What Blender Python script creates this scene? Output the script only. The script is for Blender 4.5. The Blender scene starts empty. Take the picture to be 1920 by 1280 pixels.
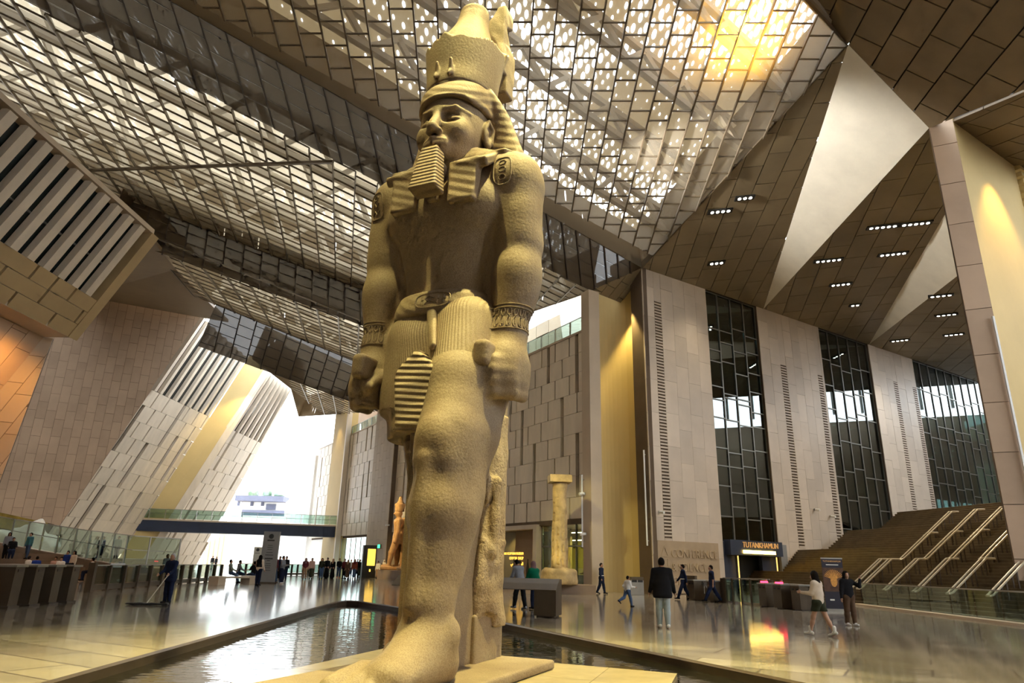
import bpy, bmesh, math, random
import numpy as np
from mathutils import Vector, Matrix
from mathutils.bvhtree import BVHTree
rnd = random.Random(7)
scene = bpy.context.scene
COL = scene.collection
# ---------------------------------------------------------------- camera
HC, PITCH, ROLL, FPX = 1.5, math.radians(18.15), math.radians(1.4), 1280.0
_F = np.array([0, math.cos(PITCH), math.sin(PITCH)])
_R0 = np.array([1.0, 0, 0]); _U0 = np.array([0, -math.sin(PITCH), math.cos(PITCH)])
_R = math.cos(ROLL) * _R0 + math.sin(ROLL) * _U0
_U = -math.sin(ROLL) * _R0 + math.cos(ROLL) * _U0
CAM = np.array([0.0, 0.0, HC])
cd = bpy.data.cameras.new('camera'); cam = bpy.data.objects.new('camera', cd); COL.objects.link(cam)
cd.sensor_width = 36.0; cd.lens = 24.0; cd.clip_end = 800; cd.clip_start = 0.05
m = Matrix(((_R[0], _U[0], -_F[0], 0), (_R[1], _U[1], -_F[1], 0), (_R[2], _U[2], -_F[2], HC), (0, 0, 0, 1)))
cam.matrix_world = m
scene.camera = cam
# ---------------------------------------------------------------- sky, light, exposure
world = bpy.data.worlds.new('sky'); scene.world = world; world.use_nodes = True
wn = world.node_tree.nodes; wl = world.node_tree.links
wn.clear()
wo = wn.new('ShaderNodeOutputWorld'); wb = wn.new('ShaderNodeBackground')
wb.inputs['Color'].default_value = (0.90, 0.955, 1.0, 1); wb.inputs['Strength'].default_value = 5.0
wl.new(wb.outputs[0], wo.inputs[0])
scene.view_settings.view_transform = 'Standard'; scene.view_settings.look = 'None'
scene.view_settings.gamma = 1.0; scene.view_settings.use_curve_mapping = False
scene.view_settings.exposure = 0.3
scene.cycles.max_bounces = 5; scene.cycles.diffuse_bounces = 3; scene.cycles.glossy_bounces = 2
scene.cycles.use_adaptive_sampling = True; scene.cycles.adaptive_threshold = 0.08; scene.cycles.adaptive_min_samples = 12
scene.cycles.transmission_bounces = 4; scene.cycles.transparent_max_bounces = 8
scene.cycles.caustics_reflective = False; scene.cycles.caustics_refractive = False
scene.cycles.sample_clamp_indirect = 6.0; scene.cycles.use_light_tree = False

# ---------------------------------------------------------------- measuring helpers (metres; camera at the origin of the plan)
def ray(x, y):
    d = _F * FPX + _R * (x - 960) + _U * (640 - y)
    return d / np.linalg.norm(d)
def fl(x, y, z=0.0):
    d = ray(x, y); return CAM + d * ((z - HC) / d[2])
def atY(x, y, Y):
    d = ray(x, y); return CAM + d * (Y / d[1])
def onplane(x, y, p0, n):
    d = ray(x, y); n = np.asarray(n, float)
    return CAM + d * (((np.asarray(p0, float) - CAM) @ n) / (d @ n))
def vert(x, y, a, b):
    return onplane(x, y, (a[0], a[1], 0), (b[1] - a[1], -(b[0] - a[0]), 0))
def proj(p):
    v = np.asarray(p, float) - CAM; w = v @ _F
    return 960 + FPX * (v @ _R) / w, 640 - FPX * (v @ _U) / w
def V(*a): return np.array(a, float)
def nrm(a): a = np.asarray(a, float); return a / np.linalg.norm(a)

# ---------------------------------------------------------------- materials
MATS = {}
def _new(name):
    mt = bpy.data.materials.new(name); mt.use_nodes = True
    nt = mt.node_tree; nt.nodes.clear()
    out = nt.nodes.new('ShaderNodeOutputMaterial')
    MATS[name] = mt
    return mt, nt, out
def pbr(name, col, rough=0.6, var=0.12, scale=0.6, rnd_obj=0.0, metal=0.0, bump=0.0, bscale=20.0, spec=0.4, stretch=(1, 1, 1), col2=None, emit=None, estr=0.0, coat=0.0, local=False, detail=6.0):
    mt, nt, out = _new(name); N = nt.nodes; L = nt.links
    b = N.new('ShaderNodeBsdfPrincipled'); L.new(b.outputs[0], out.inputs[0])
    b.inputs['Roughness'].default_value = rough; b.inputs['Metallic'].default_value = metal
    b.inputs['Specular IOR Level'].default_value = spec
    b.inputs['Coat Weight'].default_value = coat
    if emit: b.inputs['Emission Color'].default_value = (*emit, 1); b.inputs['Emission Strength'].default_value = estr
    if local:
        tc = N.new('ShaderNodeTexCoord'); src = tc.outputs['Object']
    else:
        g = N.new('ShaderNodeNewGeometry'); src = g.outputs['Position']
    mp = N.new('ShaderNodeMapping'); L.new(src, mp.inputs[0]); mp.inputs['Scale'].default_value = stretch
    nz = N.new('ShaderNodeTexNoise'); L.new(mp.outputs[0], nz.inputs['Vector'])
    nz.inputs['Scale'].default_value = scale; nz.inputs['Detail'].default_value = detail; nz.inputs['Roughness'].default_value = 0.6
    ramp = N.new('ShaderNodeValToRGB')
    c2 = col2 or tuple(c * (1 - var) for c in col); c1 = col if col2 else tuple(min(1, c * (1 + var)) for c in col)
    ramp.color_ramp.elements[0].position = 0.3; ramp.color_ramp.elements[1].position = 0.7
    ramp.color_ramp.elements[0].color = (*c2, 1); ramp.color_ramp.elements[1].color = (*c1, 1)
    L.new(nz.outputs['Fac'], ramp.inputs[0])
    cout = ramp.outputs[0]
    if rnd_obj > 0:
        oi = N.new('ShaderNodeObjectInfo'); hs = N.new('ShaderNodeHueSaturation')
        mr = N.new('ShaderNodeMapRange'); L.new(oi.outputs['Random'], mr.inputs[0])
        mr.inputs[3].default_value = 1 - rnd_obj; mr.inputs[4].default_value = 1 + rnd_obj
        L.new(mr.outputs[0], hs.inputs['Value']); L.new(cout, hs.inputs['Color']); cout = hs.outputs[0]
    L.new(cout, b.inputs['Base Color'])
    if bump > 0:
        nb = N.new('ShaderNodeTexNoise'); L.new(mp.outputs[0], nb.inputs['Vector']); nb.inputs['Scale'].default_value = bscale; nb.inputs['Detail'].default_value = 5
        bp = N.new('ShaderNodeBump'); bp.inputs['Strength'].default_value = bump; bp.inputs['Distance'].default_value = 0.02
        L.new(nb.outputs['Fac'], bp.inputs['Height']); L.new(bp.outputs[0], b.inputs['Normal'])
    return mt
def emis(name, col, strength):
    mt, nt, out = _new(name); e = nt.nodes.new('ShaderNodeEmission'); e.inputs[0].default_value = (*col, 1); e.inputs[1].default_value = strength
    nt.links.new(e.outputs[0], out.inputs[0]); return mt
def glassy(name, tint, refl=0.12, rough=0.02, clear=0.85, ripple=0.0):
    """thin pane: see-through, tinted, with a mirror share"""
    mt, nt, out = _new(name); N = nt.nodes; L = nt.links
    t = N.new('ShaderNodeBsdfTransparent'); t.inputs[0].default_value = tuple(c * clear for c in tint) + (1,)
    g = N.new('ShaderNodeBsdfGlossy'); g.inputs['Roughness'].default_value = rough; g.inputs['Color'].default_value = (0.9, 0.97, 1, 1)
    lw = N.new('ShaderNodeLayerWeight'); lw.inputs[0].default_value = 0.5
    mr = N.new('ShaderNodeMapRange'); L.new(lw.outputs['Fresnel'], mr.inputs[0]); mr.inputs[3].default_value = refl * 0.5; mr.inputs[4].default_value = min(1, refl * 3.5)
    mx = N.new('ShaderNodeMixShader'); L.new(mr.outputs[0], mx.inputs[0]); L.new(t.outputs[0], mx.inputs[1]); L.new(g.outputs[0], mx.inputs[2])
    if ripple:
        nb = N.new('ShaderNodeTexNoise'); nb.inputs['Scale'].default_value = 0.5
        geo = N.new('ShaderNodeNewGeometry'); L.new(geo.outputs['Position'], nb.inputs['Vector'])
        bp = N.new('ShaderNodeBump'); bp.inputs['Strength'].default_value = ripple; bp.inputs['Distance'].default_value = 0.1
        L.new(nb.outputs[0], bp.inputs['Height']); L.new(bp.outputs[0], g.inputs['Normal'])
    L.new(mx.outputs[0], out.inputs[0]); return mt
def meshy(name, col, opaque=0.5, glow=0.5, scale=9.0):
    """fine perforated metal mesh: holes let the light through, the web scatters it"""
    mt, nt, out = _new(name); N = nt.nodes; L = nt.links
    d = N.new('ShaderNodeBsdfDiffuse'); d.inputs[0].default_value = (*col, 1)
    tr = N.new('ShaderNodeBsdfTranslucent'); tr.inputs[0].default_value = (*col, 1)
    m1 = N.new('ShaderNodeMixShader'); m1.inputs[0].default_value = glow; L.new(d.outputs[0], m1.inputs[1]); L.new(tr.outputs[0], m1.inputs[2])
    t = N.new('ShaderNodeBsdfTransparent')
    m2 = N.new('ShaderNodeMixShader'); m2.inputs[0].default_value = opaque
    L.new(t.outputs[0], m2.inputs[1]); L.new(m1.outputs[0], m2.inputs[2]); L.new(m2.outputs[0], out.inputs[0])
    return mt

# ---------------------------------------------------------------- object helpers
def tag(o, label=None, cat=None, group=None, kind=None):
    if label: o['label'] = label
    if cat: o['category'] = cat
    if group: o['group'] = group
    if kind: o['kind'] = kind
    return o
def _parent(o, parent):
    if parent is not None:
        o.parent = parent
        o.matrix_parent_inverse = PM.get(parent.name, Matrix()).inverted() if parent.name in PM else parent.matrix_basis.inverted()
PM = {}
def empty(name, loc, label=None, cat=None, group=None, kind=None):
    o = bpy.data.objects.new(name, None); COL.objects.link(o)
    o.location = tuple(float(c) for c in loc); o.empty_display_size = 0.2
    PM[o.name] = Matrix.Translation(Vector(tuple(float(c) for c in loc)))
    return tag(o, label, cat, group, kind)
def link(name, me, parent=None, M=None):
    o = bpy.data.objects.new(name, me); COL.objects.link(o)
    if M is not None: o.matrix_basis = M
    if parent is not None:
        PM[o.name] = (M.copy() if M is not None else Matrix())
        _parent(o, parent)
    else:
        PM[o.name] = (M.copy() if M is not None else Matrix())
    return o
def mesh(name, verts, faces, mat, parent=None, M=None, smooth=False):
    me = bpy.data.meshes.new(name)
    me.from_pydata([tuple(float(c) for c in v) for v in verts], [], [tuple(int(i) for i in f) for f in faces])
    if mat is not None: me.materials.append(MATS[mat] if isinstance(mat, str) else mat)
    if smooth: me.polygons.foreach_set('use_smooth', [True] * len(me.polygons))
    me.update()
    return link(name, me, parent, M)
_UNIT = {}
def unit_cube(mat):
    if mat not in _UNIT:
        me = bpy.data.meshes.new('unit_' + mat)
        v = [(x, y, z) for x in (-.5, .5) for y in (-.5, .5) for z in (-.5, .5)]
        f = [(0, 1, 3, 2), (4, 6, 7, 5), (0, 4, 5, 1), (2, 3, 7, 6), (0, 2, 6, 4), (1, 5, 7, 3)]
        me.from_pydata(v, [], f); me.materials.append(MATS[mat]); me.update(); _UNIT[mat] = me
    return _UNIT[mat]
def boxm(name, c, ax, ay, az, mat, parent=None):
    """box with centre c and full edge vectors ax, ay, az (shared mesh, scaled)"""
    ax, ay, az = [np.asarray(q, float) for q in (ax, ay, az)]
    if np.dot(np.cross(ax, ay), az) < 0: az = -az
    sk = max(abs(np.dot(nrm(a), nrm(b))) for a, b in ((ax, ay), (ay, az), (ax, az)))
    if sk > 0.003:
        key = (mat,) + tuple(np.round(np.concatenate([ax, ay, az]), 3))
        if key not in _UNIT:
            mb = MB(); mb.boxm((0, 0, 0), ax, ay, az)
            me = bpy.data.meshes.new(name); me.from_pydata(mb.v, [], mb.f); me.materials.append(MATS[mat]); me.update(); _UNIT[key] = me
        return link(name, _UNIT[key], parent, Matrix.Translation(Vector(tuple(float(q) for q in c))))
    M = Matrix(((ax[0], ay[0], az[0], c[0]), (ax[1], ay[1], az[1], c[1]), (ax[2], ay[2], az[2], c[2]), (0, 0, 0, 1)))
    return link(name, unit_cube(mat), parent, M)
def box(name, lo, hi, mat, parent=None):
    lo = np.asarray(lo, float); hi = np.asarray(hi, float); c = (lo + hi) / 2; s = hi - lo
    return boxm(name, c, (s[0], 0, 0), (0, s[1], 0), (0, 0, s[2]), mat, parent)
def beam(name, p, q, w, h, mat, parent=None, up=(0, 0, 1)):
    p = np.asarray(p, float); q = np.asarray(q, float); d = q - p; n = nrm(d)
    s = np.cross(n, up); s = s / (np.linalg.norm(s) + 1e-9)
    if np.linalg.norm(np.cross(n, up)) < 1e-4: s = V(1, 0, 0)
    u = np.cross(s, n)
    return boxm(name, (p + q) / 2, d, s * w, u * h, mat, parent)
def slab(name, poly, n, t, mat, parent=None):
    """prism: planar polygon extruded by t along n"""
    poly = [np.asarray(p, float) for p in poly]; n = nrm(n); k = len(poly)
    v = poly + [p + n * t for p in poly]
    f = [tuple(range(k)), tuple(range(2 * k - 1, k - 1, -1))] + [(i, i + k, (i + 1) % k + k, (i + 1) % k) for i in range(k)]
    o = mesh(name, v, f, mat, parent)
    bm = bmesh.new(); bm.from_mesh(o.data); bmesh.ops.recalc_face_normals(bm, faces=bm.faces); bm.to_mesh(o.data); bm.free()
    return o
class MB:
    def __init__(s): s.v = []; s.f = []
    def add(s, v, f):
        b = len(s.v); s.v += [tuple(p) for p in v]; s.f += [tuple(i + b for i in q) for q in f]
    def box(s, lo, hi):
        s.add([(x, y, z) for x in (lo[0], hi[0]) for y in (lo[1], hi[1]) for z in (lo[2], hi[2])],
              [(0, 1, 3, 2), (4, 6, 7, 5), (0, 4, 5, 1), (2, 3, 7, 6), (0, 2, 6, 4), (1, 5, 7, 3)])
    def boxm(s, c, ax, ay, az):
        c, ax, ay, az = [np.asarray(q, float) for q in (c, ax, ay, az)]
        s.add([c + ax * x + ay * y + az * z for x in (-.5, .5) for y in (-.5, .5) for z in (-.5, .5)],
              [(0, 1, 3, 2), (4, 6, 7, 5), (0, 4, 5, 1), (2, 3, 7, 6), (0, 2, 6, 4), (1, 5, 7, 3)])
    def beam(s, p, q, w, h, up=(0, 0, 1)):
        p = np.asarray(p, float); q = np.asarray(q, float); d = q - p; n = nrm(d)
        a = np.cross(n, up)
        if np.linalg.norm(a) < 1e-4: a = V(1, 0, 0)
        a = nrm(a); u = np.cross(a, n); s.boxm((p + q) / 2, d, a * w, u * h)
    def tube(s, pts, r, k=8, cap=True):
        pts = [np.asarray(p, float) for p in pts]; n = len(pts); rs = r if hasattr(r, '__len__') else [r] * n
        base = len(s.v); ref = V(0.31, 0.2, 0.93)
        for i, p in enumerate(pts):
            d = nrm(pts[min(i + 1, n - 1)] - pts[max(i - 1, 0)]); a = np.cross(d, ref)
            a = nrm(a) if np.linalg.norm(a) > 1e-5 else V(1, 0, 0); b = np.cross(d, a)
            for j in range(k):
                t = 2 * math.pi * j / k; s.v.append(tuple(p + (a * math.cos(t) + b * math.sin(t)) * rs[i]))
        for i in range(n - 1):
            for j in range(k):
                j2 = (j + 1) % k; s.f.append((base + i * k + j, base + i * k + j2, base + (i + 1) * k + j2, base + (i + 1) * k + j))
        if cap:
            s.f.append(tuple(base + j for j in range(k))[::-1]); s.f.append(tuple(base + (n - 1) * k + j for j in range(k)))
    def lathe(s, c, prof, k=24, ax=(1, 0, 0), ay=(0, 1, 0), az=(0, 0, 1)):
        c, ax, ay, az = [np.asarray(q, float) for q in (c, ax, ay, az)]; base = len(s.v); n = len(prof)
        for r, z in prof:
            for j in range(k):
                t = 2 * math.pi * j / k; s.v.append(tuple(c + (ax * math.cos(t) + ay * math.sin(t)) * r + az * z))
        for i in range(n - 1):
            for j in range(k):
                j2 = (j + 1) % k; s.f.append((base + i * k + j, base + i * k + j2, base + (i + 1) * k + j2, base + (i + 1) * k + j))
        s.f.append(tuple(base + j for j in range(k))[::-1]); s.f.append(tuple(base + (n - 1) * k + j for j in range(k)))
    def build(s, name, mat, parent=None, M=None, smooth=False): return mesh(name, s.v, s.f, mat, parent, M, smooth)

# ---------------------------------------------------------------- tiling of planar polygons with real pieces
def clip_poly(poly, a, b):
    """clip 2-d polygon with half plane left of a->b"""
    out = []; n = len(poly)
    def side(p): return (b[0] - a[0]) * (p[1] - a[1]) - (b[1] - a[1]) * (p[0] - a[0])
    for i in range(n):
        p, q = poly[i], poly[(i + 1) % n]; sp, sq = side(p), side(q)
        if sp >= 0: out.append(p)
        if (sp >= 0) != (sq >= 0):
            t = sp / (sp - sq); out.append((p[0] + (q[0] - p[0]) * t, p[1] + (q[1] - p[1]) * t))
    return out
def clip_convex(poly, cl):
    ar = sum(cl[i][0] * cl[(i + 1) % len(cl)][1] - cl[(i + 1) % len(cl)][0] * cl[i][1] for i in range(len(cl)))
    if ar < 0: cl = cl[::-1]
    for i in range(len(cl)):
        if len(poly) < 3: return []
        poly = clip_poly(poly, cl[i], cl[(i + 1) % len(cl)])
    return poly
def area2(p): return abs(sum(p[i][0] * p[(i + 1) % len(p)][1] - p[(i + 1) % len(p)][0] * p[i][1] for i in range(len(p)))) / 2
def tile(parent, name, poly, o, eu, ev, cells, n, t, mat, limit=300, rest='stuff_pieces', min_area=0.02, mats=None, lift=None):
    """lay pieces on a planar polygon. cells: list of (u0,u1,v0,v1) in skew coordinates p = o + eu*u + ev*v.
    pieces nearest the visitor are objects of their own, those past the limit one joined part."""
    o = np.asarray(o, float); eu = np.asarray(eu, float); ev = np.asarray(ev, float)
    A = np.stack([eu, ev], 1); pin = np.linalg.pinv(A)
    p2 = [tuple(pin @ (np.asarray(p) - o)) for p in poly]
    n = nrm(n); out = []
    for c in cells:
        u0, u1, v0, v1 = c[:4]
        q = clip_convex([(u0, v0), (u1, v0), (u1, v1), (u0, v1)], p2)
        if len(q) < 3: continue
        q3 = [o + eu * a + ev * b for a, b in q]
        ar = area2(q) * np.linalg.norm(np.cross(eu, ev))
        if ar < min_area: continue
        full = len(q) == 4 and abs(area2(q) - (u1 - u0) * (v1 - v0)) < 1e-5
        out.append((np.linalg.norm(sum(q3) / len(q3) - CAM) / math.sqrt(ar), q3, full, c))
    out.sort(key=lambda a: a[0])
    res = []; mb = MB()
    for k, (dist, q3, full, c) in enumerate(out):
        off = n * (rnd.uniform(*lift) if lift else 0.0)
        if k < limit:
            mm = mats[rnd.randrange(len(mats))] if mats else mat
            if full:
                p0 = o + eu * c[0] + ev * c[2] + off; a = eu * (c[1] - c[0]); b = ev * (c[3] - c[2])
                res.append(boxm(name, p0 + a / 2 + b / 2 + n * t / 2, a, b, n * t, mm, parent))
            else:
                res.append(slab(name, [p + off for p in q3], n, t, mm, parent))
        else:
            kk = len(q3); v = [p + off for p in q3] + [p + off + n * t for p in q3]
            mb.add(v, [tuple(range(kk)), tuple(range(2 * kk - 1, kk - 1, -1))] + [(i, i + kk, (i + 1) % kk + kk, (i + 1) % kk) for i in range(kk)])
    if mb.v:
        r = mb.build(rest, mat, parent); r['kind'] = 'stuff'
    return res
def bricks(u0, u1, v0, v1, w, h, gap=0.02, shift=0.5, col=True, jitter=0.0):
    """running bond. col=True: tall pieces in columns, joints shifted from column to column"""
    out = []
    if col:
        i = 0; u = u0
        while u < u1:
            off = (i * shift % 1.0) * h + (rnd.uniform(-jitter, jitter) * h if jitter else 0); v = v0 - off
            while v < v1:
                out.append((u + gap / 2, u + w - gap / 2, v + gap / 2, v + h - gap / 2)); v += h
            u += w; i += 1
    else:
        i = 0; v = v0
        while v < v1:
            off = (i * shift % 1.0) * w; u = u0 - off
            while u < u1:
                out.append((u + gap / 2, u + w - gap / 2, v + gap / 2, v + h - gap / 2)); u += w
            v += h; i += 1
    return out
# ================================================================ materials of the hall
pbr('stone_tan', (0.52, 0.42, 0.31), 0.55, 0.10, 0.35, rnd_obj=0.07)
pbr('stone_brown', (0.50, 0.36, 0.25), 0.6, 0.12, 0.3, rnd_obj=0.08)
pbr('stone_pier', (0.42, 0.32, 0.215), 0.6, 0.10, 0.3, rnd_obj=0.04)
pbr('stone_cream', (0.70, 0.605, 0.485), 0.5, 0.09, 1.2, rnd_obj=0.05, stretch=(1, 1, 0.25))
pbr('stone_facade', (0.60, 0.51, 0.42), 0.42, 0.08, 0.5, rnd_obj=0.09)
pbr('stone_ochre', (0.44, 0.32, 0.165), 0.55, 0.1, 0.35, rnd_obj=0.07)
pbr('plaster_ochre', (0.60, 0.45, 0.20), 0.7, 0.06, 0.3)
pbr('joint_dark', (0.055, 0.042, 0.03), 0.8, 0.1, 1.0)
pbr('joint_brown', (0.13, 0.09, 0.06), 0.8, 0.1, 1.0)
pbr('soffit_panel', (0.25, 0.195, 0.12), 0.45, 0.12, 0.4, rnd_obj=0.10, metal=0.0)
pbr('soffit_light', (0.30, 0.24, 0.15), 0.5, 0.1, 0.4, rnd_obj=0.08)
pbr('concrete', (0.9, 0.85, 0.74), 0.75, 0.07, 0.5, bump=0.1, bscale=6)
pbr('mesh_dark', (0.27, 0.20, 0.12), 0.5, 0.15, 0.4, rnd_obj=0.10)
pbr('bar_bronze', (0.16, 0.125, 0.085), 0.4, 0.1, 2.0, metal=0.3)
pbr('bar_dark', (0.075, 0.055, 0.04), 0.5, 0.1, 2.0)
pbr('truss_white', (0.72, 0.70, 0.66), 0.5, 0.05, 1.0)
pbr('metal_frame', (0.22, 0.22, 0.2), 0.4, 0.05, 3.0, metal=0.6)
pbr('metal_steel', (0.42, 0.41, 0.38), 0.32, 0.05, 3.0, metal=0.85)
pbr('metal_bronze', (0.105, 0.078, 0.052), 0.42, 0.1, 3.0, metal=0.35)
pbr('dark_blue', (0.035, 0.045, 0.075), 0.4, 0.15, 1.0)
pbr('interior_dark', (0.05, 0.05, 0.045), 0.6, 0.2, 0.3)
pbr('interior_olive', (0.26, 0.21, 0.12), 0.6, 0.2, 0.3)
pbr('interior_yellow', (0.75, 0.66, 0.2), 0.6, 0.1, 0.3)
pbr('ceiling_brown', (0.2, 0.14, 0.08), 0.6, 0.1, 0.3)
pbr('white_paint', (0.8, 0.8, 0.78), 0.5, 0.03, 1.0)
pbr('paper_black', (0.02, 0.02, 0.02), 0.5, 0.1, 1.0)
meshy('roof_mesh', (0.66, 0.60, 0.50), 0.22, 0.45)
meshy('roof_mesh_shaded', (0.15, 0.115, 0.08), 0.82, 0.3)  # darker copy of the roof mesh; shade of the steep folds in its colour
glassy('glass_green', (0.74, 0.90, 0.84), 0.14, 0.01, 0.9)
glassy('glass_dark', (0.30, 0.44, 0.42), 0.22, 0.01, 0.75)
glassy('glass_clear', (0.86, 0.96, 0.92), 0.10, 0.01, 0.92)

def skin_mat(name, col, openness, sx, sy, rot, nscale=0.09, lo=0.35, n0=0.35, n1=0.65, xgrad=None, thru=0.6):
    """outer roof skin: folded white sheets with slits; light soaks through the sheet and pours through the slits"""
    mt, nt, out = _new(name); N = nt.nodes; L = nt.links
    g = N.new('ShaderNodeNewGeometry'); mp = N.new('ShaderNodeMapping'); L.new(g.outputs['Position'], mp.inputs[0])
    mp.inputs['Rotation'].default_value = (0, 0, rot); mp.inputs['Scale'].default_value = (sx, sy, 0.0)
    vo = N.new('ShaderNodeTexVoronoi'); vo.inputs['Scale'].default_value = 1.0; L.new(mp.outputs[0], vo.inputs['Vector']); vo.inputs['Randomness'].default_value = 0.28
    n2 = N.new('ShaderNodeTexNoise'); L.new(g.outputs['Position'], n2.inputs['Vector']); n2.inputs['Scale'].default_value = nscale; n2.inputs['Detail'].default_value = 2.0
    mr = N.new('ShaderNodeMapRange'); L.new(n2.outputs['Fac'], mr.inputs[0]); mr.inputs[1].default_value = n0; mr.inputs[2].default_value = n1
    mr.inputs[3].default_value = openness * lo; mr.inputs[4].default_value = openness
    if xgrad:
        sx_ = N.new('ShaderNodeSeparateXYZ'); L.new(g.outputs['Position'], sx_.inputs[0]); xr = N.new('ShaderNodeMapRange'); L.new(sx_.outputs['X'], xr.inputs[0]); xr.inputs[1].default_value = xgrad[0]; xr.inputs[2].default_value = xgrad[1]; xr.inputs[3].default_value = 0.35; xr.inputs[4].default_value = 1.0
        mu = N.new('ShaderNodeMath'); mu.operation = 'MULTIPLY'; L.new(mr.outputs[0], mu.inputs[0]); L.new(xr.outputs[0], mu.inputs[1]); mr = mu
    lt = N.new('ShaderNodeMath'); lt.operation = 'LESS_THAN'; L.new(vo.outputs['Distance'], lt.inputs[0]); L.new(mr.outputs[0], lt.inputs[1])
    d = N.new('ShaderNodeBsdfDiffuse'); d.inputs[0].default_value = (*col, 1)
    tr = N.new('ShaderNodeBsdfTranslucent'); tr.inputs[0].default_value = (*col, 1)
    m1 = N.new('ShaderNodeMixShader'); m1.inputs[0].default_value = thru; L.new(d.outputs[0], m1.inputs[1]); L.new(tr.outputs[0], m1.inputs[2])
    t = N.new('ShaderNodeBsdfTransparent')
    m2 = N.new('ShaderNodeMixShader'); L.new(lt.outputs[0], m2.inputs[0]); L.new(m1.outputs[0], m2.inputs[1]); L.new(t.outputs[0], m2.inputs[2])
    L.new(m2.outputs[0], out.inputs[0]); return mt
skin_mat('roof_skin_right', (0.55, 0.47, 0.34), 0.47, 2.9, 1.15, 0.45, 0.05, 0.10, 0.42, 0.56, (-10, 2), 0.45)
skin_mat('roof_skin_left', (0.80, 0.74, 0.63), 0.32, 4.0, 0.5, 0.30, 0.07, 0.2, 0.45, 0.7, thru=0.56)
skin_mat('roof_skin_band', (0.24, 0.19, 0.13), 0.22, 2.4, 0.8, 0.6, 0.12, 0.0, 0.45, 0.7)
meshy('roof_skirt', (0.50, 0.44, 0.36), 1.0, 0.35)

# ================================================================ floor with pool
def floor_mat():
    mt, nt, out = _new('floor_stone'); N = nt.nodes; L = nt.links
    b = N.new('ShaderNodeBsdfPrincipled'); L.new(b.outputs[0], out.inputs[0])
    g = N.new('ShaderNodeNewGeometry')
    mp = N.new('ShaderNodeMapping'); L.new(g.outputs['Position'], mp.inputs[0]); mp.inputs['Rotation'].default_value = (0, 0, 0.52)
    br = N.new('ShaderNodeTexBrick'); L.new(mp.outputs[0], br.inputs['Vector'])
    br.inputs['Scale'].default_value = 1.0; br.inputs['Brick Width'].default_value = 2.4; br.inputs['Row Height'].default_value = 0.9
    br.inputs['Mortar Size'].default_value = 0.022; br.inputs['Color1'].default_value = (0.27, 0.235, 0.195, 1); br.inputs['Color2'].default_value = (0.44, 0.39, 0.32, 1)
    br.inputs['Mortar'].default_value = (0.12, 0.10, 0.08, 1)
    nz = N.new('ShaderNodeTexNoise'); L.new(g.outputs['Position'], nz.inputs['Vector']); nz.inputs['Scale'].default_value = 1.7; nz.inputs['Detail'].default_value = 9
    mx = N.new('ShaderNodeMix'); mx.data_type = 'RGBA'; mx.blend_type = 'MULTIPLY'; mx.inputs[0].default_value = 0.55
    rp = N.new('ShaderNodeValToRGB'); L.new(nz.outputs['Fac'], rp.inputs[0]); rp.color_ramp.elements[0].position = 0.35; rp.color_ramp.elements[1].position = 0.7
    rp.color_ramp.elements[0].color = (0.6, 0.6, 0.6, 1); rp.color_ramp.elements[1].color = (1.15, 1.12, 1.05, 1)
    L.new(br.outputs['Color'], mx.inputs[6]); L.new(rp.outputs[0], mx.inputs[7]); L.new(mx.outputs[2], b.inputs['Base Color'])
    b.inputs['Roughness'].default_value = 0.11; b.inputs['Specular IOR Level'].default_value = 0.62; b.inputs['Coat Weight'].default_value = 0.25; b.inputs['Coat Roughness'].default_value = 0.06
    n2 = N.new('ShaderNodeTexNoise'); L.new(g.outputs['Position'], n2.inputs['Vector']); n2.inputs['Scale'].default_value = 2.2; n2.inputs['Detail'].default_value = 3
    bp = N.new('ShaderNodeBump'); bp.inputs['Strength'].default_value = 0.06; bp.inputs['Distance'].default_value = 0.05
    L.new(n2.outputs['Fac'], bp.inputs['Height']); L.new(bp.outputs[0], b.inputs['Normal'])
floor_mat()
pbr('pool_edge', (0.07, 0.05, 0.035), 0.35, 0.2, 2.0)
def water_mat():
    mt, nt, out = _new('pool_water'); N = nt.nodes; L = nt.links
    b = N.new('ShaderNodeBsdfPrincipled'); L.new(b.outputs[0], out.inputs[0])
    b.inputs['Base Color'].default_value = (0.012, 0.012, 0.01, 1); b.inputs['Roughness'].default_value = 0.015; b.inputs['Specular IOR Level'].default_value = 0.9; b.inputs['IOR'].default_value = 1.5
    g = N.new('ShaderNodeNewGeometry'); mp = N.new('ShaderNodeMapping'); L.new(g.outputs['Position'], mp.inputs[0]); mp.inputs['Scale'].default_value = (1.0, 2.6, 1); mp.inputs['Rotation'].default_value = (0, 0, -0.4)
    nz = N.new('ShaderNodeTexNoise'); L.new(mp.outputs[0], nz.inputs['Vector']); nz.inputs['Scale'].default_value = 2.4; nz.inputs['Detail'].default_value = 2
    bp = N.new('ShaderNodeBump'); bp.inputs['Strength'].default_value = 0.10; bp.inputs['Distance'].default_value = 0.06
    L.new(nz.outputs['Fac'], bp.inputs['Height']); L.new(bp.outputs[0], b.inputs['Normal'])
water_mat()
ZW = -0.16
pool = [fl(*q)[:2] for q in [(40, 1290), (610, 1133), (632, 1127), (650, 1125), (672, 1126), (745, 1137), (930, 1163), (1215, 1220), (1500, 1278)]]
pool = [V(-7.6, 6.8)] + pool + [V(4.9, 9.6), V(0.5, 4.2)]
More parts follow.
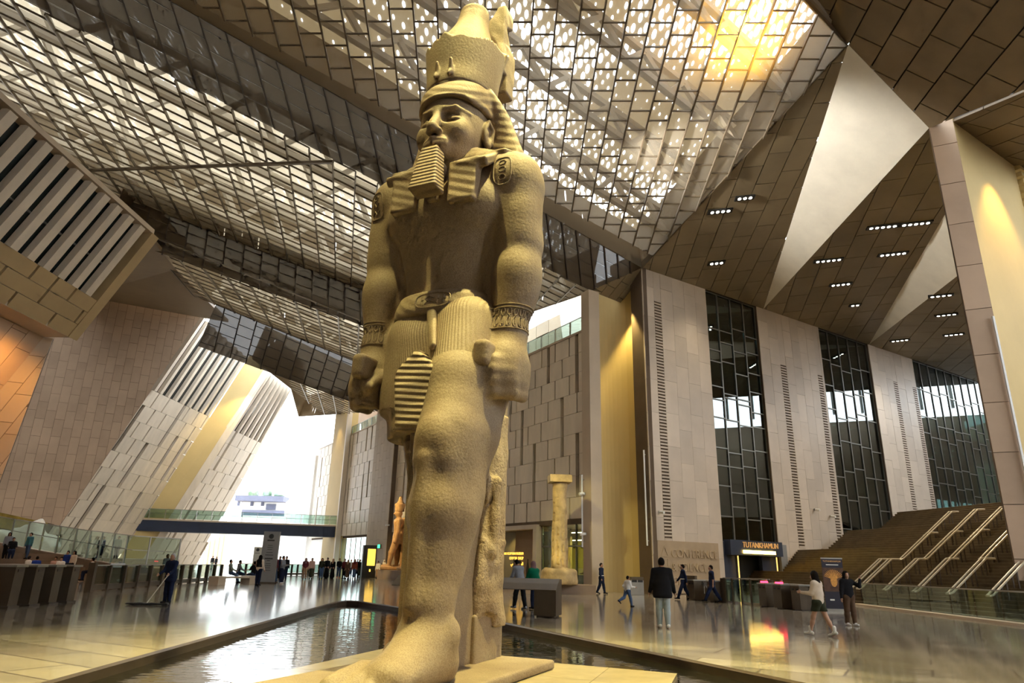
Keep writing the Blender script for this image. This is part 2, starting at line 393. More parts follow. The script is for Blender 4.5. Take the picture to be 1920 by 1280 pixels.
# floor: outer rectangle with the pool cut out (ring of quads through a triangulated fill)
bm = bmesh.new()
outer = [V(-75, -8), V(60, -8), V(60, 150), V(-75, 150)]
ov = [bm.verts.new((p[0], p[1], 0)) for p in outer]; pv = [bm.verts.new((p[0], p[1], 0)) for p in pool]
es = [bm.edges.new((ov[i], ov[(i + 1) % 4])) for i in range(4)] + [bm.edges.new((pv[i], pv[(i + 1) % len(pv)])) for i in range(len(pv))]
bmesh.ops.triangle_fill(bm, use_beauty=True, use_dissolve=False, edges=es)
bmesh.ops.recalc_face_normals(bm, faces=bm.faces)
me = bpy.data.meshes.new('floor'); bm.to_mesh(me); bm.free(); me.materials.append(MATS['floor_stone'])
floor = link('floor', me); tag(floor, 'polished grey-brown stone floor of the hall', 'floor', kind='structure')
# kerb: dark inner face and lip of the pool
mb = MB(); k = len(pool)
cen = sum(pool) / k
for i in range(k):
    a, b_ = pool[i], pool[(i + 1) % k]
    ai, bi = a + nrm(cen - a) * 0.10, b_ + nrm(cen - b_) * 0.10
    mb.add([(a[0], a[1], 0.004), (b_[0], b_[1], 0.004), (b_[0], b_[1], -0.5), (a[0], a[1], -0.5), (ai[0], ai[1], -0.03), (bi[0], bi[1], -0.03), (bi[0], bi[1], -0.5), (ai[0], ai[1], -0.5)],
           [(0, 1, 2, 3), (4, 7, 6, 5), (0, 4, 5, 1), (3, 2, 6, 7)])
o = mb.build('pool_kerb', 'pool_edge'); tag(o, 'dark sunken stone kerb around the reflecting pool', 'pool edge', kind='structure')
o = mesh('pool_water', [(p[0], p[1], ZW) for p in pool], [tuple(range(k))], 'pool_water'); tag(o, 'dark rippled water of the reflecting pool', 'water', kind='structure')

pbr('plinth_stone', (0.46, 0.37, 0.22), 0.22, 0.12, 2.0, rnd_obj=0.05, spec=0.5)
c0_, c1_, c3_ = fl(720, 1215), fl(1270, 1262), fl(430, 1279); pu, pv_ = c1_ - c0_, c3_ - c0_
plinth = empty('pool_plinth', c0_, 'pale stone platform standing in the pool under the colossal statue', 'plinth')
slab('core', [c0_ - V(0, 0, 0.06), c1_ - V(0, 0, 0.06), c1_ + pv_ - V(0, 0, 0.06), c3_ - V(0, 0, 0.06)], V(0, 0, -1), 0.45, 'joint_brown', plinth)
tile(plinth, 'paving_slab', [c0_, c1_, c1_ + pv_, c3_], c0_ - V(0, 0, 0.06), pu / 5.0, pv_ / 3.0, [(i + .004, i + .996, j + .004, j + .996) for i in range(5) for j in range(3)], V(0, 0, 1), 0.06, 'plinth_stone', 40)
emis('lamp_room', (1, 0.9, 0.7), 6.0)
# ================================================================ right wall: slotted stone panels
WN = fl(1117, 1112); WF = fl(730, 1083); wd = nrm(WF - WN); wn_ = V(wd[1], -wd[0], 0) * -1
if (CAM - WN) @ wn_ < 0: wn_ = -wn_
def W(x, y): return vert(x, y, WN, WF)
def Wp(s, z, out=0.0): p = WN + wd * s + wn_ * out; return V(p[0], p[1], z)
def panel_cells(u0, u1, v0, v1, w, h, slot=0.14, wide=0.42, seed=1, first_plain=True):
    """rows of upright panels in half-bond; a slot beside each one, some slots widened over three rows"""
    r = random.Random(seed); rows = int(round((v1 - v0) / h)); h = (v1 - v0) / rows; out = []
    wides = []
    nc = int((u1 - u0) / w) + 2
    for c in range(nc):
        for base in range(1 + (c * 2) % 3, rows, 4 if c % 2 else 5):
            if r.random() < 0.55: wides.append((u0 + (c + 0.5) * w, base, base + 3))
    for j in range(rows):
        off = 0.5 * w if j % 2 else 0.0
        js = [u0] + [u0 + off + i * w for i in range(0, nc + 1) if u0 + 0.3 < u0 + off + i * w < u1 - 0.3] + [u1]
        cuts = []
        for q in js[1:-1]: cuts.append((q - slot / 2, q + slot / 2))
        if not (first_plain and j == 0):
            for (c, b0, b1) in wides:
                if b0 <= j < b1 and u0 + 0.6 < c < u1 - 0.6:
                    cuts = [q for q in cuts if abs((q[0] + q[1]) / 2 - c) > 0.5 * w]
                    cuts.append((c - wide / 2, c + wide / 2))
        cuts.sort(); a = u0
        for c0, c1 in cuts + [(u1, u1)]:
            if c0 - a > 0.12: out.append((a, c0, v0 + j * h + 0.012, v0 + (j + 1) * h - 0.012))
            a = c1
    return out
wall_right = empty('wall_right', Wp(0, 0), 'upright stone wall of slotted panels facing the pool', 'wall', kind='structure')
ZT = 17.2
def wpoly(s0, s1, z0, z1, out): return [Wp(s0, z0, out), Wp(s1, z0, out), Wp(s1, z1, out), Wp(s0, z1, out)]
for i, (s0, s1) in enumerate([(0.9, 34.7), (41.0, 52.3), (58.2, 66.8)]):
    slab('backing', wpoly(s0, s1, 4.3, ZT, -0.35), -wn_, 0.8, 'joint_brown', wall_right)
    cells = panel_cells(s0, s1, 4.5, ZT, 1.8, 1.41, seed=3 + i)
    tile(wall_right, 'panel', wpoly(s0, s1, 4.5, ZT, 0), Wp(0, 0, -0.3), wd, V(0, 0, 1), cells, wn_, 0.3, 'stone_cream', 400)
# solid end pier of the panel wall
boxm('end_pier', Wp(0.45, 10.0, -0.2), wd * 0.9, wn_ * 0.9, V(0, 0, 20), 'stone_tan', wall_right)
# parapet cap
for s0, s1 in ((0.9, 34.7), (41.0, 52.3), (58.2, 66.8)):
    boxm('parapet_cap', Wp((s0 + s1) / 2, ZT + 0.08, -0.3), wd * (s1 - s0), wn_ * 0.7, V(0, 0, 0.16), 'stone_tan', wall_right)
# brown pier between the panel bays and the ochre pilaster
pier = empty('wall_pier', Wp(37.8, 0), 'tall brown tiled pier between the panelled bays', 'pier', kind='structure')
slab('core', wpoly(34.7, 41.0, 0, 22.5, 0.45), -wn_, 1.6, 'joint_brown', pier)
tile(pier, 'tile', wpoly(34.7, 41.0, 0, 22.5, 0.45), Wp(34.7, 0, 0.45), wd, V(0, 0, 1), bricks(0, 6.4, 0, 22.5, 1.05, 1.9, 0.02, 0.5), wn_, 0.05, 'stone_pier', 300)
pil = empty('ochre_pilaster', Wp(55, 0), 'smooth ochre pilaster beside the exit', 'pilaster', kind='structure')
slab('shaft', wpoly(52.3, 58.2, 0, 22.5, 0.5), -wn_, 1.4, 'plaster_ochre', pil)
boxm('corner_trim', Wp(52.1, 11.25, 0.35), wd * 0.35, wn_ * 0.6, V(0, 0, 22.5), 'stone_cream', pil)
# upper storey set back behind the parapets
bk = 7.0
up = empty('wall_upper', Wp(20, ZT, -bk), 'set-back upper wall above the panelled parapet', 'wall', kind='structure')
slab('backing', [Wp(7, ZT - 1, -bk), Wp(36, ZT - 1, -bk), Wp(36, 24, -bk), Wp(7, 24, -bk)], -wn_, 0.3, 'joint_dark', up)
tile(up, 'panel', [Wp(7, ZT - 1, -bk), Wp(36, ZT - 1, -bk), Wp(36, 24, -bk), Wp(7, 24, -bk)], Wp(-4, ZT - 1, -bk), wd, V(0, 0, 1), bricks(0, 42, 0, 9, 2.2, 2.6, 0.06, 0.5), wn_, 0.06, 'soffit_light', 200)
slab('brown_wall', [Wp(38, ZT - 1, -3.0), Wp(68, ZT - 1, -3.0), Wp(68, 24, -3.0), Wp(38, 24, -3.0)], -wn_, 0.3, 'stone_brown', up)
slab('gallery_floor', [Wp(0.9, ZT, -0.3), Wp(68, ZT, -0.3), Wp(68, ZT, -bk), Wp(7, ZT, -bk)], V(0, 0, -1), 0.4, 'concrete', up)
# concrete prism of the upper storey
tri = [onplane(x, y, Wp(0, 0, -bk + 0.6), wn_) for x, y in [(1043, 512), (1112, 548), (1112, 640), (1058, 640)]]
slab('concrete_facet', tri, wn_, 0.15, 'concrete', up)
# glass balustrades on the parapets
def balustrade(name, pts, h, label, panes, posts='metal_steel', glass='glass_green', rail=True, zoff=0.0, group=None, post_w=0.06, post_d=0.1, toe=0.0, cat='balustrade', mid=False):
    """posts and glass panes along a polyline of base points"""
    pts = [np.asarray(p, float) for p in pts]
    t = empty(name, pts[0], label, cat, group)
    seg = [np.linalg.norm(pts[i + 1] - pts[i]) for i in range(len(pts) - 1)]; tot = sum(seg)
    def P(s):
        i = 0
        while i < len(seg) - 1 and s > seg[i]: s -= seg[i]; i += 1
        return pts[i] + (pts[i + 1] - pts[i]) * min(1, s / seg[i])
    for k in range(panes + 1):
        p = P(tot * k / panes); q = P(min(tot, tot * k / panes + 0.1)) - P(max(0, tot * k / panes - 0.1)); q = nrm(q); q[2] = 0; q = nrm(q)
        if posts: boxm('post', p + V(0, 0, h / 2), q * post_w, np.cross(q, (0, 0, 1)) * post_d, V(0, 0, h), posts, t)
        if k < panes:
            a = P(tot * (k + 0.03) / panes); b = P(tot * (k + 0.97) / panes)
            d = b - a; s = np.cross(nrm(d), (0, 0, 1))
            slab('glass_pane', [a + V(0, 0, 0.08 + toe), b + V(0, 0, 0.08 + toe), b + V(0, 0, h - 0.03), a + V(0, 0, h - 0.03)], s, 0.02, glass, t)
            if toe: beam('toe_plate', a + V(0, 0, toe / 2 + 0.04), b + V(0, 0, toe / 2 + 0.04), 0.05, toe, 'metal_bronze', t)
    if rail:
        for i in range(len(pts) - 1):
            beam('handrail', pts[i] + V(0, 0, h), pts[i + 1] + V(0, 0, h), 0.06, 0.05, 'metal_steel', t)
            if mid: beam('handrail', pts[i] + V(0, 0, h * 0.55) , pts[i + 1] + V(0, 0, h * 0.55), 0.04, 0.04, 'metal_steel', t)
    return t
balustrade('glass_balustrade', [Wp(0.95, ZT + 0.16, -0.2), Wp(20, ZT + 0.16, -0.2)], 1.1, 'glass balustrade on the parapet above the shop wall', 10, glass='glass_clear')
balustrade('glass_balustrade', [Wp(41.0, ZT + 0.16, -0.2), Wp(52.2, ZT + 0.16, -0.2)], 1.1, 'glass balustrade on the parapet between brown pier and ochre pilaster', 6, glass='glass_clear')

# ================================================================ stone block with glazed bands (right)
BC = fl(1228, 1114); bd = V(math.sin(math.radians(56.7)), math.cos(math.radians(56.7)), 0); bn = V(bd[1], -bd[0], 0)
ZB = 22.1
def Bp(t, z, out=0.0): p = BC + bd * t + bn * out; return V(p[0], p[1], z)
def bpoly(t0, t1, z0, z1, out): return [Bp(t0, z0, out), Bp(t1, z0, out), Bp(t1, z1, out), Bp(t0, z1, out)]
facade = empty('wall_facade', Bp(0, 0), 'pale stone facade with tall glazed bands beside the stairs', 'wall', kind='structure')
vents = {0: [(1.05, 1.75)], 1: [(15.2, 15.95), (20.3, 20.95)], 2: [(32.7, 33.4), (36.2, 36.9)]}
for i, (t0, t1) in enumerate([(0, 6.65), (12.75, 21.25), (29.1, 37.0)]):
    slab('backing', bpoly(t0, t1, 0, ZB, -0.06), -bn, 1.2, 'joint_brown', facade)
    cols = []; a = t0
    for v0, v1 in vents[i]: cols.append((a, v0)); a = v1
    cols.append((a, t1))
    for c0, c1 in cols:
        n = max(1, round((c1 - c0) / 1.2)); w = (c1 - c0) / n
        tile(facade, 'tile', bpoly(c0, c1, 0, ZB, -0.06), Bp(0, 0, -0.06), bd, V(0, 0, 1), bricks(c0, c1 - 0.01, 0, ZB, w, 2.3, 0.012, 0.37, jitter=0.12), bn, 0.06, 'stone_facade', 300, lift=(0, 0.012))
    for v0, v1 in vents[i]:
        ztop = ZB - (2.2 if i == 0 else 4.5 if i == 1 else 3); zlo = 3.3
        tile(facade, 'tile', bpoly(v0, v1, ztop, ZB, -0.06), Bp(0, 0, -0.06), bd, V(0, 0, 1), [(v0 + .006, v1 - .006, ztop, ZB)], bn, 0.06, 'stone_facade', 300)
        tile(facade, 'tile', bpoly(v0, v1, 0, zlo, -0.06), Bp(0, 0, -0.06), bd, V(0, 0, 1), [(v0 + .006, v1 - .006, 0, zlo)], bn, 0.06, 'stone_facade', 300)
        z = zlo; mb = MB()
        while z < ztop:
            mb.boxm(Bp((v0 + v1) / 2, z + 0.05, -0.02), bd * (v1 - v0 - 0.02), bn * 0.06, V(0, 0, 0.11)); z += 0.22
        mb.build('vent_louvre', 'stone_facade', facade)
boxm('head_beam', Bp(30, ZB + 0.35, -1.2), bd * 62, bn * 2.2, V(0, 0, 0.7), 'joint_dark', facade)
# turned flank of the block
sd = nrm(V(-0.28, 0.96, 0)); sn = V(-sd[1], sd[0], 0)
side = [BC + V(0, 0, 0), BC + sd * 1.5, BC + sd * 1.5 + V(0, 0, ZB), BC + V(0, 0, ZB)]
slab('flank', side, -sn, 0.3, 'joint_brown', facade)
tile(facade, 'flank_tile', side, BC, sd, V(0, 0, 1), bricks(0, 1.5, 0, ZB, 1.5, 2.3, 0.015, 0), sn, 0.04, 'stone_facade', 300)
# glazed bands
def glazing(name, t0, t1, zs, cols, label, seed, z0=3.4, z1=ZB, out=-0.25, glass='glass_dark'):
    g = empty(name, Bp(t0, z0), label, 'window', kind='structure')
    r = random.Random(seed); w = (t1 - t0) / cols
    for c in range(cols + 1): boxm('mullion', Bp(t0 + c * w, (z0 + z1) / 2, out), bd * 0.09, bn * 0.14, V(0, 0, z1 - z0), 'metal_frame', g)
    for c in range(cols):
        zz = sorted([z0, z1] + [z + r.uniform(-0.5, 0.5) for z in zs])
        for j, z in enumerate(zz): boxm('transom', Bp(t0 + (c + .5) * w, z, out), bd * w, bn * 0.12, V(0, 0, 0.08), 'metal_frame', g)
        for j in range(len(zz) - 1):
            boxm('pane', Bp(t0 + (c + .5) * w, (zz[j] + zz[j + 1]) / 2, out - 0.02), bd * (w - 0.09), bn * 0.02, V(0, 0, zz[j + 1] - zz[j] - 0.08), glass, g)
    return g
glazing('window_1', 6.65, 12.75, [5.5, 6.9, 8.4, 10.2, 12.2, 13.6, 14.4, 16.2, 17.8, 19.6], 4, 'tall dark glazed band above the exhibition entrance', 1)
glazing('window_2', 21.25, 29.1, [4.5, 7.2, 9.6, 12.2, 14.6, 16.8, 19.2], 5, 'tall glazed band left of the grand stairs, with slanting reflections', 2, z0=1.0)
glazing('window_3', 37.0, 54, [9.6, 12.0, 14.5, 16.0, 19.0], 10, 'wide glazed band behind the head of the grand stairs', 5, z0=6.3)
# rooms behind the glass: floor slabs, back walls
rooms = empty('rooms_behind_glass', Bp(8, 0, -3), 'dim galleries seen through the glazed bands', 'interior', kind='structure')
for t0, t1, z0, z1 in ((5.5, 37, 0, 16.0), (37, 62, 0, 6.2), (37, 62, 9.8, 16.0), (5.5, 62, 20.2, ZB)): slab('back_wall', bpoly(t0, t1, z0, z1, -6.5), -bn, 0.3, 'interior_olive', rooms)
for i in range(40): boxm('fin', Bp(6.2 + i * 1.4 + (0.3 if i % 3 else 0), 18.1, -6.6), bd * (0.7 if i % 2 else 0.45), bn * 0.5, V(0, 0, 4.4), 'metal_frame', rooms)
for i in range(14): boxm('mullion', Bp(37.5 + i * 1.5, 8.0, -6.5), bd * 0.12, bn * 0.2, V(0, 0, 3.8), 'metal_steel', rooms)
slab('ceiling_slab', [Bp(6.7, 21.6, -0.5), Bp(60, 21.6, -0.5), Bp(60, 21.6, -6.4), Bp(6.7, 21.6, -6.4)], V(0, 0, 1), 0.4, 'interior_olive', rooms)
for z, mt in ((6.6, 'interior_dark'), (14.4, 'interior_dark')):
    slab('floor_slab', [Bp(6.7, z, -0.5), Bp(60, z, -0.5), Bp(60, z, -6.4), Bp(6.7, z, -6.4)], V(0, 0, 1), 0.9, mt, rooms)
for i in range(46):
    boxm('downlight', Bp(21.6 + (i * 7.31 % 32), 14.36, -0.9 - (i * 1.73 % 5.2)), bd * 0.16, bn * 0.16, V(0, 0, 0.05), 'lamp_room', rooms)
slab('ceiling_lining', [Bp(6.7, 14.38, -0.5), Bp(60, 14.38, -0.5), Bp(60, 14.38, -6.4), Bp(6.7, 14.38, -6.4)], V(0, 0, 1), 0.02, 'interior_olive', rooms)
for t0 in (13.2, 29.6): slab('partition', [Bp(t0, 0, -0.5), Bp(t0, 0, -6.4), Bp(t0, ZB, -6.4), Bp(t0, ZB, -0.5)], bd, 0.3, 'interior_olive', rooms)
# niche between the panel wall and the block
a = Wp(0.2, 0, -0.6); b_ = BC + sd * 1.4
ch = b_ - a; cm = (a + b_) / 2; dn = nrm(V(-ch[1], ch[0], 0)); dn = dn if dn[1] > 0 else -dn
pts = []
for i in range(17):
    t = i / 16; s = math.sin(math.pi * t) ** 0.6
    pts.append(a + ch * t + dn * 2.2 * s)
mb = MB()
for i in range(16):
    p, q = pts[i], pts[i + 1]; mb.add([(p[0], p[1], 0), (q[0], q[1], 0), (q[0], q[1], 21.5), (p[0], p[1], 21.5)], [(0, 1, 2, 3)])
o = mb.build('wall_niche', 'plaster_ochre', smooth=True); tag(o, 'tall concave ochre niche between panel wall and stone block', 'wall', kind='structure')

# ================================================================ roof: pleated mesh ceiling
A3 = Bp(0, ZB); EX = V(1, 0, 0.0244); EY = nrm(V(-0.03, 1, -0.27)); NP0 = nrm(np.cross(EX, EY))   # points up
if NP0[2] < 0: NP0 = -NP0
B3 = onplane(1590, 84, A3, NP0); D3 = onplane(1510, 0, A3, NP0)
U1b = onplane(317, 0, A3, NP0); u1 = nrm(A3 - U1b)
E1 = W(1107, 545); E2 = W(885, 622); E2b = W(893, 687); E3 = W(735, 705); E3b = W(712, 773)
def near_line(x, y, p, d):
    """point of the sight line through pixel nearest to the line p + t d"""
    r = ray(x, y); w = p - CAM; a, b, c = r @ r, r @ d, d @ d
    t = ((w @ r) * c - (w @ d) * b) / (a * c - b * b); return CAM + r * t
L1b = near_line(40, 0, E1, u1); l1 = nrm(E1 - L1b)
def plane_n(p, q, r):
    n = nrm(np.cross(q - p, r - p)); return n if n[2] > 0 else -n
n1 = plane_n(E1, L1b, E2); U2b = onplane(202, 359, E1, n1)
L2b = near_line(290, 445, E2b, nrm(E2 - U2b)); n2 = plane_n(E2b, L2b, E3); U3b = onplane(405, 570, E2b, n2)
L3b = near_line(472, 670, E3b, nrm(E3 - U3b))
print('ROOF', *[np.round(q, 1) for q in (A3, B3, D3, U1b, E1, L1b, E2, U2b, E2b, L2b, E3, U3b, E3b, L3b)])
pbr('truss_beige', (0.42, 0.35, 0.25), 0.6, 0.05, 1.0)
def coords(o, eu, ev, p):
    pin = np.linalg.pinv(np.stack([eu, ev], 1)); return pin @ (np.asarray(p) - o)
def roof_plane(name, poly, o, eu, ev, n, cw, chh, label, panel_mat, bar_mat, panel_limit, bar_w=0.10, bar_h=0.16, cross_limit=120, skin=None, skin_h=3.6, cross_mat=None, skirt='roof_skin_band', edges=None):
    """mesh ceiling plane: long ribs, offset cross bars, a mesh panel in each bay, an outer skin above"""
    t = empty(name, poly[0], label, 'roof', kind='structure')
    P2 = np.array([coords(o, eu, ev, p) for p in poly]); u0, v0 = P2.min(0); u1_, v1_ = P2.max(0)
    u0 = math.floor(u0 / cw) * cw; v0 = math.floor(v0 / chh) * chh
    ribs = []; u = u0
    while u < u1_ + cw: ribs.append((u - bar_w / 2, u + bar_w / 2, v0, v1_ + chh)); u += cw
    tile(t, 'rib', poly, o - n * bar_h, eu, ev, ribs, n, bar_h, bar_mat, 300, min_area=0.005)
    cells = []; cross = []; i = 0; u = u0
    while u < u1_ + cw:
        v = v0 - (0.5 * chh if i % 2 else 0)
        while v < v1_ + chh:
            cells.append((u + bar_w / 2, u + cw - bar_w / 2, v + 0.03, v + chh - 0.03)); cross.append((u + bar_w / 2, u + cw - bar_w / 2, v - 0.026, v + 0.026)); v += chh
        u += cw; i += 1
    tile(t, 'mesh_panel', poly, o, eu, ev, cells, n, 0.03, panel_mat, panel_limit, 'mesh_panels_far', min_area=0.05)
    tile(t, 'cross_bar', poly, o - n * 0.08, eu, ev, cross, n, 0.10, cross_mat or bar_mat, cross_limit, 'cross_bars_far', min_area=0.01)
    if skin:
        slab('outer_skin', [p + n * skin_h for p in poly], n, 0.06, skin, t)
        for i in (range(len(poly)) if edges is None else edges):
            a, b = poly[i], poly[(i + 1) % len(poly)]; sdn = np.cross(nrm(b - a), n)
            slab('skin_skirt', [a - n * 0.08, b - n * 0.08, b + n * skin_h, a + n * skin_h], sdn, 0.05, skirt or skin, t)
    return t
# --- main plane over the colossus
P0 = [A3, B3, D3, D3 + (D3 - B3) * 7.4, V(-44, 6, 0), U1b - u1 * 24]
def drop(p, p0, n): p = np.array(p, float); p[2] = p0[2] - ((p[0] - p0[0]) * n[0] + (p[1] - p0[1]) * n[1]) / n[2]; return p
P0 = [drop(p, A3, NP0) for p in P0]
roof_main = roof_plane('roof_main', P0, A3, EX, EY, NP0, 1.15, 1.3, 'large sloping mesh roof plane above the colossal statue', 'roof_mesh', 'bar_bronze', 300, skin='roof_skin_right', cross_limit=100, bar_w=0.075)
# --- dark steep band under it
nb1 = plane_n(A3, U1b, E1); nb1 = nb1 if nb1[2] > 0 else -nb1
L1e = E1 - l1 * 62; U1e = A3 - u1 * 62
rb1 = nrm(onplane(253, 107, A3, nb1) - onplane(158, 0, A3, nb1)); rb2 = nrm(onplane(1077, 530, A3, nb1) - onplane(1102, 445, A3, nb1))
rb = nrm(rb1 + rb2)
roof_plane('roof_band', [A3, E1, drop(L1e, A3, nb1), U1e], A3, u1, rb, nb1, 1.3, 1.0, 'steep dark mesh fold of the roof running behind the crown', 'roof_mesh_shaded', 'bar_dark', 120, cross_limit=30)
# --- pale pleat to the left
poly1 = [E1, E2, E2 - nrm(E2 - U2b) * 62, drop(L1b - l1 * 34, E1, n1)]
r1 = nrm(onplane(285, 385, E1, n1) - onplane(146, 160, E1, n1))
roof_plane('roof_pleat', poly1, E1, l1, r1, n1, 1.4, 1.1, 'broad pale mesh pleat of the roof between the two dark folds', 'roof_mesh', 'bar_bronze', 300, skin='roof_skin_left', bar_w=0.065, cross_limit=80, edges=(0, 1, 2))
nb2 = plane_n(E2, U2b, E2b); nb2 = nb2 if nb2[2] > 0 else -nb2
L2p = onplane(290, 445, E2, nb2)
roof_plane('roof_band', [E2, E2b, E2b - nrm(E2 - U2b) * 34, U2b - nrm(E2 - U2b) * 8], E2, nrm(E2 - U2b), nrm(E2b - E2), nb2, 1.4, 1.0, 'second dark mesh fold of the roof, left of the statue', 'roof_mesh_shaded', 'bar_dark', 60, cross_limit=15)
l2 = nrm(E2b - L2b)
r2 = nrm(onplane(420, 560, E2b, n2) - onplane(370, 490, E2b, n2))
poly2 = [E2b, E3, U3b - nrm(E3 - U3b) * 3, drop(L2b - l2 * 3, E2b, n2)]
roof_plane('roof_pleat', poly2, E2b, l2, r2, n2, 1.9, 1.6, 'second pale mesh pleat of the roof above the left fins', 'roof_mesh', 'bar_bronze', 140, skin='roof_skin_left', cross_limit=25, edges=(0, 1, 2))
nb3 = plane_n(E3, U3b, E3b); nb3 = nb3 if nb3[2] > 0 else -nb3
roof_plane('roof_band', [E3, E3b, E3b - nrm(E3 - U3b) * 22, U3b], E3, nrm(E3 - U3b), nrm(E3b - E3), nb3, 1.7, 1.1, 'third dark mesh fold of the roof nearest the exit', 'roof_mesh_shaded', 'bar_dark', 60, cross_limit=20)
# last pleat before the exit
X1 = W(655, 765); q = [E3b, X1, atY(572, 784, 92), atY(538, 735, 84), L3b]
n4 = plane_n(E3b, L3b, atY(560, 760, 96)); q = [E3b, L3b, onplane(546, 728, E3b, n4), onplane(560, 780, E3b, n4), onplane(640, 775, E3b, n4)]
roof_plane('roof_pleat', q, E3b, nrm(E3b - L3b), nrm(onplane(566, 770, E3b, n4) - onplane(540, 720, E3b, n4)), n4, 2.2, 1.8, 'small last mesh pleat of the roof above the bright exit', 'roof_mesh', 'bar_bronze', 80, skin='roof_skin_left', cross_limit=20, edges=(1, 2, 3))

tb = beam('roof_tie', onplane(140, 312, E1, n1) - n1 * 0.35, onplane(628, 293, E1, n1) - n1 * 0.35, 0.16, 0.16, 'bar_bronze'); tag(tb, 'long thin tie bar crossing under the broad pale roof pleat', 'tie bar', kind='structure')
# --- white trusses between mesh and skin
def truss(name, p, q, n, depth, lift, bays, w, label, mat='truss_white'):
    t = empty(name, p, label, 'truss')
    p = np.asarray(p) + n * lift; q = np.asarray(q) + n * lift
    beam('lower_chord', p, q, w, w, mat, t); beam('upper_chord', p + n * depth, q + n * depth, w, w, mat, t)
    for i in range(bays):
        a = p + (q - p) * i / bays; b = p + (q - p) * (i + .5) / bays + n * depth; c = p + (q - p) * (i + 1) / bays
        beam('diagonal', a, b, w * .8, w * .8, mat, t); beam('diagonal', b, c, w * .8, w * .8, mat, t)
    return t
names0 = ['nearest the stone block', 'second from the stone block', 'third from the stone block', 'passing over the statue crown', 'left of the statue crown', 'farthest left above the main plane']
for i, s in enumerate((4, 9, 14, 19, 24, 29)):
    b0 = A3 + nrm(B3 - A3) * s * 0.8; b1 = b0 - u1 * 46
    truss('roof_truss', b0, b1, NP0, 2.2, 0.7, 14, 0.36, 'beige lattice truss above the main roof plane, ' + names0[i], 'truss_beige')
for i, s in enumerate((1.2, 6.0, 11.0, 15.0)):
    f = s / np.linalg.norm(E2 - E1); p = E2 + (E1 - E2) * f; d = l1
    truss('roof_truss', p, p - d * 56, n1, 2.4, 0.6, 15, 0.5 if i == 0 else 0.34, 'white zigzag truss over the broad pale pleat, ' + ['along its far fold', 'second from its far fold', 'third from its far fold', 'along its near fold'][i])
for i, s in enumerate((1.0, 8.0)):
    f = s / np.linalg.norm(E3 - E2b); p = E3 + (E2b - E3) * f
    truss('roof_truss', p, p - nrm(E3 - U3b) * 22, n2, 2.2, 0.6, 7, 0.4, 'white zigzag truss over the second pale pleat, ' + ['far side', 'near side'][i])

# ================================================================ dark folded soffits and concrete facets (right)
C3 = V(21.48, 30.21, 23.67); Et = Bp(13.7, ZB); Fp = Bp(29.3, ZB)
def soffit(name, poly, rib_px, cw, chh, label, mat='soffit_panel', back='joint_dark', limit=300, gap=0.05):
    t = empty(name, poly[0], label, 'ceiling', kind='structure')
    n = nrm(sum(np.cross(poly[i], poly[(i + 1) % len(poly)]) for i in range(len(poly)))); n = n if n[2] > 0 else -n
    ev = nrm(onplane(*rib_px[1], poly[0], n) - onplane(*rib_px[0], poly[0], n)); eu = nrm(np.cross(ev, n))
    slab('backing', [p + n * 0.12 for p in poly], n, 0.3, back, t)
    P2 = np.array([coords(poly[0], eu, ev, p) for p in poly]); lo = P2.min(0); hi = P2.max(0)
    tile(t, 'panel', poly, poly[0], eu, ev, bricks(lo[0], hi[0], lo[1], hi[1], cw, chh, gap, 0.37), n, 0.12, mat, limit)
    return t, n
soffit('ceiling_fold', [A3, B3, Et], [(1290, 560), (1390, 300)], 1.35, 2.6, 'dark panelled triangular soffit between mesh roof and stone block')
o = slab('ceiling_facet', [B3, C3, Et], plane_n(B3, C3, Et), 0.4, 'concrete'); tag(o, 'large smooth pale concrete triangle of the ceiling', 'ceiling', kind='structure')
nS2 = plane_n(Et, C3, Fp); G3 = onplane(1805, 345, Et, nS2)
soffit('ceiling_fold', [Et, C3, G3, Fp], [(1560, 600), (1700, 330)], 1.5, 3.2, 'dark panelled soffit with rows of spotlights between the two concrete triangles')
H3 = atY(1830, 490, G3[1] + 5)
o = slab('ceiling_facet', [G3, H3, Fp], plane_n(G3, H3, Fp), 0.3, 'concrete'); tag(o, 'smaller pale concrete triangle of the ceiling beside the tall pier', 'ceiling', kind='structure')
K3 = Bp(52, ZB)
soffit('ceiling_fold', [Fp, H3, drop(H3 + V(14, 2, 0), Fp, plane_n(Fp, H3, K3)), K3], [(1700, 670), (1800, 560)], 1.6, 3.4, 'brown panelled soffit low above the head of the stairs', mat='soffit_light')
C3r = vert(1787, 228, C3, C3 + V(0.9, -0.43, 0))
Q3 = atY(1920, 168, 25.5)
nD = plane_n(C3, B3, Q3); Dm = onplane(1510, 0, C3, nD)
soffit('ceiling_mesh', [C3, Dm + (Dm - C3) * 2, Dm + (Dm - C3) * 2 + (Q3 - C3) * 3, Q3 + (Q3 - C3) * 2], [(1640, 130), (1720, 0)], 1.5, 2.4, 'dark perforated panel ceiling at the upper right corner', mat='mesh_dark', gap=0.07)
R3 = C3r + bd * 9; 
Q4 = Q3 + (Q3 - C3) * 1.2; S4 = onplane(1990, 420, C3, (0, 0, 1))
nS4 = plane_n(C3r, R3, Q4)
soffit('ceiling_fold', [C3r, Q4, R3 + bd * 5], [(1830, 240), (1920, 200)], 1.5, 2.6, 'brown panelled soffit above the ochre side of the tall pier', mat='ceiling_brown')
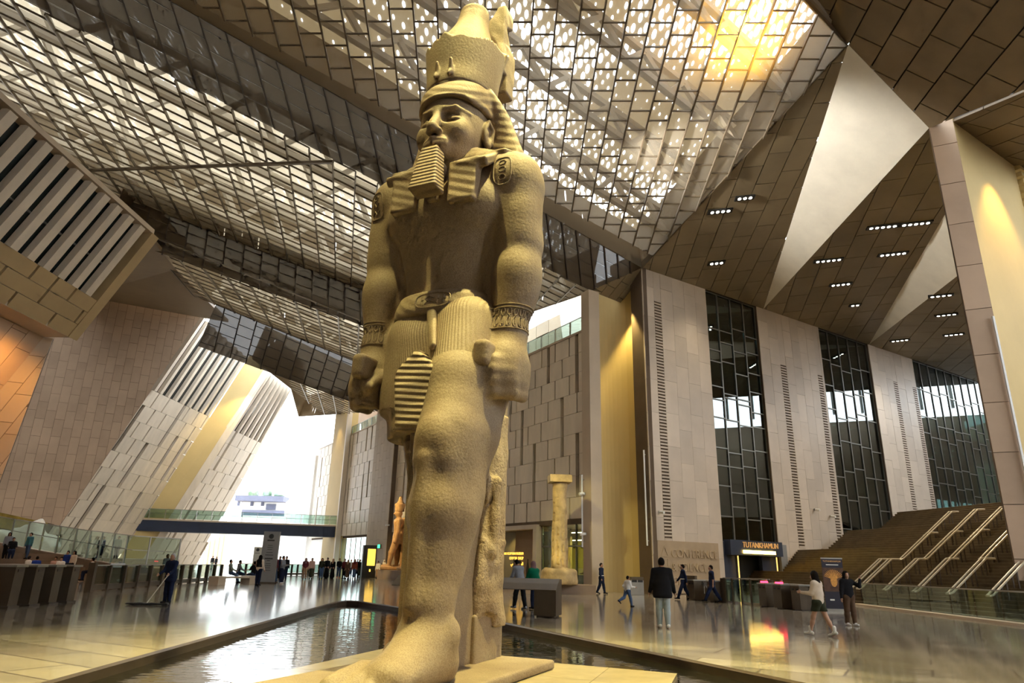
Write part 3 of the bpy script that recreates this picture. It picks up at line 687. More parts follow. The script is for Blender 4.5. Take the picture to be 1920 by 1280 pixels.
# tall pier at the right
rp = empty('wall_tall_pier', (C3[0], C3[1], 0), 'tall brown stone pier with ochre side at the right edge', 'pier', kind='structure')
fd = nrm(C3r - C3); fd[2] = 0; fd = nrm(fd); fn = V(fd[1], -fd[0], 0); fn = fn if (CAM - C3) @ fn > 0 else -fn
fw = np.linalg.norm((C3r - C3)[:2]); zt = C3r[2] + 0.3
flat = lambda p, z: V(p[0], p[1], z)
slab('core', [flat(C3, 0), flat(C3r, 0), flat(C3r, zt), flat(C3, zt)], -fn, 0.25, 'joint_brown', rp)
tile(rp, 'stone_course', [flat(C3, 0), flat(C3r, 0), flat(C3r, zt), flat(C3, zt)], flat(C3, 0), fd, V(0, 0, 1), bricks(0, fw, 0, zt, fw, 2.25, 0.03, 0), fn, 0.05, 'stone_brown', 60)
slab('ochre_side', [flat(C3r, 0), flat(C3r + bd * 7, 0), flat(C3r + bd * 7, zt), flat(C3r, zt)], -bn, 0.3, 'plaster_ochre', rp)
cor = MB()
for i in range(60):
    cor.boxm(C3r * V(1, 1, 0) + bd * 11 + V(0, 0, 0.2 + i * 0.45) + bn * 0.1, bd * 8, bn * 0.35, V(0, 0, 0.28))
cor.build('ribbed_wall', 'plaster_ochre', rp)
# small soffit above the niche
sp = [E1, A3, atY(1196, 580, 49), atY(1165, 566, 48)]
soffit('ceiling_fold', [sp[0], sp[1], sp[2]], [(1140, 560), (1165, 530)], 1.0, 1.8, 'small dark panelled soffit above the ochre niche')
# ================================================================ left: leaning walls
Q0 = V(-44, 70, 0); qd = nrm(V(0.88, 0.47, 0)); qn = V(qd[1], -qd[0], 0)
def Bw(x, y, off=0.0): return onplane(x, y, Q0 + qd * 0 - qn * off, qn)
Abot, Atop = Bw(112, 978), Bw(378, 592); al = nrm(Atop - Abot); Abot = Abot - al * (Abot[2] / al[2])
dA = nrm(V(0.03, 1, 0)); nA = np.cross(dA, al); nA = nA if nA[0] > 0 else -nA; nA = nrm(nA)
# brown tiled wall facing the hall
wl_ = empty('wall_left', Abot, 'large leaning-edged brown tiled wall at the left', 'wall', kind='structure')
brown = [Bw(112, 985), Atop, Bw(150, 555), Bw(-260, 500), Bw(-260, 903)]
slab('backing', brown, -qn, 0.6, 'joint_brown', wl_)
tile(wl_, 'tile', brown, Q0, qd, V(0, 0, 1), bricks(-40, 24, 0, 40, 0.85, 1.75, 0.025, 0.47), qn, 0.05, 'stone_brown', 300, 'tiles_far')
def lean_wall(name, label, nbot, ntop, ftop_px, fbot_px, finb_px, ncol, seed, nfin):
    """leaning wall: slotted panels below, stone fins with dark glass above"""
    t = empty(name, nbot, label, 'wall', kind='structure')
    far_t = onplane(*ftop_px, nbot, nA); far_b = onplane(*fbot_px, nbot, nA)
    al2 = nrm(far_t - far_b); far_b = far_b - al2 * (far_b[2] / al2[2])
    fa = onplane(*finb_px[0], nbot, nA); fb = onplane(*finb_px[1], nbot, nA)
    zf = (fa[2] + fb[2]) / 2
    def cut(p, a, z): return p + a * ((z - p[2]) / a[2])
    nf, ff = cut(nbot, al, zf), cut(far_b, al2, zf)
    low = [nbot, far_b, ff, nf]; width = np.linalg.norm(ff - nf)
    dv = al; L = (zf) / al[2]
    slab('backing', [p - nA * 0.35 for p in low], -nA, 0.6, 'joint_brown', t)
    maxw = max((far_b - nbot) @ dA, (ff - nf) @ dA) + 2
    rows = round(L / 1.85)
    tile(t, 'panel', low, nbot - nA * 0.3, dA, dv, panel_cells(-3, maxw, 0, L, width / ncol, L / rows, slot=0.22, wide=0.62, seed=seed, first_plain=False), nA, 0.3, 'stone_cream', 300)
    # fins
    up_ = [nf, ff, far_t, ntop]
    slab('glass_recess', [p - nA * 0.42 for p in up_], -nA, 0.2, 'glass_recess_dark', t)
    for i in range(nfin + 1):
        f = (i + 0.25) / (nfin + .5); p = nf + (ff - nf) * f; q = ntop + (far_t - ntop) * f
        beam('fin', p - nA * 0.18, q - nA * 0.18, 0.5, 0.4, 'stone_cream', t, up=nA)
    boxm('edge_fin', (nf + ntop) / 2 + dA * 0.2, ntop - nf, dA * 0.5, nA * 0.9, 'stone_cream', t)
    return t, far_b, far_t
pbr('glass_recess_dark', (0.025, 0.03, 0.03), 0.12, 0.2, 0.5, spec=0.6)
wA, AFb, AFt = lean_wall('wall_leaning', 'leaning wall of slotted pale panels with fins above, beside the brown wall', Abot, Atop, (465, 671), (270, 973), ((295, 735), (390, 780)), 6, 11, 8)
# ochre end face of the next volume
sq = [AFb, AFt]
def Sp(x, y): return onplane(x, y, AFb, qn)
Bb, Bt = Sp(330, 960), Sp(499, 694); al3 = nrm(Bt - Bb); Bb = Bb - al3 * (Bb[2] / al3[2])
o = slab('wall_end_face', [AFb, Bb, Bt, AFt + (AFt - AFb) * 0.02], -qn, 0.5, 'plaster_ochre'); tag(o, 'smooth ochre end face between the two leaning panel walls', 'wall', kind='structure')
wB, BFb, BFt = lean_wall('wall_leaning', 'leaning wall of slotted pale panels with fins above, beside the exit', Bb, Bt, (546, 731), (416, 971), ((433, 802), (487, 831)), 5, 12, 7)
boxm('edge_stone', (Bb + Bt) / 2 + nA * 0.1, Bt - Bb, qd * 0.9, qn * 0.3, 'stone_cream', wB)
# dark soffit over the brown wall
nbk = [atY(283, 448, 41), atY(200, 552, 41), Bw(150, 555), Atop + al * 1.6, onplane(428, 604, E2b, n2), onplane(330, 505, E2b, n2)]
o = slab('ceiling_dark', nbk[:1] + nbk[2:], V(0, 0, 1), 0.3, 'ceiling_brown'); tag(o, 'dark brown sloping soffit above the brown tiled wall', 'ceiling', kind='structure')
# ---- near volume at upper left: fins above, stone panels below, cut off underneath
NB0 = atY(132, 633, 38); lean = nrm(V(0.53, 0, 1)); dN = nrm(V(0.03, 1, 0)); nN = nrm(np.cross(dN, lean)); nN = nN if nN[0] > 0 else -nN
def Nw(x, y, out=0.0): return onplane(x, y, NB0 + nN * out, nN)
nv = empty('wall_upper_volume', NB0, 'overhanging upper volume at the left edge, stone panels below tall fins', 'wall', kind='structure')
zs = Nw(170, 556)[2]; zs0 = NB0[2]; zt0 = Nw(287, 447)[2]
def Ncut(y_, z): return NB0 + dN * y_ + lean * ((z - zs0) / lean[2])
Lh = (zs - zs0) / lean[2]; Lt = (zt0 + 0.2 - zs0) / lean[2]
lowp = [NB0, NB0 - dN * 30, NB0 - dN * 30 + lean * Lh, NB0 + lean * Lh]
slab('backing', [p - nN * 0.3 for p in lowp], -nN, 0.5, 'stone_cream', nv)  # pale backing makes the slots look lit; the light is in its colour
cells = panel_cells(-30, -0.05, 0, Lh, 3.1, Lh / 3, slot=0.16, wide=0.16, seed=4)
tile(nv, 'panel', lowp, NB0 - nN * 0.25, dN, lean, cells, nN, 0.25, 'stone_ochre', 300)
mb = MB()
for c0, c1, r0, r1_ in cells:
    pass
slab('glass_recess', [NB0 - nN * 0.5 + lean * Lh, NB0 - dN * 30 - nN * 0.5 + lean * Lh, NB0 - dN * 30 - nN * 0.5 + lean * Lt, NB0 - nN * 0.5 + lean * Lt], -nN, 0.2, 'glass_recess_dark', nv)
for i in range(24):
    p = NB0 - dN * (1.1 + i * 1.2)
    beam('fin', p + lean * Lh - nN * 0.2, p + lean * (Lt - 0.1) - nN * 0.2, 0.52, 0.4, 'stone_cream', nv, up=nN)
    beam('sill_bar', p + lean * (Lh + (Lt - Lh) * 0.38) - nN * 0.45 - dN * 0.25, p + lean * (Lh + (Lt - Lh) * 0.38) - nN * 0.45 - dN * 0.95, 0.08, 0.1, 'metal_frame', nv)
endq = [NB0, NB0 + lean * Lt, NB0 + lean * Lt - nN * 1.2 + V(0.4, 0.9, 0), NB0 - nN * 1.2 + V(0.4, 0.9, 0)]
boxm('end_stone', NB0 + lean * Lt / 2 - nN * 0.45 + dN * 0.15, lean * Lt, dN * 0.75, nN * 1.0, 'stone_ochre', nv)
slab('underside', [NB0, NB0 - dN * 30, NB0 - dN * 30 - V(9, 0, 0), NB0 - V(9, 0, 0)], V(0, 0, 1), 0.25, 'stone_tan', nv)
slab('roof_edge', [NB0 + lean * Lt, NB0 - dN * 30 + lean * Lt, NB0 - dN * 30 + lean * Lt - V(8, 0, 0), NB0 + lean * Lt - V(8, 0, 0)], V(0, 0, 1), 0.3, 'stone_tan', nv)
slab('back_face', [NB0 - nN * 1.0, NB0 + lean * Lt - nN * 1.0, NB0 + lean * Lt - V(8, 0, 0), NB0 - V(9, 0, 0)], dN, 0.3, 'stone_tan', nv)
# recessed lower wall under the overhang: tan end strip and lamp-lit side
lw = empty('wall_under_overhang', NB0 * V(1, 1, 0), 'tiled wall under the overhanging volume, lit orange by downlights', 'wall', kind='structure')
NL = NB0 - V(1.6, 0, 0)
def side_p(y_, z): return NL + dN * y_ + lean * ((z - zs0) / lean[2])
q = [side_p(0, 0), side_p(0, zs0), side_p(-30, zs0), side_p(-30, 0)]
slab('backing', q, -nN, 0.4, 'joint_brown', lw)
tile(lw, 'tile', q, NL, dN, lean, bricks(-30, 0, -24, 2, 1.2, 2.2, 0.03, 0.4), nN, 0.05, 'stone_brown', 120, 'tiles_far')
e2 = [side_p(0, 0), side_p(0, zs0), side_p(0, zs0) + qd * 0.5, side_p(0, 0) + qd * 5.0]
slab('end_backing', e2, -qn, 0.3, 'joint_brown', lw)
tile(lw, 'end_tile', e2, e2[0], qd, lean, bricks(-3, 9, 0, 20, 0.95, 1.8, 0.03, 0.4), qn, 0.05, 'stone_tan', 80)
# ---- enclosing shell outside the view: rear and side walls, roof over the visitor
for nm, q, n_, lb in (('wall_rear', [V(-75, -8, 0), V(60, -8, 0), V(60, -8, 11), V(-75, -8, 11)], V(0, -1, 0), 'stone wall behind the visitor'),
                      ('wall_side_left', [V(-75, -8, 0), V(-75, 68, 0), V(-75, 68, 40), V(-75, -8, 40)], V(-1, 0, 0), 'stone side wall beyond the left edge'),
                      ('wall_side_right', [V(60, -8, 0), V(60, 90, 0), V(60, 90, 20), V(60, -8, 20)], V(1, 0, 0), 'stone side wall beyond the right edge')):
    o = slab(nm, q, n_, 0.5, 'stone_tan'); tag(o, lb, 'wall', kind='structure')
o = slab('ceiling_rear', [V(-75, -8, 33), V(60, -8, 33), V(60, 8, 33), V(-75, 8, 33)], V(0, 0, 1), 0.4, 'soffit_panel'); tag(o, 'dark ceiling over the visitor', 'ceiling', kind='structure')
o = slab('ceiling_right_rear', [V(24, 8, 30), V(60, 8, 30), V(60, 100, 30), V(24, 40, 30)], V(0, 0, 1), 0.4, 'soffit_panel'); tag(o, 'dark ceiling beyond the tall pier', 'ceiling', kind='structure')
o = slab('ceiling_left_rear', [V(-75, 8, 36), V(-40, 8, 36), V(-36, 74, 36), V(-75, 74, 36)], V(0, 0, 1), 0.4, 'soffit_panel'); tag(o, 'dark ceiling above the overhanging left volume', 'ceiling', kind='structure')
rw = empty('sky_opening', V(0, -8, 11), 'unseen mullioned openings behind and beside the visitor, sized to let sky light in', 'window', kind='structure')  # openings out of view, shaped for the daylight they let in
for i in range(12): boxm('mullion', V(22 + i * 3.2, -8, 21.5), (0.3, 0, 0), (0, 0.5, 0), (0, 0, 22), 'metal_frame', rw)
for i in range(30): boxm('mullion', V(60, -7 + i * 3.3, 26), (0.5, 0, 0), (0, 0.3, 0), (0, 0, 10), 'metal_frame', rw)
slab('solid_left', [V(-75, -8, 11), V(22, -8, 11), V(22, -8, 36), V(-75, -8, 36)], V(0, -1, 0), 0.5, 'stone_tan', rw)
SO_ = V(-1.05, 10.6, 0.1)
# ================================================================ lamps of the hall
def aim(o, target):
    d = Vector(tuple(float(q) for q in target)) - o.location; o.rotation_euler = d.to_track_quat('-Z', 'Y').to_euler()
def spot(loc, target, energy, col, deg, blend=0.4, size=0.15):
    ld = bpy.data.lights.new('spot', 'SPOT'); ld.energy = energy; ld.color = col; ld.spot_size = math.radians(deg); ld.spot_blend = blend; ld.shadow_soft_size = size
    o = bpy.data.objects.new('spot', ld); COL.objects.link(o); o.location = tuple(float(q) for q in loc); aim(o, target); return o
WARM = (1.0, 0.86, 0.33)
# projectors hung in the roof, turned on colossus, floor and roof; added fill last
spot((4.6, 7.2, 27.0), SO_ + V(0.2, 0, 5.0), 44000, WARM, 34, 0.5, 0.1)
spot((-6.0, 6.6, 28.0), SO_ + V(0, 0, 5.5), 24000, WARM, 34, 0.5, 0.1)
spot((3.6, 17.5, 22.0), SO_ + V(0.4, 0, 2.5), 9000, WARM, 40, 0.5, 0.1)
spot((7.0, 3.5, 24.0), (9.0, 9.5, 0), 9000, WARM, 42, 0.8)
spot((-9.0, 3.5, 24.0), (-10.5, 8.5, 0), 6500, WARM, 42, 0.8)
spot((11.5, 27.5, 24.6), (11.0, 28.6, 31.5), 3500, (1, 0.55, 0.06), 130, 1.0)
spot((3.5, 33.0, 22.8), (19.6, 37.0, 24.2), 11000, (1, 0.95, 0.85), 62, 0.8, 0.3)  # extra fill added to brighten the large concrete triangle
# ================================================================ sculpting with distance fields
def smin(a, b, k):
    h = np.maximum(k - np.abs(a - b), 0.0) / k
    return np.minimum(a, b) - h * h * k * 0.25
class Field:
    def __init__(s, lo, hi, h):
        s.h = h; s.lo = np.asarray(lo, float); n = np.ceil((np.asarray(hi, float) - s.lo) / h).astype(int) + 1
        s.ax = [s.lo[i] + h * np.arange(n[i]) for i in range(3)]
        s.f = np.full(tuple(n), 1.0, np.float32)
    def _sub(s, lo, hi, m):
        sl = []
        for i in range(3):
            a = max(0, int((lo[i] - m - s.lo[i]) / s.h)); b = min(len(s.ax[i]), int((hi[i] + m - s.lo[i]) / s.h) + 2)
            if b <= a: return None
            sl.append(slice(a, b))
        g = np.meshgrid(*[s.ax[i][sl[i]].astype(np.float32) for i in range(3)], indexing='ij', sparse=True)
        return tuple(sl), g
    def put(s, fn, lo, hi, k=0.05, op='add'):
        m = k + 3 * s.h; r = s._sub(np.minimum(lo, hi), np.maximum(lo, hi), m)
        if r is None: return
        sl, g = r; d = fn(*g).astype(np.float32); cur = s.f[sl]
        if op == 'add': s.f[sl] = smin(cur, d, k) if k > 0 else np.minimum(cur, d)
        else: s.f[sl] = -smin(-cur, d, k) if k > 0 else np.maximum(cur, -d)
    def cone(s, a, b, ra, rb, k=0.05, op='add', sc=(1, 1, 1)):
        """round cone from a to b; sc squashes space around it (elliptic section)"""
        a = np.asarray(a, float); b = np.asarray(b, float); sc = np.asarray(sc, float)
        ai, bi = a / sc, b / sc; d = bi - ai; L2 = max(1e-9, d @ d); mn = sc.min()
        def fn(x, y, z):
            x, y, z = x / sc[0], y / sc[1], z / sc[2]
            t = np.clip(((x - ai[0]) * d[0] + (y - ai[1]) * d[1] + (z - ai[2]) * d[2]) / L2, 0, 1)
            q = np.sqrt((x - ai[0] - t * d[0]) ** 2 + (y - ai[1] - t * d[1]) ** 2 + (z - ai[2] - t * d[2]) ** 2)
            return (q - (ra + (rb - ra) * t)) * mn
        R = max(ra, rb) * sc
        s.put(fn, np.minimum(a, b) - R, np.maximum(a, b) + R, k, op)
    def ell(s, c, r, k=0.05, op='add', rot=None):
        c = np.asarray(c, float); r = np.asarray(r, float)
        R = np.eye(3) if rot is None else np.array(Matrix.Rotation(rot[0], 3, rot[1]))
        def fn(x, y, z):
            x, y, z = x - c[0], y - c[1], z - c[2]
            p = [R[0, i] * x + R[1, i] * y + R[2, i] * z for i in range(3)]
            q = np.sqrt(sum((p[i] / r[i]) ** 2 for i in range(3)))
            g = np.sqrt(sum((p[i] / r[i] ** 2) ** 2 for i in range(3))) + 1e-6
            return q * (q - 1) / g
        e = np.full(3, r.max()); s.put(fn, c - e, c + e, k, op)
    def box(s, c, hs, rad=0.03, k=0.03, op='add', rot=None, taper=None):
        c = np.asarray(c, float); hs = np.asarray(hs, float)
        R = np.eye(3) if rot is None else np.array(Matrix.Rotation(rot[0], 3, rot[1]))
        def fn(x, y, z):
            x, y, z = x - c[0], y - c[1], z - c[2]
            p = [R[0, i] * x + R[1, i] * y + R[2, i] * z for i in range(3)]
            hx, hy = hs[0], hs[1]
            if taper:   # (fx, fy): share of the half width left at the top
                t = np.clip((p[2] / hs[2] + 1) / 2, 0, 1); hx = hs[0] * (1 + (taper[0] - 1) * t); hy = hs[1] * (1 + (taper[1] - 1) * t)
            q = [np.abs(p[0]) - hx + rad, np.abs(p[1]) - hy + rad, np.abs(p[2]) - hs[2] + rad]
            o = np.sqrt(sum(np.maximum(v, 0) ** 2 for v in q)); i = np.minimum(np.maximum(q[0], np.maximum(q[1], q[2])), 0)
            return o + i - rad
        m = max(1, *(taper or (1, 1))); e = np.full(3, np.linalg.norm(hs) * m) if rot is not None else hs * m; s.put(fn, c - e, c + e, k, op)
    def loft(s, zs, cu, cv, ru, rv, n=2.3, k=0.05, op='add'):
        """stack of super-ellipses along z"""
        zs, cu, cv, ru, rv = [np.asarray(q, float) for q in (zs, cu, cv, ru, rv)]
        def sm(z, q):   # smooth interpolation (Catmull-Rom on arbitrary knots)
            m_ = np.gradient(q, zs); i = np.clip(np.searchsorted(zs, z) - 1, 0, len(zs) - 2); h = zs[i + 1] - zs[i]; t = np.clip((z - zs[i]) / h, 0, 1)
            return (2 * t ** 3 - 3 * t ** 2 + 1) * q[i] + (t ** 3 - 2 * t ** 2 + t) * h * m_[i] + (-2 * t ** 3 + 3 * t ** 2) * q[i + 1] + (t ** 3 - t ** 2) * h * m_[i + 1]
        def fn(x, y, z):
            zz = z.ravel(); a, b, c, d = [sm(zz, q).reshape(z.shape) for q in (cu, cv, ru, rv)]
            q = ((np.abs(x - a) / c) ** n + (np.abs(y - b) / d) ** n) ** (1.0 / n)
            return np.maximum((q - 1) * np.minimum(c, d), np.maximum(zs[0] - z, z - zs[-1]))
        s.put(fn, (np.min(cu - ru), np.min(cv - rv), zs[0]), (np.max(cu + ru), np.max(cv + rv), zs[-1]), k, op)
    def noise(s, amp, freq, lo, hi, seed=0):
        r = s._sub(lo, hi, 0)
        if r is None: return
        sl, g = r; rg = np.random.RandomState(seed); x, y, z = g; a = 0
        for o in range(3):
            for j in range(5):
                w = rg.randn(3); w = w / np.linalg.norm(w) * freq * 2 ** o; a = a + np.sin(x * w[0] + y * w[1] + z * w[2] + rg.rand() * 6.28) / 2 ** o / 2.5
        s.f[sl] += (amp * a).astype(np.float32)
    def mesh(s):
        return surface_nets(s.f, s.lo, s.h)
def surface_nets(f, lo, h):
    f = np.pad(f, 1, constant_values=1.0); lo = lo - h
    ins = f < 0; nx, ny, nz = f.shape
    c = ins[:-1, :-1, :-1].astype(np.int8)
    tot = sum(ins[i:nx - 1 + i, j:ny - 1 + j, k:nz - 1 + k].astype(np.int8) for i in (0, 1) for j in (0, 1) for k in (0, 1))
    act = (tot > 0) & (tot < 8); idx = np.argwhere(act)
    if len(idx) == 0: return np.zeros((0, 3)), np.zeros((0, 4), int)
    num = np.full(act.shape, -1, np.int32); num[act] = np.arange(len(idx))
    I, J, K = idx.T; acc = np.zeros((len(idx), 3)); cnt = np.zeros(len(idx))
    corner = {(a, b, d): f[I + a, J + b, K + d] for a in (0, 1) for b in (0, 1) for d in (0, 1)}
    for ax in range(3):
        for u in (0, 1):
            for v in (0, 1):
                p = [u, v]; p.insert(ax, 0); q = [u, v]; q.insert(ax, 1)
                fa, fb = corner[tuple(p)], corner[tuple(q)]; mk = (fa < 0) != (fb < 0)
                t = np.where(mk, fa / np.where(mk, fa - fb, 1), 0)
                pos = np.array(p, float)[None, :].repeat(len(idx), 0); pos[:, ax] = t
                acc[mk] += pos[mk]; cnt[mk] += 1
    vert_ = lo + (idx + acc / cnt[:, None]) * h
    quads = []
    for ax in range(3):
        a = [slice(None)] * 3; b = [slice(None)] * 3; a[ax] = slice(0, -1); b[ax] = slice(1, None)
        A_, B_ = ins[tuple(a)], ins[tuple(b)]; e = np.argwhere(A_ != B_)
        o1, o2 = [i for i in range(3) if i != ax]
        e = e[(e[:, o1] > 0) & (e[:, o2] > 0) & (e[:, o1] < f.shape[o1] - 1) & (e[:, o2] < f.shape[o2] - 1)]
        def nb(d1, d2):
            q = e.copy(); q[:, o1] -= d1; q[:, o2] -= d2; return num[q[:, 0], q[:, 1], q[:, 2]]
        q = np.stack([nb(1, 1), nb(0, 1), nb(0, 0), nb(1, 0)], 1)
        fl_ = A_[e[:, 0], e[:, 1], e[:, 2]]
        if ax == 1: fl_ = ~fl_
        q[~fl_] = q[~fl_][:, ::-1]
        quads.append(q)
    return vert_, np.concatenate(quads)
def np_mesh(name, v, q, mat, parent=None, M=None, smooth=True):
    me = bpy.data.meshes.new(name); v = np.asarray(v, np.float32); q = np.asarray(q, np.int32)
    me.vertices.add(len(v)); me.vertices.foreach_set('co', v.ravel())
    me.loops.add(len(q) * 4); me.loops.foreach_set('vertex_index', q.ravel())
    me.polygons.add(len(q)); me.polygons.foreach_set('loop_start', np.arange(len(q)) * 4); me.polygons.foreach_set('loop_total', np.full(len(q), 4))
    if smooth: me.polygons.foreach_set('use_smooth', np.ones(len(q), bool))
    me.materials.append(MATS[mat]); me.update(calc_edges=True); me.validate()
    return link(name, me, parent, M)

# ================================================================ the colossus
SAZ = math.radians(24); SF = V(-math.sin(SAZ), -math.cos(SAZ), 0); SL = V(-SF[1], SF[0], 0); SO = V(-1.05, 10.6, 0.1)
SM = Matrix(((SF[0], SL[0], 0, SO[0]), (SF[1], SL[1], 0, SO[1]), (0, 0, 1, SO[2]), (0, 0, 0, 1)))
def granite(name, c1, c2, c3, bump=0.25, wave=None, rough=0.62):
    """speckled granite; wave=(axis scale vector, frequency, depth) adds fine carved pleats"""
    mt, nt, out = _new(name); N = nt.nodes; L = nt.links
    b = N.new('ShaderNodeBsdfPrincipled'); L.new(b.outputs[0], out.inputs[0]); b.inputs['Roughness'].default_value = rough; b.inputs['Specular IOR Level'].default_value = 0.3
    tc = N.new('ShaderNodeTexCoord')
    nz = N.new('ShaderNodeTexNoise'); L.new(tc.outputs['Object'], nz.inputs['Vector']); nz.inputs['Scale'].default_value = 0.55; nz.inputs['Detail'].default_value = 8; nz.inputs['Roughness'].default_value = 0.62
    rp = N.new('ShaderNodeValToRGB'); L.new(nz.outputs['Fac'], rp.inputs[0]); e = rp.color_ramp.elements
    e[0].position = 0.33; e[0].color = (*c2, 1); e[1].position = 0.62; e[1].color = (*c1, 1)
    sp_ = N.new('ShaderNodeTexNoise'); L.new(tc.outputs['Object'], sp_.inputs['Vector']); sp_.inputs['Scale'].default_value = 60; sp_.inputs['Detail'].default_value = 3
    r2 = N.new('ShaderNodeValToRGB'); L.new(sp_.outputs['Fac'], r2.inputs[0]); r2.color_ramp.elements[0].position = 0.35; r2.color_ramp.elements[1].position = 0.6
    r2.color_ramp.elements[0].color = (*c3, 1); r2.color_ramp.elements[1].color = (1, 1, 1, 1)
    mx = N.new('ShaderNodeMix'); mx.data_type = 'RGBA'; mx.blend_type = 'MULTIPLY'; mx.inputs[0].default_value = 0.55
    L.new(rp.outputs[0], mx.inputs[6]); L.new(r2.outputs[0], mx.inputs[7]); L.new(mx.outputs[2], b.inputs['Base Color'])
    nb = N.new('ShaderNodeTexNoise'); L.new(tc.outputs['Object'], nb.inputs['Vector']); nb.inputs['Scale'].default_value = 22; nb.inputs['Detail'].default_value = 6
    bp = N.new('ShaderNodeBump'); bp.inputs['Strength'].default_value = bump; bp.inputs['Distance'].default_value = 0.03; L.new(nb.outputs['Fac'], bp.inputs['Height'])
    last = bp
    if wave:
        ax, fr, dep = wave
        mp = N.new('ShaderNodeVectorMath'); mp.operation = 'DOT_PRODUCT'; L.new(tc.outputs['Object'], mp.inputs[0]); mp.inputs[1].default_value = ax
        ms = N.new('ShaderNodeMath'); ms.operation = 'MULTIPLY'; ms.inputs[1].default_value = fr * 2 * math.pi; L.new(mp.outputs['Value'], ms.inputs[0])
        sn_ = N.new('ShaderNodeMath'); sn_.operation = 'SINE'; L.new(ms.outputs[0], sn_.inputs[0])
        b2 = N.new('ShaderNodeBump'); b2.inputs['Strength'].default_value = dep; b2.inputs['Distance'].default_value = 0.03; L.new(sn_.outputs[0], b2.inputs['Height']); L.new(bp.outputs[0], b2.inputs['Normal']); last = b2
    L.new(last.outputs[0], b.inputs['Normal']); return mt
G1, G2, G3c = (0.37, 0.29, 0.185), (0.22, 0.155, 0.095), (0.55, 0.48, 0.42)
granite('granite', G1, G2, G3c)
granite('granite_pleat', G1, G2, G3c, wave=((0.25, 0.9, 0.25), 24, 0.22))
granite('granite_apron', G1, G2, G3c, wave=((0.0, 0.12, 1.0), 10.5, 0.55))
granite('granite_beard', G1, G2, G3c, wave=((0.2, 0.0, 1.0), 15, 0.35))
granite('granite_cloth', G1, G2, G3c, wave=((0.5, 0.3, 0.8), 8, 0.18))
granite('granite_rough', (0.46, 0.36, 0.22), (0.27, 0.19, 0.11), G3c, bump=0.9)
granite('granite_shaded', (0.17, 0.12, 0.085), (0.11, 0.075, 0.05), G3c)
granite('granite_crown', (0.36, 0.28, 0.18), (0.22, 0.16, 0.10), G3c)
statue = empty('colossal_statue', SO, 'colossal standing granite statue of a crowned king in the pool', 'statue')
def part(F, name, mat, M=SM, parent=None):
    v, q = F.mesh(); return np_mesh(name, v, q, mat, parent or statue, M)

# ---- body: torso, arms, fists, legs, feet in one surface
F = Field((-1.1, -1.75, -0.02), (3.15, 1.75, 8.45), 0.032)
F.loft([4.3, 4.9, 5.4, 5.9, 6.4, 6.9, 7.3, 7.65, 7.95, 8.1], [0.0, 0, 0.02, 0.04, 0.06, 0.08, 0.06, 0.02, 0, 0], [0] * 10,
       [0.66, 0.6, 0.52, 0.50, 0.55, 0.63, 0.62, 0.52, 0.42, 0.36], [0.92, 0.84, 0.74, 0.76, 0.88, 1.04, 1.14, 1.10, 0.78, 0.5], 2.4, 0.05)
for s in (-1, 1):
    F.ell((0.42, s * 0.5, 6.98), (0.26, 0.48, 0.36), 0.25)                       # chest muscle
    F.ell((0.70, s * 0.56, 6.86), (0.045, 0.045, 0.045), 0.02)                   # nipple
    F.cone((0.02, s * 0.45, 7.95), (0.02, s * 1.15, 7.62), 0.36, 0.42, 0.2)      # shoulder slope
    F.ell((0.0, s * 1.20, 7.42), (0.47, 0.385, 0.50), 0.2)                       # deltoid
    F.cone((0.0, s * 1.25, 7.35), (0.0, s * 1.26, 6.35), 0.37, 0.33, 0.12, sc=(1.08, 1, 1))
    F.ell((0.14, s * 1.25, 6.75), (0.26, 0.26, 0.5), 0.25)                       # biceps
    F.cone((0.0, s * 1.25, 6.35), (0.06, s * 1.24, 5.85), 0.325, 0.31, 0.2, sc=(1.08, 1, 1))
    F.cone((0.06, s * 1.24, 5.85), (0.2, s * 1.18, 4.75), 0.315, 0.26, 0.2, sc=(1.1, 1, 1))
    F.ell((0.06, s * 1.26, 5.65), (0.33, 0.30, 0.5), 0.25)
    F.box((0.0, s * 0.98, 5.9), (0.22, 0.22, 1.45), 0.04, 0.06)                  # stone bridge arm - body
    F.box((0.02, s * 0.95, 4.35), (0.2, 0.22, 0.4), 0.04, 0.06)
    # fist: back of the hand, four curled fingers, thumb
    F.ell((0.26, s * 1.16, 4.24), (0.44, 0.33, 0.40), 0.10)
    F.ell((0.34, s * 1.16, 4.05), (0.42, 0.31, 0.30), 0.10)
    F.cone((0.22, s * 1.18, 4.7), (0.28, s * 1.17, 4.35), 0.26, 0.32, 0.15)
    for j in range(4):
        zz = 4.22 - j * 0.15; rr = (0.10, 0.105, 0.10, 0.09)[j]; o_ = (0.0, 0.03, 0.02, -0.02)[j]
        F.cone((0.1, s * 1.38, zz + 0.02), (0.46 + o_, s * 1.35, zz), rr, rr, 0.10)          # first phalanx, outer side
        F.cone((0.46 + o_, s * 1.35, zz), (0.70 + o_, s * 1.17, zz - 0.01), rr, rr, 0.07)    # bent over the front
        F.cone((0.70 + o_, s * 1.17, zz - 0.01), (0.56 + o_, s * 0.95, zz - 0.01), rr, rr * .9, 0.04)
        F.cone((0.56 + o_, s * 0.95, zz - 0.01), (0.26, s * 0.93, zz), rr * .9, rr * .8, 0.03)
    F.cone((0.12, s * 0.90, 4.46), (0.44, s * 0.87, 4.20), 0.13, 0.12, 0.06)                 # thumb
    F.cone((0.44, s * 0.87, 4.20), (0.74, s * 0.95, 3.98), 0.12, 0.10, 0.04)
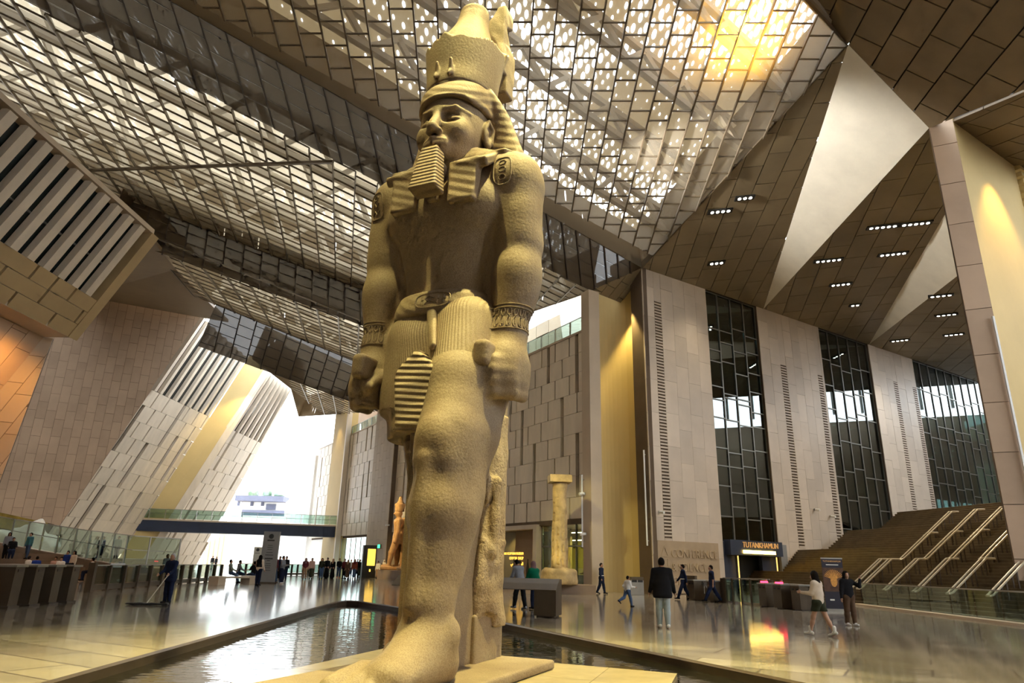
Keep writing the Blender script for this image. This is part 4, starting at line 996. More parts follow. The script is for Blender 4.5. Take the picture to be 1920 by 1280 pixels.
# broken underside of the left fist
F.box((0.25, 1.25, 3.40), (0.8, 0.5, 0.22), 0.02, 0.03, 'sub', rot=(0.12, 'Y'))
F.ell((0.55, 0, 5.74), (0.055, 0.06, 0.07), 0.02, 'sub')                          # navel
F.cone((0.02, 0, 7.9), (0.12, 0, 8.45), 0.46, 0.44, 0.12)                         # neck
for s in (-1, 1): F.cone((0.42, s * 0.04, 7.84), (0.30, s * 0.75, 8.0), 0.05, 0.05, 0.12)   # collar bone
# left leg, striding forward
LEG = [((0.12, 0.50, 4.9), 0.56), ((0.55, 0.60, 3.95), 0.52), ((0.93, 0.66, 3.12), 0.435), ((1.0, 0.66, 2.85), 0.40)]
for (a, ra), (b, rb_) in zip(LEG, LEG[1:]): F.cone(a, b, ra, rb_, 0.12, sc=(1.12, 1, 1))
F.cone((-0.05, 0.62, 4.4), (0.5, 0.70, 3.2), 0.54, 0.44, 0.15, sc=(1.1, 1, 1)); F.cone((0.5, 0.70, 3.2), (0.78, 0.70, 2.3), 0.44, 0.36, 0.15)   # hamstring, hollow of the knee
F.cone((0.78, 0.70, 2.3), (1.0, 0.68, 1.3), 0.38, 0.26, 0.15)                       # calf
F.ell((1.33, 0.63, 3.02), (0.17, 0.23, 0.24), 0.14)                               # knee cap
F.ell((1.32, 0.50, 2.72), (0.12, 0.10, 0.12), 0.12); F.ell((1.30, 0.82, 2.72), (0.12, 0.10, 0.12), 0.12)
F.cone((1.0, 0.66, 2.85), (1.05, 0.67, 2.05), 0.40, 0.415, 0.15, sc=(1.22, 1, 1))
F.cone((1.05, 0.67, 2.05), (1.25, 0.66, 0.95), 0.415, 0.285, 0.15, sc=(1.25, 1, 1))
F.cone((1.25, 0.66, 0.95), (1.30, 0.66, 0.42), 0.285, 0.30, 0.12, sc=(1.25, 1, 1))
F.cone((1.50, 0.60, 2.7), (1.62, 0.60, 0.9), 0.05, 0.05, 0.16)                     # shin ridge
for s in (-1, 1): F.ell((1.22, 0.66 + s * 0.30, 0.60), (0.15, 0.10, 0.16), 0.08)   # ankle bones
def foot(u, v, sgn):
    F.ell((u - 0.22, v, 0.24), (0.36, 0.31, 0.30), 0.12)                           # heel
    F.cone((u, v, 0.46), (u + 0.72, v + 0.02 * sgn, 0.22), 0.34, 0.22, 0.15, sc=(1, 1.12, 1))
    F.cone((u - 0.1, v + 0.02, 0.22), (u + 0.95, v + 0.06 * sgn, 0.16), 0.26, 0.22, 0.12, sc=(1, 1.3, 1))
    for j in range(5):   # toes: big toe on the inner side
        w = (-0.30, -0.13, 0.02, 0.16, 0.29)[j] * sgn; le = (0.50, 0.52, 0.46, 0.39, 0.31)[j]; r_ = (0.125, 0.088, 0.085, 0.08, 0.075)[j]
        b0 = (u + 0.86 - 0.05 * j, v + w * 0.92, 0.22); b1 = (u + 0.92 + le * 0.6 - 0.05 * j, v + w, 0.17); b2 = (u + 0.92 + le - 0.05 * j, v + w, r_ * 0.95)
        F.cone(b0, b1, r_ * 1.05, r_ * 0.98, 0.05); F.cone(b1, b2, r_ * 0.98, r_ * 1.04, 0.02)
foot(1.30, 0.66, 1)
# right leg, standing behind
RL = [((0.0, -0.45, 4.9), 0.52), ((-0.16, -0.42, 3.95), 0.47), ((-0.32, -0.38, 3.1), 0.385), ((-0.50, -0.34, 2.05), 0.38), ((-0.68, -0.31, 0.95), 0.27), ((-0.74, -0.30, 0.42), 0.29)]
for (a, ra), (b, rb_) in zip(RL, RL[1:]): F.cone(a, b, ra, rb_, 0.12, sc=(1.12, 1, 1))
F.ell((0.02, -0.38, 3.02), (0.15, 0.20, 0.22), 0.12)
foot(-0.74, -0.30, -1)
body = part(F, 'body', 'granite')
# ---- head (finer)
F = Field((-0.75, -0.95, 7.75), (1.15, 0.95, 9.45), 0.0165)
F.cone((0.05, 0, 7.6), (0.12, 0, 8.3), 0.47, 0.42, 0.1)
F.ell((0.10, 0, 8.78), (0.70, 0.585, 0.68), 0.1)
F.ell((0.30, 0, 8.45), (0.50, 0.50, 0.52), 0.15)                                  # face mass
F.ell((0.46, 0, 8.10), (0.33, 0.34, 0.24), 0.18)                                  # jaw
F.ell((0.72, 0, 7.98), (0.13, 0.16, 0.11), 0.12)                                  # chin
for s in (-1, 1):
    F.ell((0.56, s * 0.30, 8.38), (0.20, 0.19, 0.22), 0.12)                       # cheek
    F.ell((0.77, s * 0.235, 8.62), (0.13, 0.19, 0.11), 0.07, 'sub')             # eye socket
    F.ell((0.625, s * 0.245, 8.592), (0.105, 0.155, 0.072), 0.012)                  # eyeball
    F.cone((0.735, s * 0.10, 8.56), (0.70, s * 0.25, 8.655), 0.018, 0.020, 0.015); F.cone((0.70, s * 0.25, 8.655), (0.56, s * 0.43, 8.60), 0.020, 0.018, 0.015)   # upper lid
    F.cone((0.72, s * 0.11, 8.545), (0.665, s * 0.27, 8.525), 0.014, 0.014, 0.015); F.cone((0.665, s * 0.27, 8.525), (0.55, s * 0.43, 8.575), 0.014, 0.014, 0.015)  # lower lid
    F.cone((0.78, s * 0.12, 8.79), (0.70, s * 0.30, 8.82), 0.020, 0.030, 0.04); F.cone((0.70, s * 0.30, 8.815), (0.50, s * 0.47, 8.74), 0.035, 0.025, 0.05)    # brow
    F.ell((0.855, s * 0.088, 8.30), (0.065, 0.062, 0.055), 0.04)                  # nostril wing
    # ear
    F.ell((0.05, s * 0.60, 8.58), (0.15, 0.075, 0.27), 0.03); F.ell((0.06, s * 0.665, 8.62), (0.085, 0.06, 0.17), 0.02, 'sub')
    F.cone((-0.05, s * 0.64, 8.45), (-0.06, s * 0.655, 8.72), 0.032, 0.036, 0.02); F.cone((-0.06, s * 0.655, 8.72), (0.10, s * 0.645, 8.82), 0.036, 0.032, 0.02)
    F.cone((0.10, s * 0.645, 8.82), (0.15, s * 0.63, 8.68), 0.030, 0.025, 0.02); F.ell((0.06, s * 0.63, 8.36), (0.06, 0.05, 0.07), 0.03)
    F.ell((0.13, s * 0.635, 8.56), (0.03, 0.03, 0.05), 0.02)
F.cone((0.74, 0, 8.74), (0.92, 0, 8.36), 0.06, 0.092, 0.06)                       # nose bridge and tip
F.ell((0.93, 0, 8.33), (0.075, 0.078, 0.065), 0.04)
F.ell((0.935, 0.0, 8.40), (0.05, 0.05, 0.035), 0.02, 'sub')
F.ell((0.74, 0, 8.09), (0.16, 0.22, 0.13), 0.1)                                   # mouth mound
F.cone((0.80, -0.20, 8.12), (0.895, 0, 8.145), 0.028, 0.040, 0.03); F.cone((0.895, 0, 8.145), (0.80, 0.20, 8.12), 0.040, 0.028, 0.03)
F.cone((0.79, -0.19, 8.065), (0.875, 0, 8.045), 0.030, 0.046, 0.03); F.cone((0.875, 0, 8.045), (0.79, 0.19, 8.065), 0.046, 0.030, 0.03)
F.cone((0.83, -0.23, 8.105), (0.945, 0, 8.097), 0.010, 0.012, 0.012, 'sub'); F.cone((0.945, 0, 8.097), (0.83, 0.23, 8.105), 0.012, 0.010, 0.012, 'sub')
F.ell((0.86, 0, 7.985), (0.05, 0.10, 0.03), 0.04, 'sub')
F.ell((0.93, 0, 8.21), (0.03, 0.025, 0.04), 0.02, 'sub')
part(F, 'head', 'granite')
# ---- headcloth: brow band, dome, side wings, chest lappets
F = Field((-1.0, -1.25, 6.75), (1.1, 1.25, 9.75), 0.026)
F.loft([8.95, 9.1, 9.3, 9.5, 9.65], [0.05, 0.05, 0.04, 0.0, 0], [0] * 5, [0.77, 0.77, 0.72, 0.60, 0.5], [0.63, 0.645, 0.65, 0.60, 0.5], 2.2, 0.04)
F.loft([8.02, 8.2, 8.6, 9.0, 9.35, 9.6], [-0.30, -0.30, -0.30, -0.28, -0.22, -0.15], [0] * 6, [0.20, 0.22, 0.24, 0.28, 0.36, 0.42], [1.20, 1.18, 1.04, 0.90, 0.76, 0.62], 4.0, 0.03)
F.loft([8.98, 9.06], [0.06, 0.06], [0, 0], [0.785, 0.785], [0.655, 0.66], 2.1, 0.02)           # brow band
F.box((0.62, 0, 8.55), (0.75, 0.56, 0.47), 0.2, 0.02, 'sub')                                 # opening of the face
for s in (-1, 1):
    F.ell((0.20, s * 0.66, 8.58), (0.26, 0.2, 0.34), 0.04, 'sub')                            # clear the ear
    F.box((-0.02, s * 0.86, 8.10), (0.42, 0.26, 0.085), 0.04, 0.05, rot=(0.42, 'Y'))
    F.box((0.40, s * 0.68, 7.84), (0.44, 0.28, 0.085), 0.04, 0.06, rot=(0.66, 'Y'))
    F.box((0.70, s * 0.54, 7.30), (0.10, 0.235, 0.40), 0.03, 0.06, rot=(-0.10, 'Y'), taper=(1.0, 1.15))
part(F, 'headcloth', 'granite_cloth')
# ---- beard
F = Field((0.5, -0.5, 6.95), (1.45, 0.5, 8.05), 0.02)
F.box((0.915, 0, 7.50), (0.16, 0.255, 0.43), 0.03, 0.02, rot=(-0.16, 'Y'), taper=(0.82, 0.62))
part(F, 'beard', 'granite_beard')
F = Field((0.2, -0.4, 7.0), (1.0, 0.4, 8.0), 0.03); F.box((0.62, 0, 7.42), (0.20, 0.10, 0.40), 0.03, 0.02); part(F, 'beard_support', 'granite')
# ---- double crown with broken rim
F = Field((-1.15, -1.0, 9.2), (0.95, 1.0, 12.1), 0.026)
F.loft([9.46, 9.55, 9.8, 10.15, 10.5, 10.75, 11.0], [-0.02, -0.02, -0.04, -0.06, -0.10, -0.13, -0.16], [0] * 7, [0.70, 0.70, 0.70, 0.73, 0.78, 0.82, 0.86], [0.62, 0.63, 0.65, 0.69, 0.74, 0.78, 0.82], 2.05, 0.03)
def brk(x, y, z):   # jagged broken edge: low at the front, higher to the back
    e = 10.52 - 0.10 * x + 0.05 * np.sin(9 * y + 3 * x) + 0.035 * np.sin(23 * y + 11 * x + 1.0) + np.where(x < -0.45, 0.25, 0)
    return e - z
F.put(brk, (-1.2, -1.1, 10.2), (1.0, 1.1, 12.2), 0.0, 'sub')
F.loft([10.2, 10.4, 10.7, 11.0, 11.25, 11.48, 11.64, 11.72], [-0.05, -0.05, -0.08, -0.11, -0.13, -0.15, -0.15, -0.15], [0, 0, 0.02, 0.06, 0.09, 0.11, 0.12, 0.12],
       [0.66, 0.64, 0.56, 0.42, 0.33, 0.30, 0.25, 0.12], [0.61, 0.59, 0.52, 0.40, 0.32, 0.29, 0.24, 0.12], 2.0, 0.03)
F.box((-0.66, 0.36, 11.2), (0.19, 0.25, 0.80), 0.03, 0.02, rot=(-0.06, 'Y'))
F.box((-0.80, 0.2, 10.55), (0.16, 0.42, 0.55), 0.03, 0.03)
F.box((-0.62, 0.06, 11.95), (0.5, 0.3, 0.2), 0.02, 0.02, 'sub', rot=(-0.5, 'X')); F.box((-0.98, 0.3, 11.3), (0.2, 0.5, 0.35), 0.02, 0.02, 'sub', rot=(0.5, 'Y'))
F.noise(0.012, 7, (-1.1, -1, 10.3), (-0.45, 1, 12), 2)
for v_ in (-0.14, 0.14):
    F.cone((0.66, v_, 9.62), (0.72, v_ + 0.02, 9.85), 0.05, 0.035, 0.03); F.cone((0.70, v_, 9.60), (0.73, v_, 9.54), 0.045, 0.03, 0.03)   # stumps of the cobra
part(F, 'crown', 'granite_crown')
F = Field((-0.9, -0.85, 9.1), (0.95, 0.85, 9.6), 0.026); F.loft([9.14, 9.3, 9.5], [-0.0, -0.0, -0.01], [0] * 3, [0.685, 0.68, 0.68], [0.615, 0.61, 0.61], 2.05, 0.02); part(F, 'crown_band', 'granite_shaded')  # inset band; shadow under the crown is put into its darker colour
# ---- kilt, belt, apron
F = Field((-0.9, -1.2, 3.0), (1.7, 1.35, 5.4), 0.027)
F.loft([3.6, 3.9, 4.3, 4.8, 5.2], [0.06, 0.06, 0.04, 0.03, 0.02], [-0.02, -0.02, 0, 0, 0], [0.80, 0.80, 0.76, 0.68, 0.60], [0.95, 0.97, 0.97, 0.89, 0.79], 2.4, 0.05)
F.cone((0.14, 0.50, 4.9), (0.57, 0.60, 3.8), 0.59, 0.555, 0.12, sc=(1.12, 1, 1)); F.cone((-0.05, 0.62, 4.4), (0.2, 0.66, 3.8), 0.57, 0.53, 0.12, sc=(1.1, 1, 1))
F.cone((0.0, -0.45, 4.8), (-0.1, -0.42, 3.2), 0.55, 0.52, 0.15, sc=(1.2, 1, 1))
F.cone((0.35, -0.15, 4.6), (0.45, -0.1, 3.3), 0.45, 0.48, 0.15)
F.put(lambda x, y, z: (z - 3.22 - np.clip((y + 0.05) * 1.1, 0, 0.74)) * 0.8, (-1, -1.3, 2.9), (1.8, 1.4, 4.2), 0.0, 'sub')
part(F, 'kilt', 'granite_pleat')
F = Field((-0.8, -1.05, 5.0), (0.95, 1.05, 5.7), 0.024)
F.loft([5.10, 5.16, 5.44, 5.50], [0.02, 0.02, 0.02, 0.02], [0] * 4, [0.685, 0.70, 0.645, 0.62], [0.885, 0.895, 0.835, 0.81], 2.4, 0.02)
belt = part(F, 'belt', 'granite_cloth')
F = Field((0.3, -0.75, 2.95), (1.75, 0.85, 5.3), 0.026)
AP = [(4.36, 0.02), (4.10, 0.30), (3.95, 0.34), (3.6, 0.29), (3.18, 0.235)]
for i in range(14):
    z_ = 4.36 - (4.36 - 3.18) * (i + .5) / 14; hw = np.interp(-z_, [-a for a, _ in AP], [b for _, b in AP])
    F.box((0.93 + 0.07 * (4.36 - z_), 0.10 + 0.02 * (4.36 - z_), z_), (0.16, hw, 0.06), 0.03, 0.05)
part(F, 'apron', 'granite_apron')
F = Field((0.4, -0.4, 4.2), (1.3, 0.7, 5.3), 0.024)   # hanging sash end below the belt
F.cone((0.66, 0.04, 5.15), (0.98, 0.30, 4.42), 0.07, 0.05, 0.03, sc=(0.7, 1, 1)); F.cone((0.66, 0.10, 5.15), (1.0, 0.34, 4.45), 0.05, 0.04, 0.03); part(F, 'sash', 'granite')
# ---- rods held in the fists
for s, nm in ((-1, 'held_rod'), (1, 'held_rod')):
    F = Field((-0.2, s * 1.13 - 0.3, 3.9), (0.95, s * 1.13 + 0.3, 4.6), 0.02)
    F.box((0.50, s * 1.06, 4.30), (0.44, 0.125, 0.20), 0.09, 0.02); part(F, nm, 'granite')
# ---- back pillar, slab between the legs, base
F = Field((-1.75, -1.1, -0.02), (1.3, 1.1, 9.3), 0.045)
F.box((-1.18, 0, 4.5), (0.32, 0.44, 4.6), 0.03, 0.02)
F.box((-0.5, 0, 6.3), (0.5, 0.5, 2.0), 0.03, 0.02)
F.box((0.0, 0.22, 1.9), (1.0, 0.20, 1.9), 0.03, 0.05)
F.box((-0.75, -0.30, 1.9), (0.35, 0.25, 1.9), 0.05, 0.05)
part(F, 'back_pillar', 'granite')
# ---- small queen figure carved beside the left leg, on its own block
F = Field((-1.6, -0.25, 0.5), (0.15, 0.95, 3.9), 0.024)
qx, qy = -0.82, 0.34
F.loft([0.7, 1.2, 1.8, 2.2, 2.5, 2.72, 2.85], [qx] * 7, [qy] * 7, [0.30, 0.30, 0.28, 0.24, 0.27, 0.26, 0.14], [0.22, 0.22, 0.22, 0.19, 0.24, 0.25, 0.14], 2.5, 0.04)
F.ell((qx + 0.02, qy, 3.08), (0.21, 0.19, 0.26), 0.05); F.loft([2.45, 2.8, 3.1, 3.35], [qx - 0.10] * 4, [qy] * 4, [0.24, 0.26, 0.26, 0.2], [0.25, 0.27, 0.26, 0.2], 2.5, 0.03)
F.box((qx + 0.20, qy + 0.12, 2.62), (0.05, 0.08, 0.28), 0.03, 0.03)
F.cone((qx + 0.05, qy + 0.25, 2.66), (qx + 0.08, qy + 0.25, 1.75), 0.10, 0.08, 0.03); F.ell((qx + 0.12, qy + 0.22, 1.62), (0.09, 0.07, 0.13), 0.03)
F.ell((qx + 0.19, qy + 0.09, 3.05), (0.05, 0.04, 0.06), 0.03); F.ell((qx + 0.16, qy, 2.45), (0.10, 0.16, 0.12), 0.06)
F.loft([3.32, 3.5, 3.72], [qx - 0.08] * 3, [qy] * 3, [0.16, 0.19, 0.15], [0.12, 0.16, 0.12], 2.2, 0.03)
F.box((-1.2, 0.25, 2.1), (0.2, 0.26, 1.75), 0.04, 0.04)
F.box((-0.83, 0.30, 1.1), (0.36, 0.20, 0.5), 0.08, 0.08); F.box((-0.78, 0.36, 1.68), (0.26, 0.17, 0.14), 0.06, 0.06)
F.noise(0.035, 6, (-1.5, -0.2, 0.5), (0.2, 0.9, 1.75), 5); F.noise(0.010, 11, (-1.5, -0.2, 1.7), (0.2, 0.9, 3.85), 6)
part(F, 'queen_figure', 'granite_rough')
F = Field((-1.6, -0.5, -0.02), (0.1, 0.7, 0.8), 0.03); F.box((-0.83, 0.06, 0.34), (0.40, 0.42, 0.36), 0.02, 0.02); F.noise(0.006, 8, (-1.5, -.5, 0), (.3, 1.3, .8), 3); part(F, 'side_block', 'granite')
F = Field((-1.7, -1.3, -0.14), (3.3, 1.6, 0.06), 0.03); F.box((0.75, 0.14, -0.028), (2.35, 1.15, 0.064), 0.02, 0.01); part(F, 'base_slab', 'granite')
# ---- carved inscriptions: thin raised outlines laid on the stone
def bvh_of(o):
    me = o.data; return BVHTree.FromPolygons([tuple(v.co) for v in me.vertices], [tuple(p.vertices) for p in me.polygons])
bv_body = bvh_of(body); bv_belt = bvh_of(belt)
def stamp(mb, bv, pts, d, r=0.016, lift=0.004):
    """lay a tube along points projected on the stone along d"""
    out = []; d = Vector(tuple(nrm(d)))
    for p in pts:
        h = bv.ray_cast(Vector(tuple(p)) - d * 2.5, d)
        if h[0] is None: continue
        out.append(V(*h[0]) + V(*h[1]) * lift)
    if len(out) > 1: mb.tube(out, r, 6)
def ringpts(c, a, b, ra, rb, n=22, p=3.0):
    return [c + a * (ra * math.copysign(abs(math.cos(t)) ** (2 / p), math.cos(t))) + b * (rb * math.copysign(abs(math.sin(t)) ** (2 / p), math.sin(t))) for t in [2 * math.pi * i / n for i in range(n + 1)]]
def cartouche(name, bv, c, a, b, d, ra, rb, seed, r=0.015):
    mb = MB(); rg = random.Random(seed); stamp(mb, bv, ringpts(c, a, b, ra, rb), d, r)
    n = max(2, int(rb / ra * 2.2)) if rb > ra else max(2, int(ra / rb * 2.2))
    for i in range(n):
        f = (i + .5) / n * 1.6 - 0.8; q = c + (b * rb * f if rb > ra else a * ra * f); w = (ra if rb > ra else rb) * 0.55; kind = rg.randrange(4)
        ax, bx = (a, b) if rb > ra else (b, a)
        if kind == 0: stamp(mb, bv, ringpts(q, ax, bx, w * .7, w * .55, 10, 2.0), d, r * .8)
        elif kind == 1: stamp(mb, bv, [q - ax * w, q + ax * w], d, r * .8); stamp(mb, bv, [q, q + bx * w * .6], d, r * .8)
        elif kind == 2: stamp(mb, bv, [q - ax * w - bx * w * .4, q - ax * w * .3 + bx * w * .5, q + ax * w * .3 - bx * w * .4, q + ax * w + bx * w * .5], d, r * .8)
        else: stamp(mb, bv, [q - ax * w * .6 + bx * w * .5, q - ax * w * .2 - bx * w * .5, q + ax * w * .7 - bx * w * .3, q + ax * w * .3 + bx * w * .6], d, r * .8)
    return mb.build(name, 'granite_shaded2', statue, SM)
granite('granite_shaded2', (0.33, 0.26, 0.17), (0.22, 0.16, 0.10), G3c)
vy, vz = V(0, 1, 0), V(0, 0, 1)
cartouche('shoulder_cartouche', bv_body, V(0.5, 1.12, 7.52), vy, vz, V(-1, -0.25, -0.25), 0.16, 0.27, 2)
cartouche('shoulder_cartouche', bv_body, V(0.4, -1.28, 7.35), nrm(V(0.6, 0.8, 0)), vz, V(-0.8, 0.6, -0.1), 0.15, 0.26, 5)
cartouche('belt_cartouche', bv_belt, V(0.7, 0.08, 5.31), vy, vz, V(-1, 0, 0), 0.30, 0.13, 8, 0.014)
def bracelet(s):
    mb = MB(); ax0, ax1 = V(0.06, s * 1.24, 5.85), V(0.2, s * 1.18, 4.75)
    def arm(z): f = (5.85 - z) / 1.1; return ax0 + (ax1 - ax0) * f
    def surf(z, t):
        c = arm(z); d = V(math.cos(t), s * math.sin(t), 0); h = bv_body.ray_cast(Vector(tuple(c + d * 0.75)), Vector(tuple(-d)))
        if h[0] is None: return None
        return V(*h[0]) + V(*h[1]) * 0.004
    T = [-0.75 + 3.0 * i / 30 for i in range(31)]
    for z in (5.18, 5.13, 4.78):
        q = [p for p in (surf(z, t) for t in T) if p is not None]; mb.tube(q, 0.014, 6)
    for i in range(9):
        t0 = -0.62 + i * 0.32
        for zc, rz, rt in ((5.05, 0.055, 0.105), (4.89, 0.085, 0.105)):
            q = [p for p in (surf(zc + rz * math.sin(a), t0 + rt * math.cos(a)) for a in [2 * math.pi * j / 12 for j in range(13)]) if p is not None]
            if len(q) > 2: mb.tube(q, 0.011, 5)
        q = [p for p in (surf(zc_, t0 + 0.03) for zc_ in (4.95, 4.84)) if p is not None]
        if len(q) > 1: mb.tube(q, 0.011, 5)
    mb.build('bracelet', 'granite_shaded2', statue, SM)
bracelet(1); bracelet(-1)
# ================================================================ people
PALETTE = {'navy': (0.012, 0.018, 0.045), 'black': (0.010, 0.010, 0.012), 'white': (0.72, 0.70, 0.66), 'cream': (0.62, 0.52, 0.42), 'grey': (0.20, 0.21, 0.24), 'jeans': (0.06, 0.10, 0.19), 'palejeans': (0.36, 0.42, 0.44),
           'burgundy': (0.10, 0.018, 0.025), 'green': (0.0, 0.11, 0.055), 'olive': (0.035, 0.04, 0.025), 'brown': (0.11, 0.065, 0.04), 'teal': (0.05, 0.16, 0.19), 'blue': (0.02, 0.05, 0.28), 'tan': (0.36, 0.22, 0.13), 'pink': (0.48, 0.30, 0.26),
           'rust': (0.22, 0.05, 0.03), 'mauve': (0.17, 0.10, 0.11), 'yellow': (0.65, 0.48, 0.08), 'red': (0.5, 0.04, 0.02), 'darkgreen': (0.03, 0.07, 0.05), 'sage': (0.22, 0.25, 0.20)}
for k_, c_ in PALETTE.items(): pbr('cloth_' + k_, c_, 0.85, 0.12, 6.0, spec=0.15, local=True)
pbr('skin', (0.36, 0.19, 0.12), 0.55, 0.08, 8, spec=0.3, local=True); pbr('skin_light', (0.50, 0.30, 0.21), 0.55, 0.08, 8, spec=0.3, local=True)
pbr('hair_dark', (0.012, 0.009, 0.008), 0.85, 0.2, 30, local=True, spec=0.08); pbr('hair_grey', (0.35, 0.34, 0.33), 0.6, 0.2, 30, local=True)
def rot_y(v, a):   # swing in the x-z plane, forward positive
    return V(v[0] * math.cos(a) - v[2] * math.sin(a), v[1], v[0] * math.sin(a) + v[2] * math.cos(a))
def person(pos, face, label, H=1.74, top='navy', bottom='black', shoes='black', skin='skin', hair='short', hairmat='hair_dark', legs=((0.0, 0.0), (0.0, 0.0)), arms=((0.05, 0.1), (0.05, 0.1)),
           lean=0.0, sleeve='long', lower='trousers', jacket=False, res=0.024, hands=False, scarf=None, belt=None, group='visitors in the hall', arm_out=(0.12, 0.12), turn=0.0, socks=None, shorts=False, seat=None, build=1.0, nod=0.0, vest=None):
    """one figure. face: compass heading in degrees (0 = away from the camera, 90 = to the right). legs/arms: (swing forward, bend) for left and right"""
    k = H / 1.75; S = lambda *a: V(*a) * k
    J = {}
    pel = V(0, 0, 0)
    up = lambda d: rot_y(S(0, 0, d), -lean)      # along the spine
    chest = up(0.30); neck = up(0.52); sh = {1: up(0.475) + S(0, 0.185 * build, 0), -1: up(0.475) + S(0, -0.185 * build, 0)}
    headc = neck + rot_y(S(0.015 + 0.05 * abs(nod), 0, 0.165), -lean * 0.5 - nod)
    prim = []   # (tag, a, b, ra, rb, scale, k)
    prim += [('torso', pel + S(0, 0, 0.02), up(0.20), 0.125 * k * build, 0.118 * k * build, (0.88, 1.22, 1), 0.08), ('torso', up(0.20), up(0.42), 0.118 * k * build, 0.128 * k * build, (0.88, 1.32, 1), 0.08),
             ('torso', up(0.465) + S(0, -0.13, 0), up(0.465) + S(0, 0.13, 0), 0.072 * k, 0.072 * k, (1, 1, 1), 0.06)]
    prim += [('neck', up(0.48), neck + S(0.01, 0, 0.06), 0.062 * k, 0.056 * k, (1, 1, 1), 0.03)]
    hip = {1: pel + S(0, 0.095, -0.03), -1: pel + S(0, -0.095, -0.03)}
    prim += [('pelvis', hip[-1], hip[1], 0.105 * k, 0.105 * k, (1.05, 1, 1), 0.06)]
    foot_pts = {}; zmin = 9
    for s, (a, b) in ((1, legs[0]), (-1, legs[1])):
        th = rot_y(S(0, 0, -0.42), a); kn = hip[s] + th; shn = rot_y(S(0, 0, -0.42), a - b); an = kn + shn
        prim += [('thigh', hip[s], kn, 0.092 * k, 0.062 * k, (1, 1, 1), 0.05), ('shin', kn, kn + shn * 0.35, 0.060 * k, 0.060 * k, (1, 1, 1), 0.04), ('shin', kn + shn * 0.35, an, 0.060 * k, 0.042 * k, (1, 1, 1), 0.04)]
        fdv = rot_y(S(1, 0, 0), (a - b) * 0.6 if a - b < 0 else 0.0) if b < 1.2 else S(1, 0, 0)
        foot_pts[s] = (an, fdv / k)
        zmin = min(zmin, an[2] - 0.075 * k, (an + fdv * 0.16 - S(0, 0, 0.075))[2])
    hand = {}
    for s, (a, b), o in ((1, arms[0], arm_out[0]), (-1, arms[1], arm_out[1])):
        ua = rot_y(S(0, math.sin(o) * s, -math.cos(o)), a - lean) * 0.29; el = sh[s] + ua; fa = rot_y(S(0, math.sin(o) * s * (0.4 if b > .5 else 1), -math.cos(o)), a + b - lean) * 0.26; wr = el + fa
        prim += [('uparm', sh[s], el, 0.058 * k * build, 0.045 * k, (1, 1, 1), 0.05), ('forearm', el, wr, 0.045 * k, 0.031 * k, (1, 1, 1), 0.03)]
        hand[s] = (wr, nrm(fa))
    def field(sel, infl, extra=None, r=res):
        pts = [q for t in prim if t[0] in sel for q in (t[1], t[2])]
        if extra: pts += extra[0]
        lo = np.min(pts, 0) - 0.24 * k; hi = np.max(pts, 0) + 0.24 * k
        F = Field(lo, hi, r)
        for t in prim:
            if t[0] in sel: F.cone(t[1], t[2], t[3] + infl, t[4] + infl, t[6], sc=t[5])
        if extra: extra[1](F)
        return F
    def body_extra(F):
        F.ell(headc, S(0.098, 0.078, 0.122), 0.03); F.ell(headc + rot_y(S(0.03, 0, -0.055), -nod), S(0.072, 0.058, 0.072), 0.03)
        for s in (1, -1): F.ell(headc + rot_y(S(-0.005, 0.079 * s, -0.01), -nod), S(0.022, 0.012, 0.032), 0.008)
        F.cone(headc + rot_y(S(0.092, 0, 0.01), -nod), headc + rot_y(S(0.115, 0, -0.03), -nod), 0.012 * k, 0.017 * k, 0.015)
        for s in (1, -1):
            an, d = foot_pts[s]; F.cone(an, an - S(0, 0, 0.035), 0.042 * k, 0.044 * k, 0.02); F.cone(an - S(0.02, 0, 0.045), an + d * 0.15 * k - S(0, 0, 0.05), 0.034 * k, 0.028 * k, 0.02)
            w, d = hand[s]
            if not hands:
                F.cone(w, w + d * 0.09 * k, 0.028 * k, 0.034 * k, 0.02, sc=(1, 0.8, 1)); F.cone(w + d * 0.08 * k, w + d * 0.16 * k, 0.030 * k, 0.018 * k, 0.02); F.cone(w + d * 0.03 * k, w + d * 0.09 * k + S(0.035, 0, 0), 0.014 * k, 0.011 * k, 0.01)
            else: F.cone(w, w + d * 0.03 * k, 0.028 * k, 0.028 * k, 0.02)
    a = math.radians(face); fx, fy = math.sin(a), math.cos(a)
    z0 = pos[2] - zmin
    M = Matrix(((fx, -fy, 0, pos[0]), (fy, fx, 0, pos[1]), (0, 0, 1, z0), (0, 0, 0, 1)))
    root = empty('person', (pos[0], pos[1], pos[2]), label, 'person', group)
    ex = [headc, headc + S(0, 0, 0.1)] + [q for s in (1, -1) for q in (foot_pts[s][0], foot_pts[s][0] + foot_pts[s][1] * 0.2 * k, hand[s][0] + hand[s][1] * 0.2 * k)]
    allp = ('torso', 'neck', 'pelvis', 'thigh', 'shin', 'uparm', 'forearm')
    part(field(allp, 0.0, (ex, body_extra)), 'body', skin, M, root)
    tp = ['torso', 'uparm'] + (['forearm'] if sleeve == 'long' else [])
    def top_extra(F):
        F.cone(up(0.5), up(0.53), 0.07 * k, 0.066 * k, 0.03)
        if jacket: F.cone(up(0.12), pel - S(0, 0, 0.13), 0.155 * k * build, 0.185 * k * build, 0.06, sc=(0.92, 1.25, 1)); F.put(lambda x, y, z: z + 0.21 * k + 0 * x + 0 * y, S(-0.35, -0.24, -0.45), S(0.35, 0.24, -0.21), 0.0, 'sub')
        elif lower != 'dress': F.cone(up(0.05), pel - S(0, 0, 0.0), 0.14 * k * build, 0.14 * k * build, 0.06, sc=(0.95, 1.3, 1))
